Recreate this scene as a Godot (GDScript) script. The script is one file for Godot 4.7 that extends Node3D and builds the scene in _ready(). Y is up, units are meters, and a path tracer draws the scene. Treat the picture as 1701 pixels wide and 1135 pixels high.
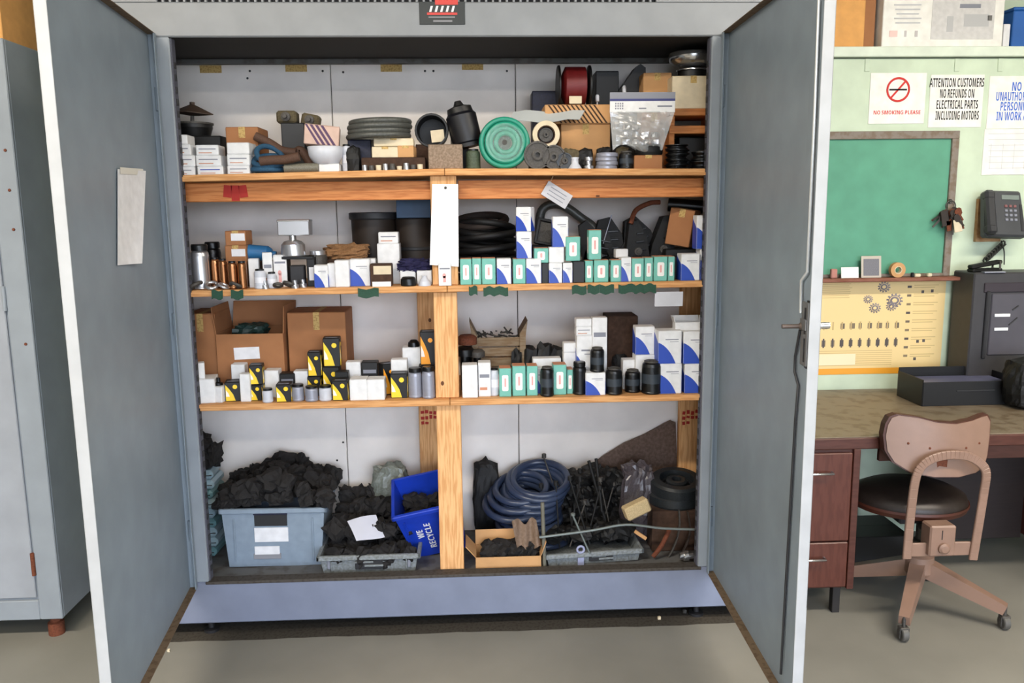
extends Node3D
# photograph frame: 1701 x 1135, focal length in its pixels
const PW := 1701.0
const PH := 1135.0
const FOCAL := 1377.5
var eye := Vector3(0.0927, 1.660, 3.088)
var look := Basis(Vector3.UP, -0.04547) * Basis(Vector3.RIGHT, -0.16049) * Basis(Vector3.BACK, -0.010966)
var rng := RandomNumberGenerator.new()
var mats := {}
var tex := {}
var used := {}
var group_no := 1

func _ready():
	rng.seed = 7
	var cam := Camera3D.new()
	cam.name = "camera"
	cam.transform = Transform3D(look, eye)
	cam.fov = rad_to_deg(2.0 * atan(PH / 2.0 / FOCAL))
	cam.near = 0.05
	cam.far = 60.0
	add_child(cam)
	cam.current = true
	var env := Environment.new()
	var sky := Sky.new()
	var sm := ProceduralSkyMaterial.new()
	sm.sky_top_color = Color(0.74, 0.80, 0.90)
	sm.sky_horizon_color = Color(0.86, 0.89, 0.94)
	sm.ground_horizon_color = Color(0.55, 0.56, 0.56)
	sm.ground_bottom_color = Color(0.40, 0.40, 0.39)
	sm.sky_energy_multiplier = 1.0
	sky.sky_material = sm
	env.background_mode = Environment.BG_SKY
	env.sky = sky
	env.background_energy_multiplier = 7.5
	env.tonemap_mode = Environment.TONE_MAPPER_LINEAR
	env.tonemap_exposure = 1.56
	env.sdfgi_enabled = true
	env.ssao_enabled = true
	env.ssil_enabled = true
	var we := WorldEnvironment.new()
	we.environment = env
	add_child(we)
	make_textures()
	make_materials()
	# strip lamps on the ceiling: a glowing tube pair and an area light just below each: [position, length along x, energy, warmth]
	strip_lamp(Vector3(-1.9, 3.42, 2.6), 2.4, 13.0)  # unseen lamp, set at the left and strengthened to brighten the right door
	strip_lamp(Vector3(2.6, 3.42, 1.7), 2.4, 9.0)
	strip_lamp(Vector3(0.9, 3.42, 4.6), 2.4, 6.0)
	build_room()
	build_cabinet()
	build_left_cabinet()
	build_desk_corner()
	build_chair()
	build_shelf_top()
	build_shelf_upper()
	build_shelf_lower()
	build_cabinet_floor()

# ---------------------------------------------------------------- points
func px(x: float, y: float, z: float) -> Vector3:            # the point on the plane z that the photograph shows at x, y
	var d := look * Vector3((x - PW / 2.0) / FOCAL, -(y - PH / 2.0) / FOCAL, -1.0)
	return eye + d * ((z - eye.z) / d.z)

func pxp(x: float, y: float, at: Vector3, n: Vector3) -> Vector3:   # the same on any plane
	var d := look * Vector3((x - PW / 2.0) / FOCAL, -(y - PH / 2.0) / FOCAL, -1.0)
	return eye + d * ((at - eye).dot(n) / d.dot(n))

func shelf_y(n: int, x: float) -> float:
	if n == 1:
		return lerpf(1.785, 1.803, clampf((x + 0.96) / 0.95, 0, 1)) if x < -0.01 else lerpf(1.803, 1.793, clampf((x + 0.01) / 0.97, 0, 1))
	if n == 2:
		return lerpf(1.368, 1.376, (x + 0.96) / 1.92)
	if n == 3:
		return 0.933
	return 0.216

# ---------------------------------------------------------------- naming
func numbered(called: String) -> String:
	var n: int = used.get(called, 0)
	used[called] = n + 1
	return called if n == 0 else "%s_%03d" % [called, n]

func tag(o: Node3D, label: String, category: String, group := "", kind := ""):
	o.set_meta("label", label)
	o.set_meta("category", category)
	if group != "":
		o.set_meta("group", group)
	if kind != "":
		o.set_meta("kind", kind)
	return o

func thing(called: String, label: String, category: String, at := Vector3.ZERO, b := Basis(), group := "") -> Node3D:
	var o := Node3D.new()
	o.name = numbered(called)
	add_child(o)
	o.transform = Transform3D(b, at)
	tag(o, label, category, group)
	return o

func obj(called: String, s: SurfaceTool, m: Material, parent: Node3D = self, xf := Transform3D()) -> MeshInstance3D:
	s.generate_normals()
	return inst(called, s.commit(), m, parent, xf)

func inst(called: String, mesh: Mesh, m: Material, parent: Node3D = self, xf := Transform3D()) -> MeshInstance3D:
	var o := MeshInstance3D.new()
	o.mesh = mesh
	o.material_override = m
	o.transform = xf
	o.name = numbered(called) if parent == self else called
	parent.add_child(o, true)
	return o

func wobj(called: String, s: SurfaceTool, m: Material, parent: Node3D) -> MeshInstance3D:   # built in the room's own axes, hung under its thing
	var up := Transform3D()
	var p: Node3D = parent
	while p != self:
		up = p.transform * up
		p = p.get_parent()
	return obj(called, s, m, parent, up.affine_inverse())

func struct(called: String, s: SurfaceTool, m: Material, parent: Node3D = self) -> MeshInstance3D:
	var o := obj(called, s, m, parent)
	if parent == self:
		o.set_meta("kind", "structure")
	return o

# ---------------------------------------------------------------- shapes
func st() -> SurfaceTool:
	var s := SurfaceTool.new()
	s.begin(Mesh.PRIMITIVE_TRIANGLES)
	s.set_smooth_group(-1)
	return s

func tri(s: SurfaceTool, a: Vector3, b: Vector3, c: Vector3):
	s.add_vertex(a)
	s.add_vertex(b)
	s.add_vertex(c)

func quad(s: SurfaceTool, a: Vector3, b: Vector3, c: Vector3, d: Vector3):
	tri(s, a, b, c)
	tri(s, a, c, d)

func out_quad(s: SurfaceTool, a: Vector3, b: Vector3, c: Vector3, d: Vector3, from: Vector3):   # wound so that it faces away from a point
	if (b - a).cross(c - a).dot((a + c) * 0.5 - from) > 0:
		quad(s, a, d, c, b)
	else:
		quad(s, a, b, c, d)

func out_tri(s: SurfaceTool, a: Vector3, b: Vector3, c: Vector3, from: Vector3):
	if (b - a).cross(c - a).dot((a + b + c) / 3.0 - from) > 0:
		tri(s, a, c, b)
	else:
		tri(s, a, b, c)

func box(s: SurfaceTool, c: Vector3, size: Vector3, ch := 0.0015, b := Basis(), top := Vector2.ONE):   # chamfered box; top scales the upper end
	var h := size * 0.5
	ch = minf(ch, minf(h.x, minf(h.y, h.z)) * 0.6)
	var f := func(x: float, y: float, z: float) -> Vector3:
		var k := Vector2.ONE if y < 0 else top
		return c + b * Vector3(x * k.x, y, z * k.y)
	if ch <= 0.0:
		ch = 0.00001
	var sg := [-1.0, 1.0]
	for i in sg:
		out_quad(s, f.call(i * h.x, -h.y + ch, -h.z + ch), f.call(i * h.x, h.y - ch, -h.z + ch), f.call(i * h.x, h.y - ch, h.z - ch), f.call(i * h.x, -h.y + ch, h.z - ch), c)
		out_quad(s, f.call(-h.x + ch, i * h.y, -h.z + ch), f.call(h.x - ch, i * h.y, -h.z + ch), f.call(h.x - ch, i * h.y, h.z - ch), f.call(-h.x + ch, i * h.y, h.z - ch), c)
		out_quad(s, f.call(-h.x + ch, -h.y + ch, i * h.z), f.call(h.x - ch, -h.y + ch, i * h.z), f.call(h.x - ch, h.y - ch, i * h.z), f.call(-h.x + ch, h.y - ch, i * h.z), c)
		for j in sg:
			out_quad(s, f.call(i * h.x, j * (h.y - ch), -h.z + ch), f.call(i * h.x, j * (h.y - ch), h.z - ch), f.call(i * (h.x - ch), j * h.y, h.z - ch), f.call(i * (h.x - ch), j * h.y, -h.z + ch), c)
			out_quad(s, f.call(i * h.x, -h.y + ch, j * (h.z - ch)), f.call(i * h.x, h.y - ch, j * (h.z - ch)), f.call(i * (h.x - ch), h.y - ch, j * h.z), f.call(i * (h.x - ch), -h.y + ch, j * h.z), c)
			out_quad(s, f.call(-h.x + ch, i * h.y, j * (h.z - ch)), f.call(h.x - ch, i * h.y, j * (h.z - ch)), f.call(h.x - ch, i * (h.y - ch), j * h.z), f.call(-h.x + ch, i * (h.y - ch), j * h.z), c)
			for k in sg:
				out_tri(s, f.call(i * h.x, j * (h.y - ch), k * (h.z - ch)), f.call(i * (h.x - ch), j * h.y, k * (h.z - ch)), f.call(i * (h.x - ch), j * (h.y - ch), k * h.z), c)

func span(s: SurfaceTool, a: Vector3, b: Vector3, ch := 0.0015):   # a box between two corners
	box(s, (a + b) * 0.5, (b - a).abs(), ch)

func lathe(s: SurfaceTool, prof: Array, n := 20, t := Transform3D(), smooth := false):   # prof: [radius, height] from bottom to top, outside
	for i in prof.size() - 1:
		if not smooth or i == 0:
			group_no += 1
		var p = prof[i]
		var q = prof[i + 1]
		s.set_smooth_group(group_no)
		for k in n:
			var a := TAU * k / n
			var e := TAU * (k + 1) / n
			var v0 := t * Vector3(p[0] * cos(a), p[1], p[0] * sin(a))
			var v1 := t * Vector3(p[0] * cos(e), p[1], p[0] * sin(e))
			var v2 := t * Vector3(q[0] * cos(e), q[1], q[0] * sin(e))
			var v3 := t * Vector3(q[0] * cos(a), q[1], q[0] * sin(a))
			if p[0] > 1e-6:
				tri(s, v0, v1, v2)
			if q[0] > 1e-6:
				tri(s, v0, v2, v3)
	s.set_smooth_group(-1)

func ring(s: SurfaceTool, r: float, w: float, t := Transform3D(), n := 28, m := 10, flat := 1.0):   # torus about y
	group_no += 1
	s.set_smooth_group(group_no)
	for i in n:
		for j in m:
			var v := []
			for q in [[i, j], [i + 1, j], [i + 1, j + 1], [i, j + 1]]:
				var a: float = TAU * q[0] / n
				var b: float = TAU * q[1] / m
				v.append(t * Vector3((r + w * cos(b)) * cos(a), w * sin(b) * flat, (r + w * cos(b)) * sin(a)))
			tri(s, v[0], v[1], v[2])
			tri(s, v[0], v[2], v[3])
	s.set_smooth_group(-1)

func tube(s: SurfaceTool, pts: Array, r: float, n := 8, cap := true, flat := 1.0):
	group_no += 1
	s.set_smooth_group(group_no)
	var rings := []
	var u := Vector3.ZERO
	for i in pts.size():
		var d: Vector3 = (pts[mini(i + 1, pts.size() - 1)] - pts[maxi(i - 1, 0)]).normalized()
		if i == 0:
			u = d.cross(Vector3.UP if absf(d.y) < 0.9 else Vector3.RIGHT).normalized()
		else:
			u = (u - d * u.dot(d)).normalized()
		var w := d.cross(u)
		var rr := []
		for k in n:
			var a := TAU * k / n
			rr.append(pts[i] + u * cos(a) * r + w * sin(a) * r * flat)
		rings.append(rr)
	for i in pts.size() - 1:
		for k in n:
			var l := (k + 1) % n
			out_quad(s, rings[i][k], rings[i][l], rings[i + 1][l], rings[i + 1][k], (pts[i] + pts[i + 1]) * 0.5)
	s.set_smooth_group(-1)
	if cap:
		for e in [0, pts.size() - 1]:
			var from: Vector3 = pts[1] if e == 0 else pts[e - 1]
			for k in range(1, n - 1):
				out_tri(s, rings[e][0], rings[e][k], rings[e][k + 1], from)

func curve(pts: Array, per := 6) -> Array:          # a smooth line through the points
	var r := []
	for i in pts.size() - 1:
		var a: Vector3 = pts[maxi(i - 1, 0)]
		var d: Vector3 = pts[mini(i + 2, pts.size() - 1)]
		for k in per:
			r.append(pts[i].cubic_interpolate(pts[i + 1], a, d, float(k) / per))
	r.append(pts[-1])
	return r

func prism(s: SurfaceTool, poly: Array, depth: float, t := Transform3D(), smooth := false):    # a flat outline (x, y) given thickness along z, front at z = depth
	var p := PackedVector2Array(poly)
	if Geometry2D.is_polygon_clockwise(p):
		p.reverse()
	var idx := Geometry2D.triangulate_polygon(p)
	for i in range(0, idx.size(), 3):
		var a := p[idx[i]]
		var b := p[idx[i + 1]]
		var c := p[idx[i + 2]]
		if (b - a).cross(c - a) > 0:
			var h := b
			b = c
			c = h
		tri(s, t * Vector3(a.x, a.y, depth), t * Vector3(b.x, b.y, depth), t * Vector3(c.x, c.y, depth))
		tri(s, t * Vector3(a.x, a.y, 0), t * Vector3(c.x, c.y, 0), t * Vector3(b.x, b.y, 0))
	if smooth:
		group_no += 1
		s.set_smooth_group(group_no)
	for i in p.size():
		var a := p[i]
		var b := p[(i + 1) % p.size()]
		quad(s, t * Vector3(a.x, a.y, depth), t * Vector3(b.x, b.y, depth), t * Vector3(b.x, b.y, 0), t * Vector3(a.x, a.y, 0))
	s.set_smooth_group(-1)

func disc(r: float, n := 16, sx := 1.0) -> Array:
	var p := []
	for k in n:
		p.append(Vector2(cos(TAU * k / n) * r * sx, sin(TAU * k / n) * r))
	return p

func rounded(w: float, h: float, r: float, n := 4) -> Array:
	var p := []
	for q in [[1, 1, 0], [-1, 1, 1], [-1, -1, 2], [1, -1, 3]]:
		for k in n + 1:
			var a: float = PI / 2 * (q[2] + float(k) / n)
			p.append(Vector2(q[0] * (w / 2 - r) + cos(a) * r, q[1] * (h / 2 - r) + sin(a) * r))
	return p

func lump(s: SurfaceTool, size: Vector3, sd: int, rough := 0.25, n := 5, t := Transform3D()):   # a broken, angular lump: a cube's grid, pulled round and knocked about
	var g := RandomNumberGenerator.new()
	g.seed = sd
	var nz := FastNoiseLite.new()
	nz.seed = sd
	nz.frequency = 1.1
	var f := func(v: Vector3) -> Vector3:
		var r := v.normalized().lerp(v / maxf(absf(v.x), maxf(absf(v.y), absf(v.z))), 0.45)
		return t * (r * (1.0 + rough * 2.0 * nz.get_noise_3dv(v * 1.7)) * size * 0.5)
	for ax in 3:
		for sgn in [-1.0, 1.0]:
			for i in n:
				for j in n:
					var q := []
					for e in [[i, j], [i + 1, j], [i + 1, j + 1], [i, j + 1]]:
						var v := Vector3.ZERO
						v[ax] = sgn
						v[(ax + 1) % 3] = -1.0 + 2.0 * e[0] / n
						v[(ax + 2) % 3] = -1.0 + 2.0 * e[1] / n
						q.append(f.call(v))
					out_quad(s, q[0], q[1], q[2], q[3], t.origin)

func sheet(s: SurfaceTool, f: Callable, nu: int, nv: int, thick: float, smooth := true):    # a bent sheet: f(u, v) gives its points, with a back a thickness behind
	if smooth:
		group_no += 1
		s.set_smooth_group(group_no)
	var p := []
	for i in nu + 1:
		var row := []
		for j in nv + 1:
			row.append(f.call(float(i) / nu, float(j) / nv))
		p.append(row)
	var nrm := []
	for i in nu + 1:
		var row := []
		for j in nv + 1:
			var du: Vector3 = p[mini(i + 1, nu)][j] - p[maxi(i - 1, 0)][j]
			var dv: Vector3 = p[i][mini(j + 1, nv)] - p[i][maxi(j - 1, 0)]
			row.append(du.cross(dv).normalized() * thick)
		nrm.append(row)
	for i in nu:
		for j in nv:
			quad(s, p[i][j], p[i][j + 1], p[i + 1][j + 1], p[i + 1][j])
			quad(s, p[i][j] - nrm[i][j], p[i + 1][j] - nrm[i + 1][j], p[i + 1][j + 1] - nrm[i + 1][j + 1], p[i][j + 1] - nrm[i][j + 1])
	s.set_smooth_group(-1)
	for i in nu:
		for e in [0, nv]:
			var m: Vector3 = (p[i][nv / 2] + p[i + 1][nv / 2]) * 0.5
			out_quad(s, p[i][e], p[i + 1][e], p[i + 1][e] - nrm[i + 1][e], p[i][e] - nrm[i][e], m)
	for j in nv:
		for e in [0, nu]:
			var m: Vector3 = (p[nu / 2][j] + p[nu / 2][j + 1]) * 0.5
			out_quad(s, p[e][j], p[e][j + 1], p[e][j + 1] - nrm[e][j + 1], p[e][j] - nrm[e][j], m)

func words(called: String, text: String, height: float, m: Material, parent: Node3D, xf: Transform3D, width := 0.0, bold := true) -> MeshInstance3D:
	var t := TextMesh.new()
	var f := SystemFont.new()
	f.font_names = PackedStringArray(["Droid Sans"])
	if bold:
		f.font_weight = 700
	t.font = f
	t.text = text
	t.font_size = 32
	t.pixel_size = height / 23.0
	t.depth = 0.0006
	t.curve_step = 3.0
	var o := inst(called, t, m, parent, xf)
	if width > 0.0:
		var w := t.get_aabb().size.x
		if w > 0.0:
			o.transform = xf * Transform3D(Basis().scaled(Vector3(width / w, 1, 1)), Vector3.ZERO)
	return o

# ---------------------------------------------------------------- materials
func noise_tex(key: String, freq: float, lo: Color, hi: Color, sd := 1, kind := FastNoiseLite.TYPE_SIMPLEX_SMOOTH, octaves := 4, side := 512, stops: Array = []):
	var n := FastNoiseLite.new()
	n.seed = sd
	n.noise_type = kind
	n.frequency = freq
	n.fractal_octaves = octaves
	var t := NoiseTexture2D.new()
	t.width = side
	t.height = side
	t.seamless = true
	t.noise = n
	var g := Gradient.new()
	g.offsets = PackedFloat32Array([0.0, 1.0]) if stops.is_empty() else PackedFloat32Array(stops)
	g.colors = PackedColorArray([lo, hi]) if stops.is_empty() else PackedColorArray([lo, lo, hi, hi])
	t.color_ramp = g
	tex[key] = t

func make_textures():
	noise_tex("mottle", 0.008, Color(0.92, 0.92, 0.92), Color(1, 1, 1), 3)
	noise_tex("grime", 0.02, Color(0.84, 0.81, 0.77), Color(1, 1, 1), 11, FastNoiseLite.TYPE_SIMPLEX_SMOOTH, 5, 512, [0.0, 0.25, 0.5, 1.0])
	noise_tex("dust", 0.05, Color(0.72, 0.7, 0.66), Color(1, 1, 1), 5, FastNoiseLite.TYPE_SIMPLEX_SMOOTH, 4, 256)
	noise_tex("grain", 0.02, Color(0.90, 0.84, 0.77), Color(1, 1, 1), 9, FastNoiseLite.TYPE_SIMPLEX_SMOOTH, 4, 512, [0.0, 0.3, 0.62, 1.0])
	noise_tex("bump", 0.03, Color(0, 0, 0), Color(1, 1, 1), 21, FastNoiseLite.TYPE_SIMPLEX_SMOOTH, 4, 256)

func mat(key: String, c: Color, rough := 0.6, metal := 0.0, tx := "mottle", scale := Vector3(2, 2, 2), bump := 0.0) -> StandardMaterial3D:
	if mats.has(key):
		return mats[key]
	var m := StandardMaterial3D.new()
	m.resource_name = key
	m.albedo_color = c
	m.roughness = rough
	m.metallic = metal
	if tx != "":
		m.albedo_texture = tex[tx]
		m.uv1_triplanar = true
		m.uv1_scale = scale
	if bump > 0.0:
		m.heightmap_enabled = true
		m.heightmap_texture = tex["bump"]
		m.heightmap_scale = bump
		m.uv1_triplanar = true
		m.uv1_scale = scale
	mats[key] = m
	return m

func M(key: String) -> StandardMaterial3D:
	return mats[key]

func glow(key: String, c: Color, e: float) -> StandardMaterial3D:
	if mats.has(key):
		return mats[key]
	var m := mat(key, c, 0.6, 0.0, "")
	m.emission_enabled = true
	m.emission = c
	m.emission_energy_multiplier = e
	return m

func make_materials():
	mat("steel_paint", Color(0.56, 0.59, 0.62), 0.42, 0.0, "mottle", Vector3(1.1, 1.1, 1.1), 0.02)
	mat("door_paint", Color(0.525, 0.575, 0.615), 0.45, 0.0, "mottle", Vector3(1.3, 1.3, 1.3), 0.02)
	mat("light_paint", Color(0.68, 0.69, 0.70), 0.45, 0.0, "mottle", Vector3(2, 2, 2))
	mat("dirty_edge", Color(0.42, 0.35, 0.27), 0.8, 0.0, "grime", Vector3(3, 3, 3))
	mat("dark_steel", Color(0.16, 0.16, 0.17), 0.55, 0.3)
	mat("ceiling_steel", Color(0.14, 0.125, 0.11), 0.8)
	mat("cabinet_liner", Color(0.40, 0.40, 0.40), 0.7, 0.0, "grime", Vector3(1, 1, 1))
	mat("white_board", Color(0.95, 0.925, 0.90), 0.7, 0.0, "mottle", Vector3(0.8, 0.8, 0.8))
	mat("wood_shelf", Color(0.83, 0.62, 0.40), 0.7, 0.0, "grain", Vector3(0.6, 9, 9))
	mat("wood_post", Color(0.90, 0.70, 0.48), 0.7, 0.0, "grain", Vector3(9, 0.6, 9))
	mat("wood_ledger", Color(0.80, 0.52, 0.29), 0.65, 0.0, "grain", Vector3(0.7, 9, 9))
	mat("red_paint", Color(0.70, 0.16, 0.12), 0.7)
	mat("knot", Color(0.40, 0.24, 0.13), 0.8)
	mat("concrete", Color(0.52, 0.51, 0.475), 0.6, 0.0, "mottle", Vector3(0.5, 0.5, 0.5), 0.03)
	mat("wall_paint", Color(0.80, 0.86, 0.76), 0.6, 0.0, "mottle", Vector3(1.2, 1.2, 1.2), 0.02)
	mat("plaster", Color(0.72, 0.71, 0.67), 0.8)
	mat("chrome", Color(0.80, 0.80, 0.80), 0.2, 0.9, "")
	mat("black_plastic", Color(0.028, 0.028, 0.032), 0.5, 0.0, "mottle")
	mat("black_rubber", Color(0.035, 0.034, 0.037), 0.65, 0.0, "dust", Vector3(6, 6, 6), 0.05)
	mat("charcoal", Color(0.15, 0.15, 0.16), 0.55)
	mat("cam_steel", Color(0.45, 0.45, 0.45), 0.5, 0.4)
	mat("paper", Color(0.93, 0.93, 0.94), 0.8, 0.0, "mottle", Vector3(4, 4, 4))
	mat("rust", Color(0.42, 0.22, 0.13), 0.85, 0.0, "grime", Vector3(8, 8, 8))
	mat("ink", Color(0.10, 0.10, 0.11), 0.8, 0.0, "")
	mat("grey_ink", Color(0.55, 0.55, 0.57), 0.8, 0.0, "")
	mat("red_ink", Color(0.80, 0.20, 0.18), 0.8, 0.0, "")
	mat("blue_ink", Color(0.25, 0.42, 0.78), 0.8, 0.0, "")
	mat("card", Color(0.66, 0.45, 0.29), 0.85, 0.0, "mottle", Vector3(2, 2, 2))
	mat("card_light", Color(0.80, 0.61, 0.41), 0.85, 0.0, "mottle", Vector3(2, 2, 2))
	mat("card_orange", Color(0.90, 0.66, 0.38), 0.85, 0.0, "mottle", Vector3(3, 3, 3))
	mat("card_dark", Color(0.30, 0.21, 0.155), 0.9, 0.0, "dust", Vector3(3, 3, 3))

func strip_lamp(at: Vector3, length: float, energy: float):
	var t := thing("strip_lamp", "white fluorescent strip lamp on the ceiling " + ("at the left, unseen, set to brighten the right door" if at.x < 0 else "above the desk" if at.z < 3 else "behind the viewer"), "lamp", at, Basis(), "")
	var s := st()
	box(s, Vector3(0, 0.03, 0), Vector3(length, 0.06, 0.22), 0.01)
	obj("housing", s, mat("lamp_white", Color(0.9, 0.9, 0.88), 0.5, 0.0, ""), t)
	for k: float in [-1.0, 1.0]:
		s = st()
		tube(s, [Vector3(-length / 2 + 0.04, -0.02, 0.055 * k), Vector3(length / 2 - 0.04, -0.02, 0.055 * k)], 0.016, 10)
		obj("tube", s, glow("tube_glow", Color(1.0, 0.95, 0.86), 3.0), t)
	var l := AreaLight3D.new()
	l.name = "lamp_light"
	l.area_size = Vector2(length, 0.2)
	l.light_energy = energy
	l.light_color = Color(1.0, 0.96, 0.90)
	l.area_range = 30.0
	l.area_attenuation = 2.0
	l.shadow_enabled = true
	l.position = Vector3(0, -0.06, 0)
	l.rotation = Vector3(-PI / 2, 0, 0)
	t.add_child(l, true)

const WALL := -0.85

func build_room():
	var s := st()
	span(s, Vector3(-4.2, -0.15, -1.4), Vector3(5.2, 0, 7.0), 0)
	struct("floor", s, M("concrete"))
	s = st()
	span(s, Vector3(-4.2, 3.55, -1.4), Vector3(5.2, 3.7, 7.0), 0)
	struct("ceiling", s, M("plaster"))
	s = st()
	span(s, Vector3(-4.2, 0, -1.4), Vector3(-4.0, 3.55, 7.0), 0)
	struct("wall_left", s, M("plaster"))
	s = st()
	span(s, Vector3(5.0, 0, -1.4), Vector3(5.2, 3.55, 7.0), 0)
	struct("wall_right", s, M("plaster"))
	# front wall behind the viewer, with the wide workshop doorway that lets the daylight in
	s = st()
	span(s, Vector3(-4.0, 0, 6.8), Vector3(-1.2, 3.55, 7.0), 0)
	span(s, Vector3(4.8, 0, 6.8), Vector3(5.0, 3.55, 7.0), 0)
	span(s, Vector3(-1.2, 3.0, 6.8), Vector3(4.8, 3.55, 7.0), 0)
	struct("wall_front", s, M("plaster"))
	# shade along the foot of the cabinet, painted as a thin dark slab
	s = st()
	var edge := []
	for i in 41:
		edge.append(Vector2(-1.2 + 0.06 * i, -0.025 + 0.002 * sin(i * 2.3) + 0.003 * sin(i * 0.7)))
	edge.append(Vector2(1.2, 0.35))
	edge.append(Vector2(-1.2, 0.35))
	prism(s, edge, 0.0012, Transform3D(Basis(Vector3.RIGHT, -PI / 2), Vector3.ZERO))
	struct("floor_shade", s, mat("plinth_shade", Color(0.24, 0.22, 0.19), 0.9, 0.0, "grime", Vector3(5, 5, 5)))  # dark tone painted for the shade under the plinth
	s = st()
	span(s, Vector3(-12, -0.2, 7.0), Vector3(14, -0.02, 24.0), 0)
	struct("floor_yard", s, M("concrete"))
	# back wall: the lower part stands forward and ends in a white capped ledge
	var top := px(1391, 79, WALL).y
	s = st()
	span(s, Vector3(-4.0, 0, -1.2), Vector3(5.0, top - 0.05, WALL), 0)
	struct("wall_back", s, M("wall_paint"))
	s = st()
	span(s, Vector3(-4.0, top - 0.05, -1.4), Vector3(5.0, 3.55, -1.2), 0)
	struct("wall_upper", s, M("wall_paint"))
	s = st()
	span(s, Vector3(1.0, top - 0.045, -1.2), Vector3(5.0, top, WALL + 0.025), 0.003)
	struct("trim_1", s, mat("ledge_paint", Color(0.87, 0.91, 0.84), 0.5, 0.0, "mottle"))
	# vertical joints of the boarding below the ledge
	for x in [1441.0, 1590.0, 1662.0]:
		var a := px(x, 100, WALL)
		s = st()
		span(s, Vector3(a.x - 0.012, px(x, 119, WALL).y, WALL), Vector3(a.x + 0.012, top - 0.05, WALL + 0.004), 0.001)
		struct("trim_2", s, M("wall_paint"))

func slab(s: SurfaceTool, o: Vector3, u: Vector3, v: Vector3, w: Vector3, a: Vector3, b: Vector3, ch := 0.001):   # a box between corners given along three axes
	var c := (a + b) * 0.5
	box(s, o + u * c.x + v * c.y + w * c.z, (b - a).abs(), ch, Basis(u, v, w))

const BACK := -0.50

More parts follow.
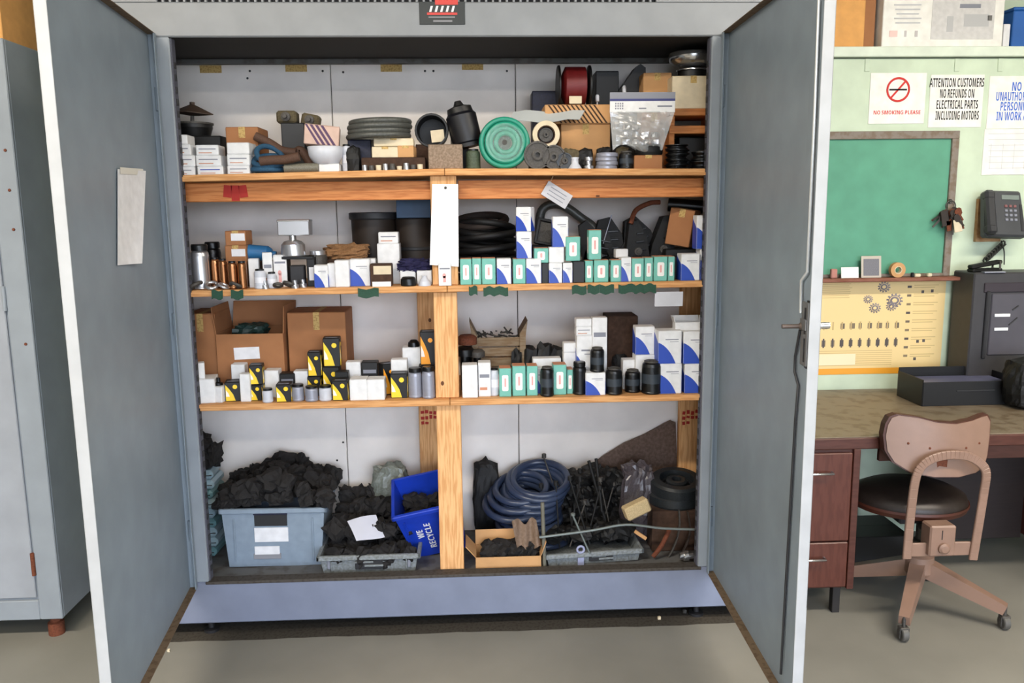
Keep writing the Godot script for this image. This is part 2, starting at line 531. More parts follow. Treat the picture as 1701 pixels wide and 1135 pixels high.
func build_cabinet():
	var t := thing("storage_cabinet", "wide grey steel double-door cabinet standing open, full of filters and parts", "cabinet", Vector3(0, 0, -0.26))
	var paint := M("steel_paint")
	# carcass
	for k: float in [-1.0, 1.0]:
		var s := st()
		span(s, Vector3(k * 1.17, 0.06, BACK - 0.03), Vector3(k * 1.15, 2.62, 0), 0.003)
		wobj("side_panel", s, paint, t)
		s = st()
		span(s, Vector3(k * 1.15, 0.232, -0.022), Vector3(k * (0.958 if k < 0 else 0.967), 2.262, 0.0), 0.004)
		wobj("jamb", s, paint, t)
		s = st()
		var xe: float = k * (0.958 if k < 0 else 0.967)
		span(s, Vector3(xe - k * 0.004, 0.232, -0.050), Vector3(xe + k * 0.018, 2.262, -0.010), 0.003)
		wobj("door_seal", s, mat("seal", Color(0.36, 0.37, 0.43), 0.7, 0.0, "dust", Vector3(14, 14, 14)), t)
		s = st()
		for i in 46:
			box(s, Vector3(xe - k * 0.005, 0.28 + i * 0.042, -0.030), Vector3(0.004, 0.022, 0.018), 0.001)
		wobj("seal_slots", s, M("charcoal"), t).set_meta("kind", "stuff")
	var s := st()
	span(s, Vector3(-1.17, 0.06, -0.03), Vector3(1.17, 0.232, 0.0), 0.005)
	wobj("plinth", s, mat("plinth_paint", Color(0.47, 0.50, 0.58), 0.45, 0.0, "mottle", Vector3(1.4, 1.4, 1.4), 0.02), t)
	s = st()
	span(s, Vector3(-0.97, 0.222, -0.05), Vector3(0.98, 0.234, 0.003), 0.002)
	wobj("sill", s, mat("sill_dirt", Color(0.27, 0.25, 0.23), 0.8, 0.0, "grime", Vector3(4, 4, 4)), t)
	s = st()
	span(s, Vector3(-1.15, 0.185, BACK), Vector3(1.15, 0.214, -0.03), 0.001)
	wobj("cabinet_bottom", s, M("cabinet_liner"), t)
	for p in [Vector3(-0.98, 0, -0.06), Vector3(0.98, 0, -0.06), Vector3(-0.98, 0, -0.44), Vector3(0.98, 0, -0.44)]:
		s = st()
		lathe(s, [[0, 0], [0.03, 0], [0.03, 0.012], [0.012, 0.016], [0.012, 0.07], [0, 0.07]], 14, Transform3D(Basis(), p))
		wobj("foot", s, M("dark_steel"), t)
	s = st()
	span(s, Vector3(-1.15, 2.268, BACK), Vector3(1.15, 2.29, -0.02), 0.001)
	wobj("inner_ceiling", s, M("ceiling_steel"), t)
	s = st()
	span(s, Vector3(-1.17, 2.60, BACK - 0.03), Vector3(1.17, 2.62, 0), 0.003)
	wobj("top_panel", s, paint, t)
	# header with its louvre slots, cut right through
	var hd := st()
	var ly := px(600, 3, 0).y
	var y0 := 2.262
	span(hd, Vector3(-1.17, y0, -0.02), Vector3(1.17, ly, 0), 0.004)
	span(hd, Vector3(-1.17, ly + 0.028, -0.02), Vector3(1.17, 2.62, 0), 0.004)
	span(hd, Vector3(-1.17, ly, -0.02), Vector3(px(258, 2, 0).x, ly + 0.028, 0), 0)
	span(hd, Vector3(px(1092, 2, 0).x, ly, -0.02), Vector3(1.17, ly + 0.028, 0), 0)
	wobj("header", hd, mat("header_paint", Color(0.54, 0.555, 0.57), 0.45, 0.0, "mottle", Vector3(1.4, 1.4, 1.4)), t)
	hd = st()
	var n := 72
	for i in n + 1:
		var x := lerpf(px(258, 2, 0).x, px(1092, 2, 0).x, float(i) / n)
		span(hd, Vector3(x - 0.004, ly - 0.001, -0.018), Vector3(x + 0.004, ly + 0.029, -0.001), 0.001)
	wobj("louvre_bars", hd, M("header_paint"), t).set_meta("kind", "stuff")
	hd = st()
	span(hd, Vector3(-1.14, 2.29, -0.04), Vector3(1.14, 2.6, -0.03), 0)
	wobj("louvre_backing", hd, M("dark_steel"), t)
	# nameplate
	var a := px(697, 41, 0.0)
	var b := px(772, 3, 0.0)
	hd = st()
	span(hd, Vector3(a.x, a.y, 0), Vector3(b.x, b.y, 0.003), 0.001)
	var np := wobj("nameplate", hd, mat("plate_black", Color(0.16, 0.18, 0.18), 0.5), t)
	np.set_meta("label", "small black nameplate with a red band and five pale slanted marks")
	hd = st()
	span(hd, Vector3(lerpf(a.x, b.x, 0.35), lerpf(a.y, b.y, 0.86), 0.001), Vector3(lerpf(a.x, b.x, 0.85), b.y + 0.008, 0.004), 0.0005)
	wobj("red_emblem", hd, mat("emblem_red", Color(0.80, 0.25, 0.22), 0.5, 0.0, ""), np)
	for i in 5:
		hd = st()
		var cx := lerpf(a.x, b.x, 0.26 + 0.12 * i)
		var cy := lerpf(a.y, b.y, 0.68)
		prism(hd, [Vector2(-0.007, -0.010), Vector2(0.001, -0.010), Vector2(0.007, 0.010), Vector2(-0.001, 0.010)], 0.0012, Transform3D(Basis(), Vector3(cx, cy, 0.0028)))
		wobj("mark", hd, M("paper"), np)
	for r in [[0.47, 0.17, 0.83, "emblem_red", 0.004], [0.32, 0.2, 0.78, "grey_ink", 0.002], [0.15, 0.3, 0.72, "grey_ink", 0.003]]:
		hd = st()
		var yy := lerpf(a.y, b.y, r[0])
		span(hd, Vector3(lerpf(a.x, b.x, r[1]), yy - r[4], 0.0025), Vector3(lerpf(a.x, b.x, r[2]), yy + r[4], 0.0036), 0.0003)
		wobj("printed_line", hd, M(r[3]), np)
	# back: three white boards with a grey strip above, and old tape marks
	var seams := [-1.15, -0.4826, 0.282, 1.15]
	for i in 3:
		s = st()
		span(s, Vector3(seams[i] + 0.0015, 0.2, BACK - 0.014), Vector3(seams[i + 1] - 0.0015, 2.256, BACK), 0.003)
		var bp := wobj("back_panel", s, M("white_board"), t)
		for q in ([[350, 115]] if i == 0 else [[492, 113], [650, 113], [785, 110]] if i == 1 else []):
			var c := px(q[0], q[1], BACK)
			s = st()
			box(s, c + Vector3(0, 0, 0.0006), Vector3(0.088, 0.030, 0.0012), 0.0003)
			wobj("tape_mark", s, mat("old_tape", Color(0.76, 0.64, 0.40), 0.8, 0.0, "grime", Vector3(9, 9, 9)), bp)
	for q in [[415, 118], [411, 130], [536, 118], [570, 120], [706, 118], [720, 118], [842, 118], [568, 782], [560, 765], [525, 785], [570, 735]]:
		s = st()
		lathe(s, [[0.005, 0], [0.004, 0.002], [0, 0.003]], 8, Transform3D(Basis(Vector3.RIGHT, PI / 2), px(q[0], q[1], BACK)))
		wobj("screw_head", s, M("dark_steel"), t)
	s = st()
	span(s, Vector3(-1.15, 0.185, BACK - 0.03), Vector3(1.15, 2.6, BACK - 0.014), 0)
	wobj("back_sheet", s, M("ceiling_steel"), t)
	s = st()
	span(s, Vector3(-1.15, 2.248, BACK), Vector3(1.15, 2.268, BACK + 0.03), 0.002)
	wobj("back_strip", s, M("cabinet_liner"), t)
	# wooden shelving
	for n2 in [1, 2, 3]:
		for k in 2:
			var xa := -1.145 if k == 0 else -0.006
			var xb := -0.008 if k == 0 else 1.145
			var ya := shelf_y(n2, xa + 0.001)
			var yb := shelf_y(n2, xb - 0.001)
			s = st()
			var d := Vector3(xb - xa, yb - ya, 0)
			var u := d.normalized()
			slab(s, Vector3(xa, ya, 0), u, Vector3.BACK.cross(u), Vector3.BACK, Vector3(0, -0.024, BACK), Vector3(d.length(), 0, -0.022 if n2 == 1 else -0.026), 0.002)
			wobj("shelf_board", s, M("wood_shelf"), t)
	# long rails under the top shelf
	for k in 2:
		var xa := -1.145 if k == 0 else 0.04
		var xb := -0.055 if k == 0 else 1.145
		s = st()
		span(s, Vector3(xa, px(500, 334, -0.10).y, -0.138), Vector3(xb, 1.762, -0.10), 0.003)
		var rail := wobj("shelf_rail", s, M("wood_ledger"), t)
		if k == 0:
			s = st()
			for i in 3:
				box(s, px(378 + i * 13, 318 + (i % 2) * 3, -0.0995), Vector3(0.03, 0.045 + 0.012 * (i % 2), 0.001), 0.0003, Basis(Vector3.BACK, 0.12 * (i - 1)))
			wobj("red_mark", s, M("red_paint"), rail)
		else:
			s = st()
			box(s, px(993, 326, -0.0995), Vector3(0.014, 0.008, 0.001), 0.0003)
			wobj("wood_knot", s, M("knot"), rail)
	# posts: front ones under each shelf, and those at the back
	var posts := [
		[717, 760, 400, -0.055, 1.372, 1.779], [722, 761, 580, -0.055, 0.934, 1.345], [729, 769, 850, -0.055, 0.214, 0.908],
		[695, 733, 580, -0.46, 0.934, 1.345], [697, 737, 740, -0.46, 0.214, 0.908], [1131, 1172, 545, -0.44, 0.934, 1.35], [1128, 1170, 740, -0.44, 0.214, 0.908]]
	for p in posts:
		var l := px(p[0], p[2], p[3])
		var r := px(p[1], p[2], p[3])
		s = st()
		span(s, Vector3(l.x, p[4], p[3] - 0.038), Vector3(r.x, p[5], p[3]), 0.003)
		var po := wobj("post", s, M("wood_post"), t)
		if p[3] < -0.4 and p[2] == 740:
			s = st()
			var g := RandomNumberGenerator.new()
			g.seed = int(p[0])
			for i in 12:
				box(s, Vector3(lerpf(l.x, r.x, 0.16 + 0.17 * (i % 5)), px(p[0], 684, p[3]).y - 0.024 * (i / 5) - 0.008 * g.randf(), p[3] + 0.0005), Vector3(0.012 + 0.004 * g.randf(), 0.010 + 0.009 * g.randf(), 0.001), 0.0003, Basis(Vector3.BACK, g.randf_range(-0.2, 0.2)))
			wobj("red_mark", s, M("red_paint"), po)
		for q in [[714, 532], [735, 637], [744, 720]]:
			if q[1] > p[2] - 60 and q[1] < p[2] + 60 and q[0] > p[0] and q[0] < p[1]:
				s = st()
				prism(s, disc(0.009, 12, 0.7), 0.001, Transform3D(Basis(), px(q[0], q[1], p[3])))
				wobj("wood_knot", s, M("knot"), po)
	s = st()
	span(s, Vector3(px(722, 955, -0.055).x, 0.214, -0.0545), Vector3(px(771, 955, -0.055).x, 0.232, -0.053), 0.0005)
	wobj("post_shoe", s, M("dirty_edge"), t)
	build_doors(t)

func door_frame(side: int) -> Array:      # hinge, along, up, out of the inner face
	var ang := deg_to_rad(84.3) if side < 0 else deg_to_rad(92.0)
	var hinge := Vector3(-1.0, 0, 0.004) if side < 0 else Vector3(1.0, 0, 0.004)
	var u := Vector3(cos(ang), 0, sin(ang))
	var w := Vector3(sin(ang), 0, -cos(ang)) if side < 0 else Vector3(-sin(ang), 0, cos(ang))
	return [hinge, u, Vector3.UP, w]

func build_doors(t: Node3D):
	var yb := 0.2154
	var yt := 2.272
	var L := 0.98
	var D := 0.030
	for side: int in [-1, 1]:
		var f := door_frame(side)
		var o: Vector3 = f[0]
		var u: Vector3 = f[1]
		var v: Vector3 = f[2]
		var w: Vector3 = f[3]
		var paint := M("door_paint")
		var s := st()
		slab(s, o, u, v, w, Vector3(0, yb, -D), Vector3(L, yt, -D + 0.003), 0.001)
		var door := wobj("door", s, paint, t)
		door.set_meta("label", "left door leaf swung open, with a white sheet taped inside" if side < 0 else "right door leaf swung open, with latch rods on its inner face")
		s = st()
		slab(s, o, u, v, w, Vector3(L - 0.003, yb, -D), Vector3(L, yt, 0), 0.001)
		wobj("edge_flange", s, M("light_paint"), door)
		s = st()
		slab(s, o, u, v, w, Vector3(0, yb, -D), Vector3(0.003, yt, 0), 0.001)
		slab(s, o, u, v, w, Vector3(0.003, yb, -0.004), Vector3(0.028, yt, 0), 0.001)
		wobj("hinge_flange", s, paint, door)
		s = st()
		slab(s, o, u, v, w, Vector3(0.003, yt - 0.003, -D), Vector3(L - 0.003, yt, 0), 0.0005)
		wobj("top_flange", s, M("dirty_edge"), door)
		s = st()
		slab(s, o, u, v, w, Vector3(0.003, yb, -D), Vector3(L - 0.003, yb + 0.003, 0), 0.0005)
		wobj("bottom_flange", s, M("dirty_edge"), door)
		for y in [0.45, 1.25, 2.05]:
			s = st()
			tube(s, [Vector3(o.x + side * 0.008, y - 0.04, 0.012), Vector3(o.x + side * 0.008, y + 0.04, 0.012)], 0.008, 10)
			wobj("hinge", s, paint, door)
		if side > 0:
			# channel stiffener, latch case and rods along the free edge
			s = st()
			slab(s, o, u, v, w, Vector3(L - 0.085, yb + 0.003, -0.006), Vector3(L - 0.003, yt - 0.003, -0.002), 0.001)
			slab(s, o, u, v, w, Vector3(L - 0.085, yb + 0.003, -D + 0.003), Vector3(L - 0.082, yt - 0.003, -0.006), 0.001)
			wobj("channel", s, paint, door)
			var at := func(x: float, y: float, off: float) -> Vector3:
				return pxp(x, y, o + w * off, w)
			s = st()
			tube(s, [at.call(1360, 0, 0.006), at.call(1353, 190, 0.006), at.call(1341, 452, 0.006), at.call(1331, 466, 0.006), at.call(1330, 520, 0.006)], 0.004, 8)
			wobj("latch_rod", s, mat("bright_rod", Color(0.78, 0.79, 0.79), 0.35, 0.4, ""), door)
			s = st()
			tube(s, [at.call(1329, 548, 0.005), at.call(1321, 592, 0.005), at.call(1320, 618, 0.005), at.call(1326, 640, 0.005), at.call(1321, 700, 0.005), at.call(1306, 960, 0.005), at.call(1297, 1120, 0.005)], 0.004, 8)
			wobj("latch_rod", s, M("charcoal"), door)
			var c: Vector3 = at.call(1340, 556, 0.0)
			var uu := (c - o).dot(u)
			s = st()
			slab(s, o, u, v, w, Vector3(uu - 0.035, c.y - 0.085, -0.002), Vector3(uu + 0.01, c.y + 0.085, 0.003), 0.001)
			var lc := wobj("latch_case", s, M("cam_steel"), door)
			s = st()
			slab(s, o, u, v, w, Vector3(uu - 0.012, c.y - 0.075, 0.002), Vector3(uu - 0.002, c.y - 0.012, 0.0036), 0.0004)
			slab(s, o, u, v, w, Vector3(uu - 0.014, c.y + 0.0, 0.002), Vector3(uu - 0.002, c.y + 0.07, 0.0036), 0.0004)
			wobj("case_slot", s, M("black_plastic"), lc)
			s = st()
			slab(s, o, u, v, w, Vector3(L - 0.020, c.y - 0.09, -0.004), Vector3(L - 0.006, c.y + 0.09, 0.0012), 0.0005)
			wobj("latch_slot", s, M("black_plastic"), door)
			s = st()
			lathe(s, [[0.010, 0], [0.010, 0.006], [0.006, 0.010], [0.006, 0.055], [0, 0.055]], 14, Transform3D(Basis(u, w, u.cross(w)), at.call(1333, 542, 0.002)))
			wobj("latch_spindle", s, mat("spindle", Color(0.40, 0.35, 0.32), 0.5, 0.5), door)
			s = st()
			slab(s, o, u, v, w, Vector3(uu - 0.035, c.y + 0.010, 0.003), Vector3(uu + 0.006, c.y + 0.040, 0.007), 0.002)
			wobj("latch_cam", s, M("cam_steel"), door)
			var hc: Vector3 = o + u * (L - 0.03) + v * px(1380, 543, 0.98).y - w * D
			s = st()
			lathe(s, [[0.018, 0], [0.018, 0.006], [0.009, 0.009], [0.009, 0.034], [0, 0.034]], 14, Transform3D(Basis(u, -w, u.cross(-w)), hc))
			wobj("door_handle", s, M("chrome"), door)
			s = st()
			lathe(s, [[0.010, 0], [0.010, 0.02], [0, 0.02]], 12, Transform3D(Basis(), o + u * (L - 0.045) + w * 0.006 + v * (yb + 0.01)))
			slab(s, o, u, v, w, Vector3(L - 0.07, yb + 0.01, -0.004), Vector3(L - 0.02, yb + 0.075, 0.006), 0.001)
			slab(s, o, u, v, w, Vector3(L - 0.07, yt - 0.075, -0.004), Vector3(L - 0.02, yt - 0.01, 0.006), 0.001)
			wobj("rod_guide", s, M("charcoal"), door)
		else:
			# the sheet taped inside
			var p0 := pxp(193, 281, o - w * (D - 0.004), w)
			var p1 := pxp(236, 284, o - w * (D - 0.004), w)
			var p2 := pxp(224, 438, o - w * (D - 0.004), w)
			var p3 := pxp(193, 441, o - w * (D - 0.004), w)
			var sh := thing("paper_sheet", "narrow white paper sheet taped to the inside of the left cabinet door", "paper", p3)
			s = st()
			sheet(s, func(a, b): return p3.lerp(p0, a).lerp(p2.lerp(p1, a), b) + w * (0.004 + 0.018 * pow(b, 3) * (1.0 - 0.6 * a)), 8, 6, 0.0006)
			wobj("sheet", s, M("paper"), sh)
			s = st()
			sheet(s, func(a, b): return p0.lerp(p1, 0.05 + 0.9 * b) + v * (0.006 - 0.02 * a) + w * 0.0075, 1, 2, 0.0004, false)
			wobj("tape_strip", s, mat("clear_tape", Color(0.86, 0.85, 0.80), 0.3, 0.0, ""), sh)

func build_left_cabinet():
	var xr := -1.535
	var xl := -2.45
	var zf := -0.03
	var yt := px(30, 64, zf).y
	var t := thing("storage_cabinet", "closed grey steel cabinet at the left edge, behind the open left door", "cabinet", Vector3((xl + xr) / 2, 0, zf - 0.25))
	var s := st()
	span(s, Vector3(xl, 0.09, zf - 0.5), Vector3(xr, yt, zf), 0.004)
	wobj("body", s, M("steel_paint"), t)
	# frame stile standing proud, door panel beside it with a dark gap
	s = st()
	span(s, Vector3(xr - 0.085, 0.09, zf), Vector3(xr, yt, zf + 0.012), 0.003)
	span(s, Vector3(xl, 0.09, zf), Vector3(xr - 0.085, 0.17, zf + 0.012), 0.003)
	span(s, Vector3(xl, yt - 0.02, zf), Vector3(xr - 0.085, yt, zf + 0.012), 0.003)
	wobj("frame", s, M("steel_paint"), t)
	s = st()
	span(s, Vector3(xl + 0.02, 0.18, zf), Vector3(xr - 0.093, yt - 0.026, zf + 0.010), 0.003)
	var d := wobj("door", s, mat("left_door_paint", Color(0.60, 0.62, 0.65), 0.42, 0.0, "mottle", Vector3(1.2, 1.2, 1.2)), t)
	for y in [0.32, 1.35, 2.0]:
		s = st()
		tube(s, [Vector3(xr - 0.089, y - 0.045, zf + 0.014), Vector3(xr - 0.089, y + 0.045, zf + 0.014)], 0.008, 10)
		wobj("hinge", s, M("rust") if y < 1.0 else M("steel_paint"), d)
	for y in [2.13, 1.88, 1.74, 1.6, 1.18]:
		s = st()
		lathe(s, [[0.006, 0], [0.005, 0.003], [0, 0.004]], 8, Transform3D(Basis(Vector3.RIGHT, PI / 2), Vector3(xr - 0.03, y, zf + 0.012)))
		wobj("rivet", s, M("rust"), t)
	for p in [Vector3(xr - 0.06, 0, zf - 0.05), Vector3(xr - 0.06, 0, zf - 0.45), Vector3(xl + 0.06, 0, zf - 0.05), Vector3(xl + 0.06, 0, zf - 0.45)]:
		s = st()
		lathe(s, [[0, 0], [0.03, 0], [0.03, 0.05], [0.02, 0.055], [0.02, 0.09], [0, 0.09]], 14, Transform3D(Basis(), p))
		wobj("foot", s, M("rust"), t)
	# carton on its top
	carton("carton", "plain orange cardboard carton on top of the closed left cabinet", "carton", "", Vector3(xr - 0.30, yt, zf - 0.26), Vector3(0.56, 0.42, 0.46), "orange")

var last_top := 0.0

func base_y(base, x: float) -> float:
	if base is int:
		return last_top if base < 0 else shelf_y(base, x)
	return base

func make_prints():
	mat("box_white", Color(0.90, 0.90, 0.90), 0.55, 0.0, "mottle", Vector3(5, 5, 5))
	mat("box_cream", Color(0.86, 0.80, 0.68), 0.7, 0.0, "mottle", Vector3(5, 5, 5))
	mat("box_teal", Color(0.44, 0.72, 0.66), 0.5, 0.0, "mottle", Vector3(5, 5, 5))
	mat("box_black", Color(0.05, 0.047, 0.045), 0.5, 0.0, "mottle", Vector3(5, 5, 5))
	mat("print_blue", Color(0.13, 0.27, 0.66), 0.45, 0.0, "")
	mat("print_pale", Color(0.92, 0.90, 0.88), 0.5, 0.0, "")
	mat("print_red", Color(0.86, 0.62, 0.60), 0.5, 0.0, "")
	mat("print_yellow", Color(0.95, 0.80, 0.16), 0.45, 0.0, "")
	mat("print_amber", Color(0.95, 0.62, 0.12), 0.45, 0.0, "")
	mat("print_grey", Color(0.50, 0.51, 0.55), 0.6, 0.0, "")
	mat("print_green", Color(0.15, 0.45, 0.36), 0.6, 0.0, "")
	mat("print_purple", Color(0.32, 0.22, 0.34), 0.7, 0.0, "")
	mat("lid_salmon", Color(0.80, 0.55, 0.42), 0.6, 0.0, "mottle")
	mat("tin_silver", Color(0.78, 0.78, 0.79), 0.28, 0.85, "")
	mat("tin_white", Color(0.80, 0.81, 0.84), 0.35, 0.0, "mottle", Vector3(6, 6, 6))
	mat("tin_grey", Color(0.62, 0.63, 0.68), 0.35, 0.3, "mottle", Vector3(6, 6, 6))
	mat("tin_copper", Color(0.62, 0.42, 0.27), 0.22, 0.9, "")
	mat("tin_black", Color(0.03, 0.033, 0.037), 0.35, 0.0, "mottle")
	mat("tin_green", Color(0.30, 0.36, 0.28), 0.6, 0.0, "dust", Vector3(9, 9, 9))
	mat("wrap_paper", Color(0.62, 0.54, 0.47), 0.85, 0.0, "dust", Vector3(7, 7, 7))
	mat("box_pink", Color(0.80, 0.68, 0.62), 0.7, 0.0, "mottle", Vector3(5, 5, 5))
	mat("cast_grey", Color(0.36, 0.35, 0.34), 0.6, 0.4, "dust", Vector3(8, 8, 8))
	mat("olive", Color(0.40, 0.36, 0.26), 0.8, 0.0, "dust", Vector3(8, 8, 8))
	mat("navy", Color(0.10, 0.12, 0.24), 0.6, 0.0, "dust", Vector3(6, 6, 6))
	mat("blue_plastic", Color(0.18, 0.45, 0.66), 0.45, 0.0, "mottle")
	mat("tub_brown", Color(0.16, 0.12, 0.09), 0.6, 0.0, "mottle")

func carton(called: String, label: String, category: String, group: String, at: Vector3, size: Vector3, style: String, turn := 0.0, tilt := 0.0) -> Node3D:
	if not mats.has("box_white"):
		make_prints()
	var t := thing(called, label, category, at, Basis(Vector3.UP, turn) * Basis(Vector3.BACK, tilt), group)
	var w := size.x
	var h := size.y
	var d := size.z
	var body: Dictionary = {"white": "box_white", "blue": "box_white", "small": "box_white", "teal": "box_teal", "yellow": "box_black", "amber": "box_black", "orange": "card_orange", "brown": "card", "tan": "card_light", "dark": "card_dark", "cream": "box_cream", "black": "box_black", "lined": "box_white", "stripes": "card_light", "purple": "box_pink", "wrap": "wrap_paper", "navy": "navy", "redmark": "box_white", "blackline": "box_black"}
	var s := st()
	box(s, Vector3(0, h / 2 - 0.0006, 0), Vector3(w, h - 0.0012, d), minf(0.0025, minf(w, d) * 0.05))
	obj("body", s, M(body[style]), t)
	# lid: two flaps that meet in the middle of the top
	s = st()
	for k: float in [-1.0, 1.0]:
		box(s, Vector3(0, h - 0.0006, k * d * 0.25), Vector3(w - 0.002, 0.0012, d * 0.5 - 0.0016), 0.0004)
	obj("lid", s, M("lid_salmon" if style == "teal" else body[style]), t)
	var front := Transform3D(Basis(), Vector3(-w / 2, 0, d / 2 - 0.0002))
	var right := Transform3D(Basis(Vector3.UP, PI / 2), Vector3(w / 2 - 0.0002, 0, d / 2))
	var left := Transform3D(Basis(Vector3.UP, -PI / 2), Vector3(-w / 2 + 0.0002, 0, -d / 2))
	var e := 0.0006
	match style:
		"blue":
			s = st()
			var p := [Vector2(0.001, 0.001)]
			for k in 9:
				var f := k / 8.0
				p.append(Vector2(0.001 + w * 0.74 * (0.72 * f + 0.28 * (1.0 - (1.0 - f) * (1.0 - f))), 0.001 + h * 0.64 * (1.0 - f) * (1.0 + 0.55 * f)))
			prism(s, p, e, front)
			prism(s, [Vector2(0.001, 0.001), Vector2(d - 0.001, 0.001), Vector2(d - 0.001, h * 0.1), Vector2(0.001, h * 0.62)], e, right)
			prism(s, [Vector2(0.001, 0.001), Vector2(d - 0.001, 0.001), Vector2(d - 0.001, h * 0.62), Vector2(0.001, h * 0.9)], e, left)
			obj("printed_swoosh", s, M("print_blue"), t)
			s = st()
			prism(s, [Vector2(w * 0.3, h * 0.72), Vector2(w * 0.86, h * 0.72), Vector2(w * 0.86, h * 0.75), Vector2(w * 0.3, h * 0.75)], e, front)
			prism(s, [Vector2(w * 0.5, h * 0.66), Vector2(w * 0.86, h * 0.66), Vector2(w * 0.86, h * 0.675), Vector2(w * 0.5, h * 0.675)], e, front)
			obj("printed_line", s, M("print_grey"), t)
		"teal":
			for q in [[front, w], [right, d], [left, d]]:
				s = st()
				prism(s, shift(rounded(q[1] * 0.52, h * 0.56, q[1] * 0.12), q[1] * 0.5, h * 0.48), e, q[0])
				var lb := obj("printed_label", s, M("print_pale"), t)
				s = st()
				prism(s, shift(rounded(q[1] * 0.14, h * 0.3, q[1] * 0.06), q[1] * 0.5, h * 0.5), e + 0.0003, q[0])
				obj("printed_emblem", s, M("print_red"), lb)
		"yellow", "amber":
			var ym: String = "print_yellow" if style == "yellow" else "print_amber"
			for q in [[front, w], [right, d]]:
				var c: float = q[1]
				s = st()
				prism(s, [Vector2(c * 0.04, h * 0.04), Vector2(c * 0.66, h * 0.04), Vector2(c * 0.52, h * 0.36), Vector2(c * 0.30, h * 0.62), Vector2(c * 0.04, h * 0.86)], e, q[0])
				obj("printed_wedge", s, M(ym), t)
				s = st()
				prism(s, shift(disc(c * 0.15, 14), c * 0.66, h * 0.74), e, q[0])
				obj("printed_dot", s, M(ym), t)
				s = st()
				prism(s, [Vector2(c * 0.06, h * 0.26), Vector2(c * 0.30, h * 0.26), Vector2(c * 0.22, h * 0.42), Vector2(c * 0.06, h * 0.60)], e + 0.0003, q[0])
				obj("printed_patch", s, M("print_pale"), t)
			s = st()
			for k in 2:
				box(s, Vector3(0, h + 0.0002, d * (0.12 + 0.2 * k)), Vector3(w * 0.7, 0.0006, d * 0.07), 0.0001)
			obj("printed_stripe", s, M("print_grey"), t)
		"blackline":
			s = st()
			for k in 2:
				prism(s, rect(w * 0.1, h * (0.25 + 0.4 * k), w * 0.9, h * (0.36 + 0.4 * k)), e, front)
			obj("printed_stripe", s, M("print_grey"), t)
		"small", "lined":
			s = st()
			prism(s, rect(w * 0.12, h * 0.56, w * 0.88, h * 0.66), e, front)
			obj("printed_line", s, M("print_grey" if style == "small" else "print_blue"), t)
			s = st()
			prism(s, rect(w * 0.12, h * 0.2, w * 0.7, h * 0.28), e, front)
			obj("printed_line", s, M("lid_salmon"), t)
		"redmark":
			s = st()
			prism(s, shift(disc(w * 0.2, 12, 0.7), w * 0.45, h * 0.45), e, front)
			prism(s, rect(w * 0.36, h * 0.16, w * 0.58, h * 0.44), e, front)
			obj("printed_emblem", s, M("print_red"), t)
			s = st()
			prism(s, rect(w * 0.1, h * 0.74, w * 0.9, h * 0.8), e, front)
			obj("printed_line", s, M("print_grey"), t)
		"stripes", "purple":
			s = st()
			var n := int(w / h * 4.0) + 3
			for k in n:
				var x := w * (float(k) - 1.5) / (n - 2.5)
				var b := w / n * (0.8 if style == "purple" else 0.5)
				var lean := -h * 0.7
				var lo := clampf(x, 0.001, w - 0.001)
				var hi := clampf(x + b, 0.001, w - 0.001)
				var lo2 := clampf(x + lean, 0.001, w - 0.001)
				var hi2 := clampf(x + b + lean, 0.001, w - 0.001)
				if hi - lo > 0.001 and hi2 - lo2 > 0.001:
					prism(s, [Vector2(lo, 0.002), Vector2(hi, 0.002), Vector2(hi2, h - 0.002), Vector2(lo2, h - 0.002)], e, front)
			obj("printed_stripes", s, M("card_dark" if style == "stripes" else "print_purple"), t)
		"brown", "tan", "orange", "cream":
			s = st()
			box(s, Vector3(0, h, 0), Vector3(0.024, 0.001, d), 0.0001)
			prism(s, rect(w * 0.5 - 0.012, h * 0.78, w * 0.5 + 0.012, h), e, front)
			obj("tape", s, M("old_tape") if mats.has("old_tape") else M("card_light"), t)
	last_top = at.y + h
	return t

func shift(p: Array, x: float, y: float) -> Array:
	var r := []
	for v in p:
		r.append(v + Vector2(x, y))
	return r

func rect(a: float, b: float, c: float, d: float) -> Array:
	return [Vector2(a, b), Vector2(c, b), Vector2(c, d), Vector2(a, d)]

# rows of cartons: [style, left, right, top (photograph pixels on the front face), z of the front, base (shelf number, -1 on the one before, or height), depth, turn, label]
func cartons(rows: Array, called: String, category: String, group: String):
	for r in rows:
		var a := px(r[1], r[3], r[4])
		var b := px(r[2], r[3], r[4])
		var cx := (a.x + b.x) / 2
		var y := base_y(r[5], cx)
		carton(called, r[8], category, group, Vector3(cx, y, r[4] - r[6] / 2), Vector3(b.x - a.x, maxf(a.y - y, 0.01), r[6]), r[0], r[7])

# rows of cans: [style, left, right, top, z of the axis, base, label]
func cans(rows: Array, called: String, category: String, group: String):
	if not mats.has("box_white"):
		make_prints()
	for r in rows:
		var a := px(r[1], r[3], r[4])
		var b := px(r[2], r[3], r[4])
		var cx := (a.x + b.x) / 2
		var y := base_y(r[5], cx)
		can(called, r[6], category, group, Vector3(cx, y, r[4]), (b.x - a.x) / 2, maxf(a.y - y, 0.01), r[0])

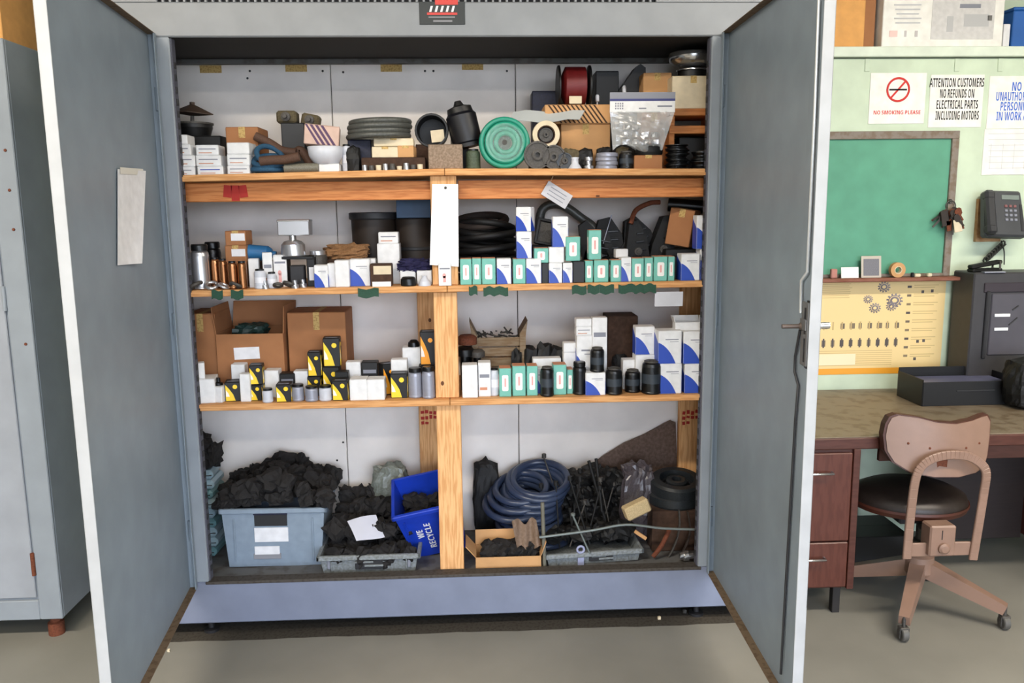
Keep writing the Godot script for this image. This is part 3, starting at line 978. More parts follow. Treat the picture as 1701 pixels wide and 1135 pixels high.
func can(called: String, label: String, category: String, group: String, at: Vector3, r: float, h: float, style: String) -> Node3D:
	var t := thing(called, label, category, at, Basis(Vector3.UP, at.x * 9.0), group)
	var m: Material = M("tin_" + style.get_slice("_", 0))
	var capped := style.ends_with("_cap")
	var hb := h * 0.86 if capped else h - 0.006
	var s := st()
	lathe(s, [[0, 0], [r * 0.86, 0], [r, 0.004], [r, 0.008], [r * 0.965, 0.011], [r * 0.965, hb * 0.86], [r * 0.9, hb * 0.95], [r * 0.72, hb]], 24, Transform3D(), false)
	obj("body", s, m, t)
	s = st()
	if capped:
		lathe(s, [[r * 0.5, hb - 0.001], [r * 0.88, hb], [r * 0.88, h * 0.97], [r * 0.8, h], [0, h]], 24)
		obj("cap", s, M("tin_black"), t)
	else:
		lathe(s, [[r * 0.74, hb - 0.001], [r * 0.74, h - 0.001], [r * 0.66, h], [r * 0.62, h - 0.002], [r * 0.3, h - 0.003], [r * 0.28, h - 0.008], [0, h - 0.008]], 24)
		obj("end_plate", s, M("tin_black") if style != "black" else M("cast_grey"), t)
	if style == "black" or style == "white" or style == "grey":
		s = st()
		lathe(s, [[r * 0.968, hb * 0.34], [r * 0.972, hb * 0.345], [r * 0.972, hb * 0.64], [r * 0.968, hb * 0.645]], 24)
		obj("printed_band", s, mat("band_dark", Color(0.16, 0.19, 0.22), 0.5, 0.0, "") if style == "black" else mat("band_light", Color(0.88, 0.88, 0.90), 0.4, 0.0, ""), t)
	last_top = at.y + h
	return t

# one turned piece standing on its base, or lying with its axis along `axis`
func turned(called: String, label: String, category: String, group: String, at: Vector3, parts: Array, b := Basis(), n := 24) -> Node3D:
	var t := thing(called, label, category, at, b, group)
	for p in parts:
		var s := st()
		lathe(s, p[1], n, Transform3D(), p.size() > 3)
		obj(p[0], s, M(p[2]), t)
	return t

func face_on() -> Basis:      # turns a lathe's axis from up to facing the room
	return Basis(Vector3.RIGHT, PI / 2)

func single(called: String, label: String, category: String, s: SurfaceTool, m: Material, at: Vector3, group := "") -> MeshInstance3D:   # a thing that is one mesh, built in the room's axes
	var o := obj(called, s, m, self, Transform3D())
	tag(o, label, category, group)
	return o

func pulley(called: String, label: String, at: Vector3, r: float, w: float, m: String, b := Basis(), group := "") -> Node3D:
	return turned(called, label, "pulley", group, at, [
		["rim", [[r * 0.35, 0], [r, 0], [r, w * 0.12], [r * 0.8, w * 0.45], [r * 0.8, w * 0.55], [r, w * 0.88], [r, w], [r * 0.86, w], [r * 0.84, w * 0.85], [r * 0.4, w * 0.8]], m],
		["hub", [[0, w * 0.1], [r * 0.4, w * 0.1], [r * 0.4, w * 1.1], [r * 0.32, w * 1.15], [r * 0.18, w * 1.15], [r * 0.18, w * 0.6], [0, w * 0.6]], "cast_grey"]], b)

func build_shelf_top():
	if not mats.has("box_white"):
		make_prints()
	# three stacks of small white cartons at the left end
	cartons([
		["small", 278, 323, 277, -0.04, 1, 0.11, 0.0, "lowest white carton of the stack against the left jamb, top shelf"],
		["small", 280, 322, 258, -0.042, -1, 0.11, 0.03, "second white carton up in the stack against the left jamb, top shelf"],
		["small", 280, 317, 240, -0.045, -1, 0.10, -0.04, "third white carton up in the stack against the left jamb, top shelf"],
		["white", 279, 310, 224, -0.046, -1, 0.09, 0.02, "uppermost white carton of the stack against the left jamb, top shelf"],
		["lined", 327, 370, 276, -0.04, 1, 0.12, 0.0, "lowest white carton with a blue line, second stack from the left"],
		["small", 325, 367, 258, -0.045, -1, 0.11, -0.03, "middle white carton of the second stack from the left, top shelf"],
		["small", 324, 361, 241, -0.05, -1, 0.10, 0.04, "uppermost white carton of the second stack from the left, top shelf"],
		["small", 377, 414, 275, -0.04, 1, 0.11, 0.0, "lowest white carton of the stack in front of the brown carton"],
		["small", 376, 413, 256, -0.042, -1, 0.11, 0.02, "middle white carton of the stack in front of the brown carton"],
		["white", 376, 413, 237, -0.045, -1, 0.11, 0.0, "uppermost white carton of the stack in front of the brown carton"],
	], "small_carton", "carton", "small white cartons on the top shelf")
	cartons([["black", 284, 366, 226, -0.20, 1, 0.19, 0.0, "black box behind the white cartons, carrying the round black pan"]], "black_box", "box", "")
	mat("cone_brown", Color(0.33, 0.26, 0.21), 0.7, 0.1, "dust", Vector3(9, 9, 9))
	var y := last_top
	var c := px(321, 210, -0.28)
	turned("round_pan", "round black pan with a dull rim on the black box, top shelf", "pan", "", Vector3(c.x, y, -0.28), [
		["bowl", [[0, 0], [0.060, 0], [0.072, 0.035], [0.072, 0.050], [0.064, 0.050], [0.058, 0.012], [0, 0.010]], "black_plastic"],
		["rim", [[0.066, 0.048], [0.076, 0.048], [0.076, 0.055], [0.066, 0.055]], "cast_grey"]])
	turned("spinner_cap", "brown pointed metal cap on a stem, standing in the round black pan", "cap", "", Vector3(c.x - 0.005, y + 0.012, -0.28), [  # a loose pointed cap on its stem
		["stem", [[0, 0], [0.009, 0], [0.007, 0.07], [0, 0.09]], "cast_grey"],
		["cone", [[0.004, 0.070], [0.080, 0.078], [0.080, 0.081], [0.02, 0.108], [0.010, 0.112], [0.010, 0.122], [0, 0.122]], "cone_brown"]], Basis(Vector3.BACK, -0.06), 4)
	cartons([["brown", 374, 428, 211, -0.17, 1, 0.16, 0.0, "brown carton behind the third stack of white cartons, top shelf"]], "carton", "carton", "")
	# blue webbing coil and brown hose pieces
	c = px(444, 270, -0.10)
	var t := thing("webbing_coil", "coil of blue webbing lying on the left of the top shelf", "webbing", Vector3(c.x, shelf_y(1, c.x), -0.10))
	for k in 4:
		var s := st()
		ring(s, 0.058 - 0.008 * (k % 2), 0.010, Transform3D(Basis(Vector3(0.2 * (k - 1), 1, 0.1).normalized(), 0.7 * k) * Basis(Vector3.BACK, 0.06 * k), Vector3(0.004 * k, 0.016 + 0.017 * k, 0)), 24, 8)
		obj("loop", s, mat("webbing_blue", Color(0.17, 0.36, 0.50), 0.8, 0.0, "dust", Vector3(12, 12, 12)), t)
	var hose := mat("hose_brown", Color(0.38, 0.27, 0.21), 0.75, 0.0, "dust", Vector3(14, 14, 14))
	for q in [[[[424, 226], [448, 238], [468, 250], [492, 254]], -0.15, "brown braided hose sloping down from the brown carton"], [[[432, 268], [452, 266], [474, 265], [497, 260]], -0.035, "short brown braided hose lying against the blue webbing"], [[[470, 275], [486, 262], [500, 250], [520, 280]], -0.17, "bent brown hose end below the striped carton"]]:
		var pts := []
		for e in q[0]:
			pts.append(px(e[0], e[1], q[1]))
		var s := st()
		tube(s, curve(pts), 0.017, 10)
		single("hose_piece", q[2], "hose", s, hose, Vector3.ZERO, "brown braided hose pieces on the top shelf")
	c = px(500, 283, -0.05)
	turned("film_roll", "small grey mottled roll lying on the top shelf before the hoses", "roll", "", Vector3(c.x - 0.06, shelf_y(1, c.x) + 0.0175, -0.055), [
		["wrap", [[0.006, 0], [0.0175, 0], [0.0175, 0.125], [0.006, 0.125]], "olive_roll"] if mat("olive_roll", Color(0.5, 0.49, 0.44), 0.5, 0.0, "dust", Vector3(14, 14, 14)) else [], ["core", [[0, -0.001], [0.006, -0.001], [0.006, 0.126], [0, 0.126]], "card"]], Basis(Vector3.BACK, -PI / 2))
	# gear motors
	cartons([["black", 464, 502, 204, -0.28, 1, 0.12, 0.1, "tall dark motor housing behind the brown hoses, top shelf"]], "motor_housing", "motor", "")
	y = last_top
	for q in [[474, 32, 21, 0.0, "olive gear block on the left of the dark motor housing"], [511, 28, 22, -0.2, "olive gear block tilted against the purple striped carton"]]:
		c = px(q[0], 200, -0.28)
		t = thing("gear_block", q[4], "gear block", Vector3(c.x, y - (0.0 if q[3] == 0.0 else 0.012), -0.33), Basis(Vector3.BACK, q[3]), "olive gear blocks on the top shelf")
		var s := st()
		box(s, Vector3(0, 0.024, 0), Vector3(q[1] / 410.0, 0.048, 0.07), 0.008)
		obj("casing", s, M("olive"), t)
		s = st()
		lathe(s, [[0, 0], [0.018, 0], [0.018, 0.012], [0.008, 0.014], [0.008, 0.03], [0, 0.03]], 16, Transform3D(face_on(), Vector3(0, 0.024, 0.035)))
		obj("shaft", s, M("cast_grey"), t)
	cartons([["black", 505, 530, 214, -0.31, 1, 0.1, 0.0, "dark housing under the right olive gear block"]], "motor_housing", "motor", "")
	# striped carton on a white dish on a small box
	cartons([["white", 529, 563, 272, -0.045, 1, 0.08, 0.0, "small white carton under the white dish, top shelf"]], "small_carton", "carton", "small white cartons on the top shelf")
	c = px(541, 255, -0.085)
	turned("plastic_dish", "white plastic dish under the purple striped carton", "dish", "", Vector3(c.x, last_top, -0.085), [
		["dish", [[0, 0], [0.045, 0], [0.062, 0.03], [0.066, 0.062], [0.062, 0.064], [0.057, 0.034], [0.042, 0.006], [0, 0.005]], "tin_white", true]])
	var cc := px(531, 246, -0.05)
	carton("striped_carton", "white carton with dark purple diagonal stripes, tilted on the white dish", "carton", "", Vector3(cc.x, last_top + 0.066, -0.10), Vector3(0.125, 0.072, 0.11), "purple", 0.12, -0.10)
	cans([["white", 567, 583, 240, -0.10, 1, "narrow pale plastic bottle right of the purple striped carton"]], "plastic_bottle", "bottle", "")
	cartons([["navy", 577, 616, 232, -0.12, 1, 0.12, 0.0, "dark navy box under the grey hose coil, left of the dusty cartons"]], "navy_box", "box", "")
	y = last_top
	# grey hose coil on the stack of dusty cartons
	cartons([["dark", 600, 706, 262, -0.06, 1, 0.14, 0.0, "low dark tray of small metal pieces on the top shelf"]], "parts_tray", "tray", "")
	var g := RandomNumberGenerator.new()
	g.seed = 4
	for k in 9:
		var x := 606 + k * 11.5
		c = px(x, 280, -0.04)
		turned("metal_bush", "small metal bush in a loose row before the low dark tray", "bush", "metal bushes before the low dark tray", Vector3(c.x, shelf_y(1, c.x), -0.037 - 0.004 * g.randf()), [
			["collar", [[0.004, 0], [0.009 + 0.003 * g.randf(), 0], [0.010, 0.012 + 0.012 * g.randf()], [0.004, 0.012]], ["tin_silver", "cast_grey", "box_cream"][k % 3]]], Basis(), 12)
	cartons([
		["cream", 616, 660, 244, -0.07, px(640, 262, -0.06).y, 0.11, 0.05, "dusty cream carton under the grey hose coil, left of two"],
		["tan", 661, 688, 242, -0.07, px(640, 262, -0.06).y, 0.11, -0.05, "dusty tan carton under the grey hose coil, right of two"],
		["cream", 620, 686, 230, -0.075, px(640, 243, -0.07).y, 0.10, 0.02, "flat dusty cream carton directly beneath the grey hose coil"]], "dusty_carton", "carton", "dusty cartons under the grey hose coil")
	y = last_top
	c = px(628, 216, -0.13)
	t = thing("hose_coil", "flat coil of dull grey hose on the dusty cartons, top shelf", "hose", Vector3(c.x, y, -0.15), Basis(Vector3.BACK, 0.03))
	for k in 4:
		var s := st()
		ring(s, 0.112 - 0.004 * (k % 2), 0.011, Transform3D(Basis(), Vector3(0.003 * k, 0.011 + 0.017 * k, 0)), 36, 8)
		obj("loop", s, mat("hose_grey", Color(0.36, 0.37, 0.36), 0.4, 0.1, "dust", Vector3(8, 8, 8)), t)
	# black drum lying on its side with a pale card in it
	cartons([["dark", 690, 716, 240, -0.16, 1, 0.12, 0.0, "small dark carton under the black drum"]], "carton", "carton", "")
	c = px(717, 217, -0.16)
	turned("open_drum", "open black drum lying on its side behind the paper-wrapped box", "drum", "", Vector3(c.x, c.y, -0.27), [
		["shell", [[0, 0], [0.060, 0], [0.062, 0.12], [0.056, 0.12], [0.052, 0.008], [0, 0.008]], "black_plastic"],
		["band", [[0.0615, 0.098], [0.0645, 0.10], [0.0645, 0.112], [0.0615, 0.114]], "cast_grey"]], face_on())
	var s2 := st()
	box(s2, px(727, 226, -0.16), Vector3(0.05, 0.045, 0.002), 0.0004, Basis(Vector3.BACK, 0.1))
	single("pale_card", "pale card tucked in the mouth of the open black drum", "card", s2, M("box_cream"), Vector3.ZERO)
	# motor tilted on the wrapped box
	cartons([["wrap", 711, 768, 240, -0.05, 1, 0.13, 0.0, "dusty paper-wrapped box on the top shelf above the middle post"]], "wrapped_box", "box", "")
	y = last_top
	c = px(772, 205, -0.16)
	turned("electric_motor", "dark navy electric motor tilted up on the wrapped box", "motor", "", Vector3(c.x + 0.012, y - 0.004, -0.16), [
		["casing", [[0, 0.012], [0.052, 0.012], [0.058, 0.02], [0.058, 0.12], [0.05, 0.13], [0, 0.13]], "motor_navy"] if mat("motor_navy", Color(0.04, 0.045, 0.085), 0.45, 0.0, "dust", Vector3(7, 7, 7)) else [],
		["end_bell", [[0.05, 0.128], [0.046, 0.15], [0.02, 0.158], [0.012, 0.175], [0, 0.175]], "black_plastic"],
		["foot_plate", [[0, 0], [0.064, 0], [0.064, 0.014], [0, 0.014]], "black_plastic"]], Basis(Vector3.BACK, 0.22), 20)
	cartons([["black", 748, 776, 180, -0.235, 1, 0.07, 0.1, "narrow black terminal box behind the tilted motor"]], "terminal_box", "box", "")
	cans([["green", 773, 798, 248, -0.10, 1, "small dusty green bottle between wrapped box and green coil"]], "dusty_bottle", "bottle", "")
	# green tubing coil standing on edge in clear film
	c = px(838, 239, -0.075)
	t = thing("tubing_coil", "round coil of green tubing standing on edge in clear film", "tubing", Vector3(c.x, shelf_y(1, c.x), -0.075), Basis(Vector3.RIGHT, -0.05))
	var R := 0.096
	for k in 4:
		for d in 2:
			var s := st()
			ring(s, R - 0.010 - 0.017 * k, 0.0095, Transform3D(face_on(), Vector3(0.003 * (k % 2), R, -0.01 + 0.019 * d)), 40, 8)
			obj("loop", s, mat("tubing_green", Color(0.13, 0.55, 0.45), 0.35, 0.0, "mottle", Vector3(6, 6, 6)), t)
	var film := mat("clear_film", Color(0.85, 0.95, 0.92, 0.06), 0.2, 0.0, "")
	film.metallic_specular = 0.2
	film.transparency = BaseMaterial3D.TRANSPARENCY_ALPHA
	var nz := FastNoiseLite.new()
	nz.seed = 2
	nz.frequency = 1.0
	var s3 := st()
	sheet(s3, func(a, b): return Vector3(cos(TAU * b) * (0.01 + a * 0.06), R + sin(TAU * b) * (0.01 + a * 0.06), 0.021 + 0.006 * nz.get_noise_2d(cos(TAU * b) * a * 9.0, sin(TAU * b) * a * 9.0)), 6, 28, 0.0004)
	obj("film_wrap", s3, film, t)
	s3 = st()
	lathe(s3, [[0, 0], [0.026, 0], [0.026, 0.004], [0, 0.004]], 20, Transform3D(face_on(), Vector3(0.0, R, 0.0)))
	obj("core_card", s3, M("cast_grey"), t)
	# right of the coil: pulleys, tape ring, clear lid
	var fo := face_on()
	c = px(907, 224, -0.10)
	turned("tape_ring", "cream ring of tape standing on edge right of the green coil", "tape", "", Vector3(c.x, c.y, -0.13), [
		["tape", [[0.034, 0], [0.051, 0], [0.052, 0.004], [0.052, 0.036], [0.051, 0.04], [0.034, 0.04]], "box_cream"],
		["core", [[0.030, 0.002], [0.035, 0.002], [0.035, 0.038], [0.030, 0.038], [0.030, 0.002]], "card_dark"]], fo)
	pulley("pulley", "small grey pulley sitting inside the cream tape ring", Vector3(c.x, c.y, -0.12), 0.026, 0.02, "cast_grey", fo)
	cartons([["dark", 884, 932, 246, -0.095, 1, 0.1, 0.0, "dark low carton under the cream tape ring"]], "carton", "carton", "")
	var sh := st()
	var lid0 := px(842, 205, -0.16)
	var lid1 := px(962, 201, -0.16)
	sheet(sh, func(a, b): return lid0.lerp(lid1, b) + Vector3(0.03 * a, 0.045 * a + 0.006 * sin(b * 9.0), 0.02 - 0.06 * a), 6, 6, 0.002)
	single("clear_lid", "clear bent plastic lid lying above the green coil and tape ring", "lid", sh, mat("clear_plastic", Color(0.72, 0.74, 0.74), 0.25, 0.0, ""), Vector3.ZERO)
	for q in [[893, 262, 22, "cast_grey", "rusty grey pulley beside the green coil on the top shelf"], [920, 264, 19, "cast_grey", "dark grey pulley under the cream tape ring, front edge"], [938, 270, 13, "tin_black", "small black pulley left of the white knob"]]:
		c = px(q[0], q[1], -0.05)
		var r: float = q[2] / 430.0
		pulley("pulley", q[4], Vector3(c.x, shelf_y(1, c.x) + r, -0.075), r, 0.028, q[3], fo, "loose pulleys along the front of the top shelf")
	var gp := [[888, 250, 0.05, "greasy brown part between the green coil and the tape ring"], [948, 247, 0.07, "greasy dark part behind the white flared plastic knob"], [972, 246, 0.06, "greasy grey part behind the small pale fitting"], [1003, 244, 0.06, "greasy part behind the grey disc stack"], [1034, 244, 0.05, "dark part behind the short dark can"], [590, 244, 0.05, "dark greasy part before the dark navy box"]]
	for k in gp.size():
		c = px(gp[k][0], gp[k][1], -0.14)
		var hh := c.y - shelf_y(1, c.x)
		s2 = st()
		lump(s2, Vector3(gp[k][2], hh, 0.05), 200 + k, 0.2, 4, Transform3D(Basis(), Vector3(c.x, shelf_y(1, c.x) + hh * 0.48, -0.15 if k < 5 else -0.085)))
		single("greasy_part", gp[k][3], "part", s2, M("olive") if k % 3 == 1 else M("black_rubber"), Vector3.ZERO, "greasy parts along the top shelf")
	c = px(955, 275, -0.05)
	turned("white_knob", "white flared plastic knob at the front of the top shelf", "foot", "", Vector3(c.x, shelf_y(1, c.x), -0.05), [["knob", [[0, 0], [0.026, 0], [0.024, 0.006], [0.014, 0.02], [0.013, 0.036], [0.016, 0.042], [0, 0.044]], "tin_white", true]])  # a white flared knob
	c = px(978, 275, -0.05)
	turned("brass_fitting", "small pale metal fitting between the white knob and grey discs", "fitting", "", Vector3(c.x, shelf_y(1, c.x), -0.055), [["body", [[0, 0], [0.018, 0], [0.018, 0.012], [0.010, 0.014], [0.010, 0.03], [0.015, 0.032], [0.015, 0.044], [0, 0.044]], "tin_silver"]], Basis(), 6)
	c = px(1008, 275, -0.06)
	for k in 4:
		turned("grey_disc", "%s ribbed grey disc in the stack of four on the top shelf" % ["lowest", "second", "third", "uppermost"][k], "disc", "stacked grey discs", Vector3(c.x + 0.003 * (k % 2), shelf_y(1, c.x) + k * 0.0152, -0.075), [["plate", [[0.012, 0], [0.040, 0], [0.041, 0.002], [0.041, 0.010], [0.038, 0.015], [0.014, 0.015]], "tin_grey"]])
	cans([["black", 1028, 1053, 251, -0.075, 1, "short dark can right of the grey disc stack"]], "dark_can", "can", "")
	cartons([["brown", 1054, 1101, 258, -0.05, 1, 0.10, 0.0, "small brown carton under a black ring, right of the dark can"]], "carton", "carton", "")
	y = last_top
	c = px(1077, 247, -0.1)
	turned("rubber_ring", "thick black rubber ring lying on the small brown carton", "ring", "", Vector3(c.x, y, -0.10), [["ring", [[0.024, 0], [0.050, 0], [0.054, 0.012], [0.054, 0.03], [0.048, 0.042], [0.028, 0.042], [0.024, 0]], "black_rubber"]])
	for k in 5:
		c = px(1124 + (k % 2) * 2, 262, -0.08)
		pulley("belt_pulley", "%s black pulley in the front stack at the right end, top shelf" % ["lowest", "second", "third", "fourth", "uppermost"][k], Vector3(c.x, shelf_y(1, c.x) + k * 0.0186, -0.085), 0.046 - 0.002 * (k % 3), 0.0165, "tin_black", Basis(), "stacked black pulleys")
	c = px(1166, 262, -0.08)
	pulley("belt_pulley", "black pulley beside the right jamb, lying on its partner", Vector3(c.x, shelf_y(1, c.x) + 0.036, -0.09), 0.038, 0.03, "tin_black")
	pulley("belt_pulley", "lower black pulley beside the right jamb, top shelf", Vector3(c.x, shelf_y(1, c.x), -0.09), 0.042, 0.032, "tin_black")
	# upper right: cartons, spool, hood, wooden rack, bag
	cartons([
		["tan", 932, 1014, 206, -0.20, 1, 0.16, 0.0, "tan carton under the brown striped carton, top shelf right"],
		["stripes", 905, 1014, 174, -0.19, -1, 0.15, 0.0, "long tan carton with dark diagonal stripes, top shelf right"]], "carton", "carton", "")
	y = last_top
	c = px(956, 140, -0.25)
	var rb := Basis(Vector3.BACK, -PI / 2)
	turned("wire_spool", "black spool wound with red wire on the striped carton", "spool", "", Vector3(px(926, 140, -0.25).x, y + 0.078, -0.26), [
		["flange", [[0, 0], [0.076, 0], [0.078, 0.002], [0.078, 0.008], [0.05, 0.010], [0, 0.010]], "black_plastic"],
		["red_winding", [[0.03, 0.012], [0.072, 0.030], [0.072, 0.108], [0.03, 0.118]], "spool_red"] if mat("spool_red", Color(0.42, 0.08, 0.09), 0.5, 0.0, "grain", Vector3(30, 3, 3)) else [],
		["flange", [[0, 0.120], [0.076, 0.120], [0.078, 0.122], [0.078, 0.128], [0.05, 0.130], [0, 0.130]], "black_plastic"]], rb, 28)
	var sp := st()
	box(sp, px(956, 166, -0.185), Vector3(0.048, 0.028, 0.002), 0.0004)
	single("paper_tag", "pale paper tag leaning on the red wire spool", "tag", sp, M("box_cream"), Vector3.ZERO)
	cartons([["navy", 884, 926, 151, -0.36, 1, 0.10, 0.0, "dark navy box left of the red wire spool, top shelf"],
		["black", 990, 1028, 118, -0.36, 1, 0.10, 0.0, "tall black box behind the red wire spool"]], "dark_box", "box", "")
	var hd := st()
	var h0 := px(1046, 140, -0.32)
	var hb := shelf_y(1, h0.x)
	prism(hd, [Vector2(h0.x - 0.068, hb), Vector2(h0.x + 0.07, hb), Vector2(h0.x + 0.066, hb + 0.41), Vector2(h0.x + 0.045, hb + 0.425), Vector2(h0.x + 0.028, hb + 0.415), Vector2(h0.x - 0.062, hb + 0.29)], 0.09, Transform3D(Basis(), Vector3(0, 0, -0.42)))
	single("fan_hood", "black sheet hood with a slanted top edge behind the plastic bag", "hood", hd, M("black_plastic"), Vector3.ZERO)
	for q in [[992, 163, "white cap poking out in front of the black box"], [1037, 148, "white cap above the header of the plastic bag"]]:
		c = px(q[0], q[1], -0.25)
		var s := st()
		lathe(s, [[0, 0], [0.008, 0], [0.008, 0.02], [0.005, 0.026], [0, 0.026]], 10, Transform3D(Basis(), c - Vector3(0, 0.013, 0)))
		if q[0] < 1000:
			lathe(s, [[0.003, 0.0], [0.003, y - c.y]], 6, Transform3D(Basis(), c))
		single("loose_white_cap", q[2], "cap", s, M("tin_white"), Vector3.ZERO, "white caps among the black parts")  # loose white caps
	# wooden rack at the right end and what stands on it
	var rx0 := px(1112, 215, -0.16).x
	var rx1 := px(1196, 215, -0.16).x
	var by := shelf_y(1, rx0)
	t = thing("wooden_rack", "small wooden rack of two boards at the right end, top shelf", "rack", Vector3((rx0 + rx1) / 2, by, -0.26))
	for q in [[px(1150, 192, -0.16).y, 0.026], [px(1150, 222, -0.16).y, 0.030]]:
		var s := st()
		span(s, Vector3(rx0, q[0], -0.36), Vector3(rx1, q[0] + q[1], -0.16), 0.002)
		wobj("board", s, M("wood_ledger"), t)
	for x: float in [rx0 + 0.011, rx1 - 0.011]:
		var s := st()
		span(s, Vector3(x - 0.011, by, -0.355), Vector3(x + 0.011, px(1150, 192, -0.16).y, -0.165), 0.002)
		wobj("upright", s, M("wood_ledger"), t)
	var ty := px(1150, 192, -0.16).y + 0.026
	cartons([["black", 1128, 1176, 228, -0.20, 1, 0.12, 0.0, "black box inside the small wooden rack"],
		["cream", 1117, 1188, 126, -0.165, ty, 0.17, 0.0, "cream carton standing on the small wooden rack"]], "rack_box", "box", "")
	y = last_top
	c = px(1150, 105, -0.25)
	turned("meter_base", "black ribbed base on the cream carton, under the shiny bowl", "base", "", Vector3(c.x, y, -0.25), [
		["ring", [[0, 0], [0.055, 0], [0.055, 0.028], [0.048, 0.030], [0.0, 0.030]], "black_plastic"], ["rim", [[0.048, 0.028], [0.062, 0.029], [0.062, 0.034], [0.02, 0.042], [0, 0.044]], "chrome"]])
	turned("shiny_bowl", "shiny shallow metal bowl at the top right under the cabinet ceiling", "bowl", "", Vector3(c.x, y + 0.045, -0.25), [
		["bowl", [[0, 0.0], [0.05, 0.0], [0.088, 0.018], [0.092, 0.050], [0.089, 0.052], [0.084, 0.022], [0.048, 0.004], [0, 0.004]], "chrome", true]])
	cartons([["brown", 1066, 1108, 178, -0.24, 1, 0.14, 0.0, "brown carton behind the right edge of the plastic bag"],
		["tan", 1069, 1116, 121, -0.245, -1, 0.12, 0.0, "tan carton with a notched top beside the black hood"]], "carton", "carton", "")
	# clear bag with a printed card header, hanging on the front pieces
	var b0 := px(1013, 187, -0.06)
	var b1 := px(1122, 153, -0.06)
	t = thing("parts_bag", "clear crumpled parts bag with a white and navy card header", "bag", Vector3((b0.x + b1.x) / 2, px(1068, 255, -0.06).y, -0.065))
	var s4 := st()
	span(s4, Vector3(b0.x, b0.y, -0.064), Vector3(b1.x, b1.y, -0.060), 0.0008)
	var head := wobj("card_header", s4, M("box_white"), t)
	s4 = st()
	span(s4, Vector3(b0.x, lerpf(b0.y, b1.y, 0.68), -0.0605), Vector3(b1.x, b1.y, -0.0594), 0.0002)
	wobj("grey_band", s4, M("print_grey"), head)
	s4 = st()
	span(s4, Vector3(b0.x, lerpf(b0.y, b1.y, 0.56), -0.0605), Vector3(b1.x, lerpf(b0.y, b1.y, 0.68), -0.0593), 0.0002)
	wobj("navy_band", s4, mat("navy_band", Color(0.16, 0.18, 0.42), 0.5, 0.0, ""), head)
	s4 = st()
	for i in 3:
		for j in 4:
			box(s4, Vector3(lerpf(b0.x, b1.x, 0.09 + 0.035 * j), lerpf(b0.y, b1.y, 0.2 + 0.12 * i), -0.0596), Vector3(0.005, 0.006, 0.0006), 0.0001)
	box(s4, Vector3(lerpf(b0.x, b1.x, 0.5), lerpf(b0.y, b1.y, 0.2), -0.0596), Vector3(0.028, 0.005, 0.0006), 0.0001)
	box(s4, Vector3(lerpf(b0.x, b1.x, 0.84), lerpf(b0.y, b1.y, 0.3), -0.0596), Vector3(0.055, 0.006, 0.0006), 0.0001)
	wobj("printed_line", s4, M("print_grey"), head)
	nz.frequency = 3.0
	var e0 := px(1018, 250, -0.06)
	var e1 := px(1100, 252, -0.06)
	for side: float in [1.0, -1.0]:
		s4 = st()
		sheet(s4, func(a, b):
			var up := Vector3(lerpf(b0.x, b1.x, b), b0.y + 0.004, -0.062)
			var lo := Vector3(lerpf(e0.x, e1.x, b), e0.y + 0.03 * sin(PI * b * 2.0) * (1.0 - b), -0.062)
			var v := up.lerp(lo, a)
			var bulge := sin(PI * clampf(b, 0.0, 1.0)) * sin(PI * minf(a * 0.7 + 0.05, 1.0)) * 0.022
			return v + Vector3(0, 0, side * bulge + 0.014 * nz.get_noise_2d(v.x * 14.0, v.y * 14.0 + side * 3.0) * sin(PI * b)), 14, 14, 0.0003 * side, false)
		wobj("bag_film", s4, mat_film(), t)
	s4 = st()
	for i in 10:
		lump(s4, Vector3(0.03, 0.02, 0.02), 60 + i, 0.3, 2, Transform3D(Basis(Vector3.UP, i), px(1040 + (i % 4) * 16, 236 - (i / 4) * 12, -0.062)))
	wobj("metal_pieces", s4, M("tin_silver"), t).set_meta("kind", "stuff")

func mat_film() -> StandardMaterial3D:
	var m := mat("bag_film", Color(0.92, 0.93, 0.93, 0.14), 0.2, 0.0, "")
	m.transparency = BaseMaterial3D.TRANSPARENCY_ALPHA
	m.cull_mode = BaseMaterial3D.CULL_DISABLED
	return m

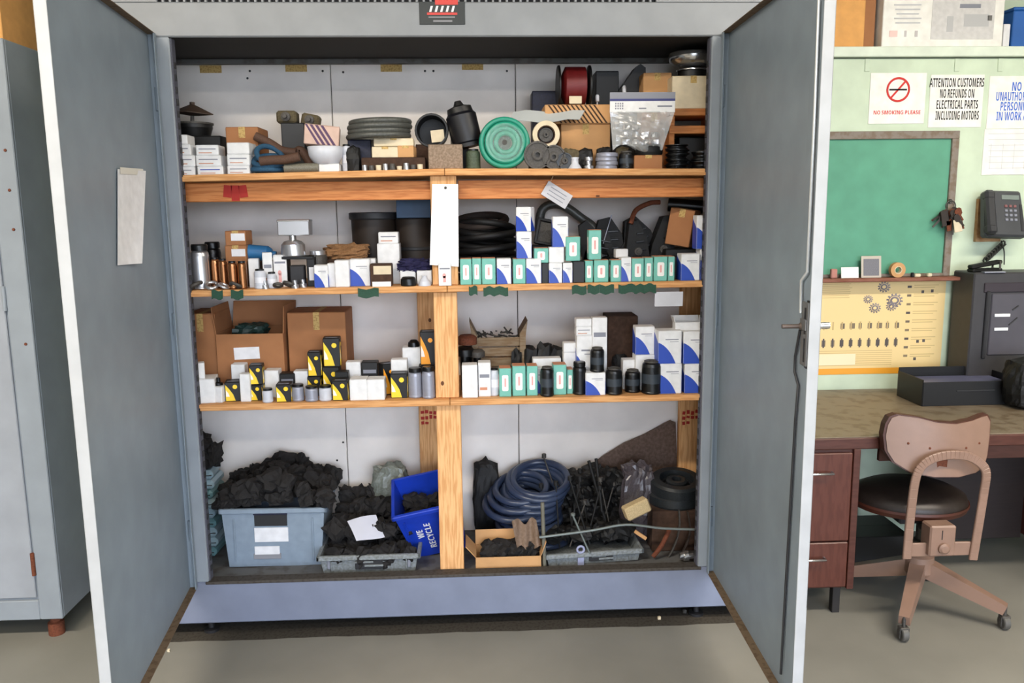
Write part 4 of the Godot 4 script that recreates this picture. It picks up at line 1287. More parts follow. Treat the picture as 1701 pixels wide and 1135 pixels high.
func build_shelf_upper():
	var c: Vector3
	var s: SurfaceTool
	var t: Node3D
	var fo := face_on()
	# left half, from the jamb: silver and copper cans
	cans([
		["silver_cap", 300, 315, 406, -0.10, 2, "tall silver can half hidden by the left jamb, second shelf"],
		["silver_cap", 315, 346, 406, -0.085, 2, "wide shiny silver can beside the left jamb, second shelf"],
		["copper", 349, 364, 428, -0.105, 2, "narrow dark copper can right of the wide silver can"],
		["copper", 362, 377, 430, -0.085, 2, "narrow bright copper can in front of the brown stacked cartons"],
		["copper", 377, 393, 434, -0.065, 2, "left one of the pair of front copper cans, second shelf"],
		["copper", 393, 409, 434, -0.068, 2, "right one of the pair of front copper cans, second shelf"],
		["black_cap", 338, 366, 402, -0.24, 2, "round black can behind the copper cans, second shelf"],
		["white", 421, 441, 447, -0.05, 2, "short white can standing alone at the front, second shelf left"],
		["white", 443, 459, 452, -0.065, 2, "small pale can behind the loose silver fittings, second shelf"],
	], "filter_can", "can", "filter cans on the left of the second shelf")
	cartons([
		["brown", 373, 408, 408, -0.15, 2, 0.10, 0.0, "lower brown carton with a white label behind the copper cans"],
		["brown", 373, 407, 384, -0.15, -1, 0.10, 0.0, "upper brown carton with a white label behind the copper cans"]], "labelled_carton", "carton", "brown cartons with white labels")
	for q in [[396, 420, "white label on the lower brown carton"], [395, 394, "white label on the upper brown carton"]]:
		c = px(q[0], q[1], -0.149)
		s = st()
		box(s, c, Vector3(0.052, 0.028, 0.0008), 0.0002)
		single("paper_label", q[2], "label", s, M("paper"), Vector3.ZERO, "white labels on the brown cartons")
	# low loose pieces at the front left
	for q in [[325, 474, 13, "dark washer leaning at the left front"], [352, 476, 12, "dull metal ring before the copper cans"], [372, 474, 10, "small brass ring at the front"], [392, 476, 11, "dark ring under the copper pair"], [462, 472, 9, "silver ring right of the short white can"], [480, 470, 11, "grey ring below the black bracket"]]:
		c = px(q[0], q[1], -0.045)
		var r: float = q[2] / 440.0
		s = st()
		ring(s, r * 0.75, r * 0.25, Transform3D(Basis(Vector3.UP, q[0]) * Basis(Vector3.RIGHT, 0.5), Vector3(c.x, shelf_y(2, c.x) + r * 0.62, -0.043)), 20, 8)
		single("metal_ring", q[3] + ", second shelf", "ring", s, M("cast_grey") if q[2] % 2 else M("tin_silver"), Vector3.ZERO, "loose metal rings on the second shelf")
	for q in [[440, 470, "dull hexagonal fitting beside the short white can"], [500, 466, "hexagonal fitting under the black bracket"], [490, 474, "silver hexagonal fitting nearest the shelf edge"]]:
		c = px(q[0], q[1], -0.04)
		turned("hex_fitting", q[2] + ", second shelf", "fitting", "hexagonal fittings on the second shelf", Vector3(c.x, shelf_y(2, c.x), -0.042 - 0.03 * float(q[1] < 470)), [["nut", [[0.005, 0], [0.014, 0], [0.014, 0.014], [0.008, 0.015], [0.008, 0.03], [0.005, 0.03]], "tin_silver"]], Basis(), 6)
	# blue bottle lying down, small cartons
	cartons([
		["dark", 405, 462, 434, -0.16, 2, 0.08, 0.0, "low dark carton under the blue bottle"]], "carton", "carton", "")
	c = px(432, 420, -0.20)
	turned("blue_bottle", "blue plastic bottle lying on its side, second shelf left", "bottle", "", Vector3(px(408, 420, -0.20).x, last_top + 0.033, -0.20), [
		["body", [[0, 0], [0.028, 0.0], [0.031, 0.006], [0.031, 0.085], [0.022, 0.10], [0.013, 0.105], [0.013, 0.118], [0, 0.118]], "blue_plastic"]], Basis(Vector3.BACK, -PI / 2 - 0.1))
	cartons([
		["white", 411, 428, 430, -0.10, 2, 0.035, 0.1, "small white carton behind the short white can"],
		["small", 433, 449, 420, -0.085, 2, 0.04, 0.25, "small pale carton leaning right of the short white can"],
		["redmark", 452, 474, 424, -0.095, 2, 0.05, 0.1, "small pale carton with a pink mark left of the black bracket"]], "small_carton", "carton", "small pale cartons on the second shelf")
	# silver box on a silver cap on the black bracket
	c = px(498, 450, -0.13)
	t = thing("black_bracket", "black bracket carrying a silver cap and box, second shelf left", "bracket", Vector3(c.x, shelf_y(2, c.x), -0.13))
	var by := px(498, 425, -0.13).y - shelf_y(2, c.x)
	s = st()
	box(s, Vector3(-0.045, by / 2, 0), Vector3(0.012, by, 0.06), 0.002)
	box(s, Vector3(0.048, by / 2, 0), Vector3(0.030, by, 0.06), 0.002)
	box(s, Vector3(0, by - 0.006, 0), Vector3(0.12, 0.012, 0.07), 0.002)
	obj("frame", s, M("black_plastic"), t)
	s = st()
	box(s, Vector3(0.05, by * 0.42, 0.031), Vector3(0.018, 0.05, 0.002), 0.0004)
	obj("label", s, M("paper"), t)
	s = st()
	box(s, Vector3(-0.005, by * 0.35, 0.01), Vector3(0.055, by * 0.7, 0.04), 0.004)
	obj("coil_block", s, M("charcoal"), t)
	turned("round_silver_cap", "round silver cap between the black bracket and the silver box", "cap", "", Vector3(px(488, 420, -0.13).x, shelf_y(2, c.x) + by, -0.125), [  # a loose round silver cap with a neck
		["shell", [[0, 0], [0.044, 0], [0.046, 0.004], [0.044, 0.044], [0.032, 0.056], [0.016, 0.060], [0, 0.060]], "tin_silver"], ["neck", [[0, 0.058], [0.013, 0.058], [0.013, 0.078], [0, 0.078]], "chrome"]])
	c = px(491, 392, -0.13)
	s = st()
	var sb := thing("silver_box", "shiny silver box balanced on top of the round silver cap", "box", Vector3(c.x, shelf_y(2, c.x) + by + 0.078, -0.13))
	box(s, Vector3(0, 0.030, 0), Vector3(0.118, 0.060, 0.07), 0.003)
	obj("body", s, M("tin_silver"), sb)
	s = st()
	box(s, Vector3(0, 0.055, 0), Vector3(0.120, 0.006, 0.072), 0.001)
	obj("lid", s, M("chrome"), sb)
	# front row up to the post
	cartons([
		["blue", 521, 544, 441, -0.04, 2, 0.055, 0.0, "white and blue carton right of the black bracket, second shelf left"],
		["white", 543, 556, 438, -0.06, 2, 0.05, 0.0, "narrow pale carton behind two white ones, second shelf left"],
		["white", 555, 579, 433, -0.045, 2, 0.055, 0.0, "plain white carton at the front between two blue-printed ones"],
		["blue", 580, 613, 431, -0.07, 2, 0.06, 0.05, "blue and white carton left of the cream-labelled tin"],
		["white", 604, 623, 430, -0.13, 2, 0.05, 0.0, "white carton behind the cream-labelled tin, second shelf"],
		["white", 626, 663, 405, -0.14, 2, 0.08, 0.0, "tall white carton left of the blue rag"],
		["small", 628, 661, 386, -0.145, -1, 0.06, 0.0, "pale carton on top of the tall white carton"],
	], "filter_carton", "carton", "filter cartons on the left of the second shelf")
	cartons([["dark", 614, 650, 439, -0.045, 2, 0.06, 0.0, "dark olive tin with a cream label, second shelf"]], "labelled_tin", "tin", "")
	c = px(635, 449, -0.0445)
	s = st()
	box(s, c, Vector3(0.066, 0.032, 0.0008), 0.0002)
	single("paper_label", "cream label on the dark olive tin", "label", s, M("box_cream"), Vector3.ZERO)
	s = st()
	box(s, px(634, 473, -0.0445), Vector3(0.07, 0.022, 0.0008), 0.0002)
	single("paper_label", "white strip along the foot of the dark olive tin", "label", s, M("paper"), Vector3.ZERO)
	c = px(574, 420, -0.19)
	cartons([["dark", 540, 610, 431, -0.20, 2, 0.09, 0.0, "low dark carton under the tan cloth"]], "carton", "carton", "")
	s = st()
	lump(s, Vector3(0.17, 0.062, 0.08), 15, 0.22, 8, Transform3D(Basis(), Vector3(c.x, last_top + 0.026, -0.235)))
	single("cloth_bundle", "folded tan cloth bundle behind the white cartons, second shelf", "cloth", s, mat("tan_cloth", Color(0.60, 0.44, 0.29), 0.9, 0.0, "dust", Vector3(9, 9, 9)), Vector3.ZERO)
	turned("round_tin", "small grey round tin at the left end of the tan cloth", "tin", "", Vector3(px(527, 425, -0.16).x, shelf_y(2, 0), -0.17), [["body", [[0, 0], [0.036, 0], [0.036, 0.11], [0.032, 0.115], [0, 0.115]], "cast_grey"], ["lid", [[0, 0.114], [0.03, 0.114], [0.03, 0.13], [0, 0.13]], "tin_silver"]])
	# big dark tub and drum, blue crate
	turned("dark_tub", "big dark brown round tub at the back, second shelf left", "tub", "", Vector3(px(622, 400, -0.36).x, shelf_y(2, 0), -0.36), [
		["wall", [[0, 0], [0.085, 0], [0.092, 0.25], [0.096, 0.26], [0.096, 0.27], [0.088, 0.27], [0.082, 0.02], [0, 0.02]], "tub_brown"], ["rim", [[0.096, 0.245], [0.100, 0.25], [0.100, 0.272], [0.094, 0.274]], "charcoal"]])
	turned("dark_drum", "dark brown drum below the blue crate, beside the paper-covered post", "drum", "", Vector3(px(690, 420, -0.33).x, shelf_y(2, 0), -0.34), [
		["wall", [[0, 0], [0.076, 0], [0.078, 0.006], [0.078, 0.245], [0.07, 0.25], [0, 0.25]], "tub_brown"], ["hoop", [[0.078, 0.12], [0.081, 0.123], [0.081, 0.132], [0.078, 0.135]], "charcoal"]])
	t = thing("blue_crate", "small dark blue plastic crate on the dark brown drum", "crate", Vector3(px(688, 370, -0.30).x, shelf_y(2, 0) + 0.25, -0.34))
	var bm := mat("crate_blue", Color(0.10, 0.26, 0.40), 0.5, 0.0, "mottle", Vector3(6, 6, 6))
	for q in [[Vector3(0, 0.058, 0.065), Vector3(0.135, 0.115, 0.005)], [Vector3(0, 0.058, -0.065), Vector3(0.135, 0.115, 0.005)], [Vector3(-0.065, 0.058, 0), Vector3(0.005, 0.115, 0.126)], [Vector3(0.065, 0.058, 0), Vector3(0.005, 0.115, 0.126)]]:
		s = st()
		box(s, q[0], q[1], 0.001)
		obj("wall", s, bm, t)
	s = st()
	box(s, Vector3(0, 0.003, 0), Vector3(0.13, 0.006, 0.13), 0.001)
	obj("bottom", s, bm, t)
	s = st()
	box(s, Vector3(0, 0.113, 0.069), Vector3(0.142, 0.014, 0.006), 0.002)
	obj("rim", s, bm, t)
	# rag, goggles, little white pieces before the post
	c = px(688, 441, -0.11)
	s = st()
	lump(s, Vector3(0.125, 0.05, 0.07), 33, 0.3, 8, Transform3D(Basis(), Vector3(c.x, c.y, -0.13)))
	single("blue_rag", "crumpled dark blue rag left of the paper-covered post", "rag", s, mat("rag_blue", Color(0.13, 0.12, 0.30), 0.9, 0.0, "dust", Vector3(10, 10, 10)), Vector3.ZERO)
	cartons([["white", 664, 690, 450, -0.10, 2, 0.055, 0.0, "white carton under the left of the blue rag"], ["white", 692, 717, 450, -0.085, 2, 0.055, 0.0, "white carton under the right of the blue rag"]], "small_carton", "carton", "white cartons under the blue rag")
	c = px(678, 466, -0.04)
	turned("loose_black_cap", "round black cap before the white cartons under the rag", "cap", "", Vector3(c.x, shelf_y(2, c.x), -0.055), [["cap", [[0, 0], [0.028, 0], [0.030, 0.004], [0.029, 0.026], [0.022, 0.034], [0, 0.036]], "tin_black"]])  # a loose round black cap
	c = px(705, 468, -0.04)
	turned("small_funnel", "small white funnel cap right of the round black cap", "cap", "", Vector3(c.x, shelf_y(2, c.x), -0.048), [["cap", [[0, 0], [0.024, 0], [0.020, 0.016], [0.010, 0.030], [0.010, 0.038], [0, 0.038]], "tin_white"]])
	cartons([["redmark", 728, 749, 438, -0.024, 2, 0.028, 0.0, "small white carton standing in front of the middle post"]], "small_carton", "carton", "")
	# paper sheet pinned down the post
	var p0 := px(718, 306, -0.05)
	var p1 := px(761, 306, -0.05)
	var p2 := px(762, 443, -0.05)
	var p3 := px(714, 440, -0.05)
	t = thing("paper_sheet", "long white paper sheet pinned on the middle post, second shelf", "paper", p3)
	s = st()
	sheet(s, func(a, b): return p0.lerp(p3, a).lerp(p1.lerp(p2, a), b) + Vector3(0, 0, 0.0015 + 0.006 * a * a + 0.002 * sin(b * 9.0) * a), 10, 8, 0.0006)
	wobj("sheet", s, M("paper"), t)
	s = st()
	lathe(s, [[0.005, 0], [0.004, 0.003], [0, 0.004]], 10, Transform3D(face_on(), px(740, 312, -0.046)))
	wobj("pin", s, M("cast_grey"), t)
	# right half: the front row, with what stands on it
	var F := -0.042
	cartons([
		["teal", 764, 783, 430, F, 2, 0.06, 0.0, "teal carton standing directly right of the paper-covered post"],
		["teal", 784, 799, 429, F - 0.006, 2, 0.06, 0.0, "second teal carton right of the paper-covered post"],
		["teal", 800, 823, 429, F, 2, 0.06, 0.0, "third teal carton right of the paper-covered post, the widest"],
		["blue", 825, 849, 430, F, 2, 0.06, 0.0, "blue and white carton right of the three teal ones, second shelf"],
		["teal", 852, 873, 430, F, 2, 0.06, 0.0, "teal carton between two blue and white ones, front row"],
		["blue", 858, 883, 385, F - 0.004, -1, 0.05, 0.0, "blue and white carton standing on the front row, under another"],
		["blue", 860, 886, 344, F - 0.006, -1, 0.05, -0.35, "turned blue and white carton topping the stack beside the belts"],
		["blue", 874, 899, 430, F, 2, 0.06, 0.0, "blue and white carton right of the single front teal one"],
		["black", 900, 911, 437, F - 0.012, 2, 0.05, 0.0, "narrow black carton filling the dark gap in the front row, second shelf right"],  # black fill for the dark gap between the cartons
		["teal", 887, 911, 412, F - 0.01, -1, 0.05, 0.0, "small teal carton lying on the narrow black carton"],
		["blue", 912, 934, 437, F, 2, 0.06, 0.0, "blue and white carton below the short white one"],
		["white", 912, 937, 411, F - 0.006, -1, 0.05, 0.0, "short white carton with a dark mark on the front row"],
		["blue", 918, 944, 360, F - 0.01, -1, 0.045, 0.0, "tall blue and white carton on the short white carton"],
		["blue", 935, 951, 437, F - 0.004, 2, 0.06, 0.0, "narrow blue and white carton beside the black one, front row"],
		["black", 952, 971, 434, F, 2, 0.06, 0.0, "black carton in the front row between white and teal"],
		["teal", 940, 964, 393, F - 0.004, -1, 0.05, 0.0, "teal carton standing on the black front-row carton"],
		["teal", 972, 985, 433, F - 0.01, 2, 0.05, 0.0, "narrow green-sided carton right of the black front-row carton"],
		["teal", 987, 1011, 432, F, 2, 0.06, 0.0, "teal carton directly under the tall white-topped one"],
		["teal", 978, 999, 382, F - 0.008, -1, 0.05, 0.0, "tall pale teal carton with a white top on the front row"],
		["teal", 1015, 1032, 432, F, 2, 0.06, 0.0, "teal carton left of the white and navy one, front row"],
		["blue", 1032, 1049, 428, F - 0.003, 2, 0.06, 0.0, "white and navy carton between teal ones, right front row"],
		["white", 1022, 1043, 414, F - 0.06, px(1030, 430, F).y, 0.03, 0.15, "small white carton tilted behind the right front row"],
		["teal", 1050, 1070, 429, F, 2, 0.06, 0.0, "teal carton right of the white and navy one"],
		["teal", 1071, 1085, 428, F - 0.006, 2, 0.06, 0.0, "narrow grey-green carton between two teal ones at the right"],
		["teal", 1087, 1109, 426, F, 2, 0.06, 0.0, "wide teal carton next to the last, right front row"],
		["teal", 1110, 1121, 426, F - 0.008, 2, 0.06, 0.0, "last teal carton of the right front row"],
		["blue", 1132, 1163, 422, F, 2, 0.07, 0.0, "wide blue and white carton near the right jamb, second shelf"],
		["blue", 1164, 1196, 414, F - 0.01, 2, 0.07, 0.0, "blue and white carton half behind the right jamb, lower one"],
		["blue", 1158, 1190, 358, F - 0.014, -1, 0.06, 0.0, "blue and white carton half behind the right jamb, upper one"],
	], "filter_carton", "carton", "filter cartons on the right of the second shelf")
	cartons([["black", 1054, 1128, 427, F - 0.085, 2, 0.05, 0.0, "long black carton behind the last teal cartons"]], "carton", "carton", "")
	# belts, frames and black parts at the back right
	t = thing("belt_coil", "heap of coiled black drive belts right of the middle post", "belts", Vector3(px(808, 430, -0.33).x, shelf_y(2, 0), -0.31))
	for k in 12:
		s = st()
		ring(s, 0.122 - 0.006 * (k % 3), 0.013, Transform3D(Basis(Vector3(sin(k * 2.1), 0, cos(k * 2.1)), 0.10 + 0.05 * (k % 3)), Vector3(0.006 * sin(k * 1.7), 0.02 + 0.0175 * k, 0.006 * cos(k * 2.0))), 36, 8, 1.0)
		obj("belt", s, M("black_rubber"), t)
	s = st()
	ring(s, 0.10, 0.016, Transform3D(Basis(Vector3(1, 0, 0.3).normalized(), 0.22), Vector3(-0.02, 0.235, -0.01)), 32, 8)
	obj("brown_belt", s, mat("belt_brown", Color(0.20, 0.155, 0.13), 0.8, 0.0, "dust", Vector3(9, 9, 9)), t)
	cartons([["black", 884, 925, 408, -0.20, 2, 0.09, 0.1, "black carton behind the narrow black front-row carton"]], "carton", "carton", "")
	t = thing("square_frame", "black square frame with a grey centre leaning behind the cartons", "frame", Vector3(px(903, 408, -0.22).x, last_top, -0.235), Basis(Vector3.BACK, -0.2) * Basis(Vector3.RIGHT, -0.2))
	for q in [[0.0, 0.006, 0.075, 0.012], [0.0, 0.099, 0.075, 0.012], [-0.034, 0.052, 0.012, 0.10], [0.034, 0.052, 0.012, 0.10]]:
		s = st()
		box(s, Vector3(q[0], q[1], 0), Vector3(q[2], q[3], 0.02), 0.002)
		obj("side", s, M("black_plastic"), t)
	s = st()
	box(s, Vector3(0, 0.05, -0.004), Vector3(0.06, 0.085, 0.006), 0.001)
	obj("centre", s, M("cast_grey"), t)
	s = st()
	tube(s, curve([px(896, 400, -0.40), px(900, 350, -0.40), px(930, 340, -0.40), px(965, 362, -0.40), px(990, 385, -0.38), px(1000, 440, -0.38)]), 0.019, 10)
	single("grey_hose", "thick grey hose bent in an arch at the back, second shelf", "hose", s, mat("hose_grey", Color(0.36, 0.37, 0.36), 0.4, 0.1, "dust", Vector3(8, 8, 8)), Vector3.ZERO)
	var blk := [[1000, 400, 0.11, 0.24, 0.05, 0.35, "tall black finned part leaning left, second shelf right"], [1035, 410, 0.10, 0.20, 0.07, -0.3, "black wedge part in the middle of the dark heap"], [1060, 395, 0.10, 0.23, 0.08, 0.12, "tall black casting at the back of the dark heap"], [1012, 395, 0.15, 0.24, 0.05, 0.05, "wide low black casting low in the dark heap"], [984, 395, 0.12, 0.20, 0.05, -0.2, "black casting behind the tall white-topped carton"], [1078, 395, 0.15, 0.25, 0.05, 0.3, "wide black casting leaning left of the brown tilted carton"], [1090, 385, 0.10, 0.25, 0.08, -0.15, "black casting beside the brown tilted carton"]]
	for k in blk.size():
		var q = blk[k]
		c = px(q[0], q[1], -0.32)
		t = thing("black_casting", q[6], "casting", Vector3(c.x, shelf_y(2, c.x), -0.30 - 0.05 * (k % 2)), Basis(Vector3.BACK, q[5]), "black castings at the right of the second shelf")
		s = st()
		prism(s, [Vector2(-q[2] / 2, 0), Vector2(q[2] / 2, 0), Vector2(q[2] * 0.42, q[3] * 0.7), Vector2(q[2] * 0.12, q[3]), Vector2(-q[2] * 0.2, q[3] * 0.96), Vector2(-q[2] * 0.46, q[3] * 0.5)], q[4], Transform3D(Basis(), Vector3(0, 0, -q[4] / 2)))
		obj("body", s, M("black_rubber"), t)
		for m in 5:
			s = st()
			box(s, Vector3(0.004 * m, q[3] * (0.2 + 0.14 * m), q[4] / 2 + 0.004), Vector3(q[2] * 0.6 - 0.008 * m, 0.006, 0.010), 0.001)
			obj("fin", s, M("tin_black"), t)
		s = st()
		lathe(s, [[0, 0], [0.016, 0], [0.016, 0.012], [0.008, 0.012], [0.008, 0.02], [0, 0.02]], 12, Transform3D(fo, Vector3(0.0, q[3] * 0.45, q[4] / 2)))
		obj("boss", s, M("cast_grey"), t)
	s = st()
	tube(s, [px(1002, 405, -0.27), px(1016, 357, -0.27)], 0.002, 6)
	single("loose_wire", "thin pale wire standing in front of the black castings", "wire", s, M("tin_grey"), Vector3.ZERO)
	s = st()
	tube(s, curve([px(1048, 372, -0.25), px(1056, 350, -0.26), px(1078, 338, -0.27), px(1096, 336, -0.28)]), 0.010, 8)
	single("brown_lever", "brown curved lever lying over the black castings", "lever", s, M("rust"), Vector3.ZERO)
	var bx0 := px(1128, 420, -0.20)
	carton("tilted_carton", "brown carton tilted on its corner near the right jamb, second shelf", "carton", "", Vector3(bx0.x + 0.012, px(1128, 408, -0.20).y, -0.24), Vector3(0.098, 0.145, 0.10), "brown", -0.5, -0.16)
	cartons([["black", 1106, 1160, 414, -0.19, 2, 0.10, 0.0, "black carton under the brown tilted carton"]], "carton", "carton", "")
	s = st()
	var pp := [px(1110, 340, -0.36), px(1200, 346, -0.30)]
	tube(s, pp, 0.028, 14)
	single("black_pipe", "thick black pipe lying across the top of the castings at the right", "pipe", s, M("tin_black"), Vector3.ZERO)
	# cards hanging from the shelves
	var k0 := px(925, 324, -0.088)
	t = thing("white_card", "white card hanging askew from the rail under the top shelf", "card", k0, Basis(Vector3.BACK, -0.56))
	s = st()
	box(s, Vector3.ZERO, Vector3(0.108, 0.058, 0.0015), 0.0004)
	obj("card", s, mat("card_grey", Color(0.78, 0.78, 0.80), 0.7, 0.0, "mottle"), t)
	s = st()
	tube(s, [Vector3(-0.045, 0.02, 0.001), Vector3(-0.05, 0.06, -0.003)], 0.001, 5)
	obj("string", s, M("box_cream"), t)
	for k in 3:
		s = st()
		box(s, Vector3(0.0, 0.014 - 0.014 * k, 0.001), Vector3(0.07, 0.003, 0.0006), 0.0001)
		obj("printed_line", s, M("print_grey"), t)
	k0 = px(1111, 497, -0.02)
	s = st()
	box(s, k0, Vector3(0.108, 0.056, 0.001), 0.0003, Basis(Vector3.RIGHT, 0.05))
	single("white_card", "blank white card hanging under the second shelf near the right jamb", "card", s, M("card_grey"), Vector3.ZERO)
	# torn green tape left on the edge of the second shelf
	var gm := mat("tape_green", Color(0.10, 0.30, 0.22), 0.7, 0.0, "dust", Vector3(14, 14, 14))
	var spots := [[361, 489, 9], [394, 489, 10], [612, 486, 17], [786, 482, 7], [812, 483, 9], [832, 483, 12], [962, 481, 12], [986, 480, 10], [1008, 480, 12], [1041, 479, 14], [1062, 479, 9], [1080, 478, 10]]
	for k in spots.size():
		var q = spots[k]
		c = px(q[0], q[1], -0.02)
		s = st()
		sheet(s, func(a, b): return c + Vector3((b - 0.5) * q[2] / 440.0 * 2.0, 0.014 - 0.032 * a + 0.004 * sin(b * 7.0 + k), 0.0006 + 0.004 * a * a), 4, 5, 0.0006)
		single("green_tape", "torn green tape on the edge of the second shelf, %s" % ["first from the left", "second from the left", "left of the middle post", "first right of the middle post", "second right of the middle post", "third right of the middle post", "below the black front-row carton", "below the narrow green-sided carton", "below the tall white-topped carton", "below the white and navy carton", "left of the last piece", "last piece toward the right jamb"][k], "tape", s, gm, Vector3.ZERO, "torn green tape pieces on the second shelf edge")

func build_shelf_lower():
	var c: Vector3
	var s: SurfaceTool
	var t: Node3D
	# brown cartons at the back left
	cartons([["brown", 306, 356, 522, -0.22, 3, 0.20, 0.0, "tall brown carton at the left end, third shelf"]], "brown_carton", "carton", "brown cartons on the third shelf")
	open_carton("open_carton", "open brown carton with a white label in the middle, third shelf", 358, 470, 556, -0.20, 3, 0.24, 0.12, "card")
	s = st()
	var lp := px(410, 587, -0.1985)
	box(s, lp, Vector3(0.10, 0.048, 0.0008), 0.0002, Basis(Vector3.BACK, 0.03))
	single("paper_label", "white label on the open brown carton, third shelf", "label", s, M("paper"), Vector3.ZERO)
	s = st()
	lump(s, Vector3(0.13, 0.09, 0.10), 71, 0.25, 6, Transform3D(Basis(), px(418, 555, -0.33)))
	single("green_pouch", "dark green pouch showing inside the open brown carton", "pouch", s, mat("pouch_green", Color(0.12, 0.22, 0.20), 0.5), Vector3.ZERO)
	cartons([["brown", 476, 573, 520, -0.24, 3, 0.20, 0.0, "big square brown carton right of the open carton, third shelf"]], "brown_carton", "carton", "brown cartons on the third shelf")
	# front: white, yellow and black cartons with cans between
	cartons([
		["white", 317, 352, 631, -0.05, 3, 0.10, 0.15, "white carton at the left jamb, third shelf front"],
		["white", 318, 336, 604, -0.06, -1, 0.04, 0.3, "small white carton on top of the white carton by the jamb"],
		["white", 345, 371, 643, -0.06, 3, 0.06, -0.2, "white carton with a dark lid left of the first yellow carton"],
		["yellow", 371, 396, 635, -0.075, 3, 0.06, 0.15, "black and yellow carton farthest left, third shelf"],
		["white", 383, 406, 606, -0.14, 3, 0.05, 0.0, "white carton standing behind the leftmost yellow carton"],
		["white", 397, 414, 622, -0.065, 3, 0.04, 0.0, "tall narrow white carton right of the leftmost yellow carton"],
		["yellow", 413, 434, 640, -0.08, 3, 0.06, 0.0, "black and yellow carton under another, left group"],
		["yellow", 412, 434, 607, -0.085, -1, 0.055, 0.1, "black and yellow carton on top of another, left group"],
		["white", 438, 462, 616, -0.13, 3, 0.06, 0.0, "white carton behind the small white can, third shelf"],
		["yellow", 457, 482, 639, -0.045, 3, 0.06, 0.05, "black and yellow carton at the front edge left of two cans"],
		["blackline", 464, 489, 621, -0.14, 3, 0.05, 0.0, "black striped carton behind the front-edge yellow carton"],
		["white", 487, 511, 617, -0.15, 3, 0.05, 0.0, "white carton between the black striped and yellow cartons"],
		["yellow", 510, 532, 626, -0.135, 3, 0.05, 0.0, "black and yellow carton below another, in front of big carton"],
		["yellow", 510, 532, 585, -0.135, -1, 0.05, 0.0, "black and yellow carton standing on another before the big carton"],
		["yellow", 535, 563, 610, -0.15, 3, 0.055, 0.0, "wide black and yellow carton in the back row, lower one"],
		["yellow", 535, 563, 562, -0.15, -1, 0.055, 0.05, "wide black and yellow carton highest before the big brown carton"],
		["yellow", 551, 577, 633, -0.05, 3, 0.06, 0.0, "black and yellow carton left of the two white twins"],
		["blackline", 556, 578, 618, -0.12, 3, 0.04, 0.0, "black striped carton behind the yellow carton by the twins"],
		["white", 580, 609, 631, -0.045, 3, 0.07, 0.0, "left one of the white twin cartons, third shelf front"],
		["white", 609, 638, 631, -0.045, 3, 0.07, 0.0, "right one of the white twin cartons, third shelf front"],
		["white", 574, 599, 602, -0.17, 3, 0.05, 0.0, "pale carton behind the left white twin"],
		["blackline", 600, 627, 602, -0.16, 3, 0.05, 0.0, "black striped carton behind the right white twin"],
		["amber", 630, 651, 605, -0.13, 3, 0.05, 0.5, "dark turned carton behind the right white twin"],
		["yellow", 648, 676, 621, -0.07, 3, 0.06, 0.0, "black and yellow carton left of the tall grey can pair"],
		["lined", 649, 676, 598, -0.135, 3, 0.045, 0.0, "white carton with a blue line above the yellow one"],
		["white", 668, 699, 578, -0.19, 3, 0.06, 0.0, "pale carton under a black cap behind the grey cans"],
		["amber", 695, 722, 608, -0.14, 3, 0.06, 0.0, "black carton behind the right tall grey can"],
		["amber", 697, 723, 551, -0.142, -1, 0.055, 0.0, "black and amber carton stacked high beside the middle post"],
	], "filter_carton", "carton", "filter cartons on the left of the third shelf")
	cans([
		["white_cap", 435, 453, 645, -0.055, 3, "small white can right of the left yellow cartons, third shelf"],
		["grey_cap", 484, 505, 638, -0.07, 3, "left one of the two cans right of the front-edge yellow carton"],
		["grey_cap", 506, 528, 641, -0.06, 3, "right one of the two cans right of the front-edge yellow carton"],
		["white_cap", 529, 551, 640, -0.065, 3, "white can left of the yellow carton by the white twins"],
		["grey_cap", 677, 701, 611, -0.085, 3, "left one of the two tall grey cans beside the middle post"],
		["grey_cap", 700, 722, 609, -0.07, 3, "right one of the two tall grey cans beside the middle post"],
	], "filter_can", "can", "filter cans on the left of the third shelf")
	turned("loose_black_cap", "black rounded cap on the pale carton near the middle post", "cap", "", Vector3(px(687, 575, -0.21).x, px(687, 578, -0.19).y, -0.22), [["cap", [[0, 0], [0.024, 0], [0.022, 0.018], [0.012, 0.028], [0, 0.03]], "tin_black"]])  # another loose black cap
	turned("loose_black_cap", "black spout cap on the white carton at the left", "cap", "", Vector3(px(362, 641, -0.08).x, px(358, 643, -0.06).y, -0.09), [["cap", [[0, 0], [0.016, 0], [0.016, 0.010], [0.007, 0.014], [0.007, 0.03], [0, 0.03]], "tin_black"]])
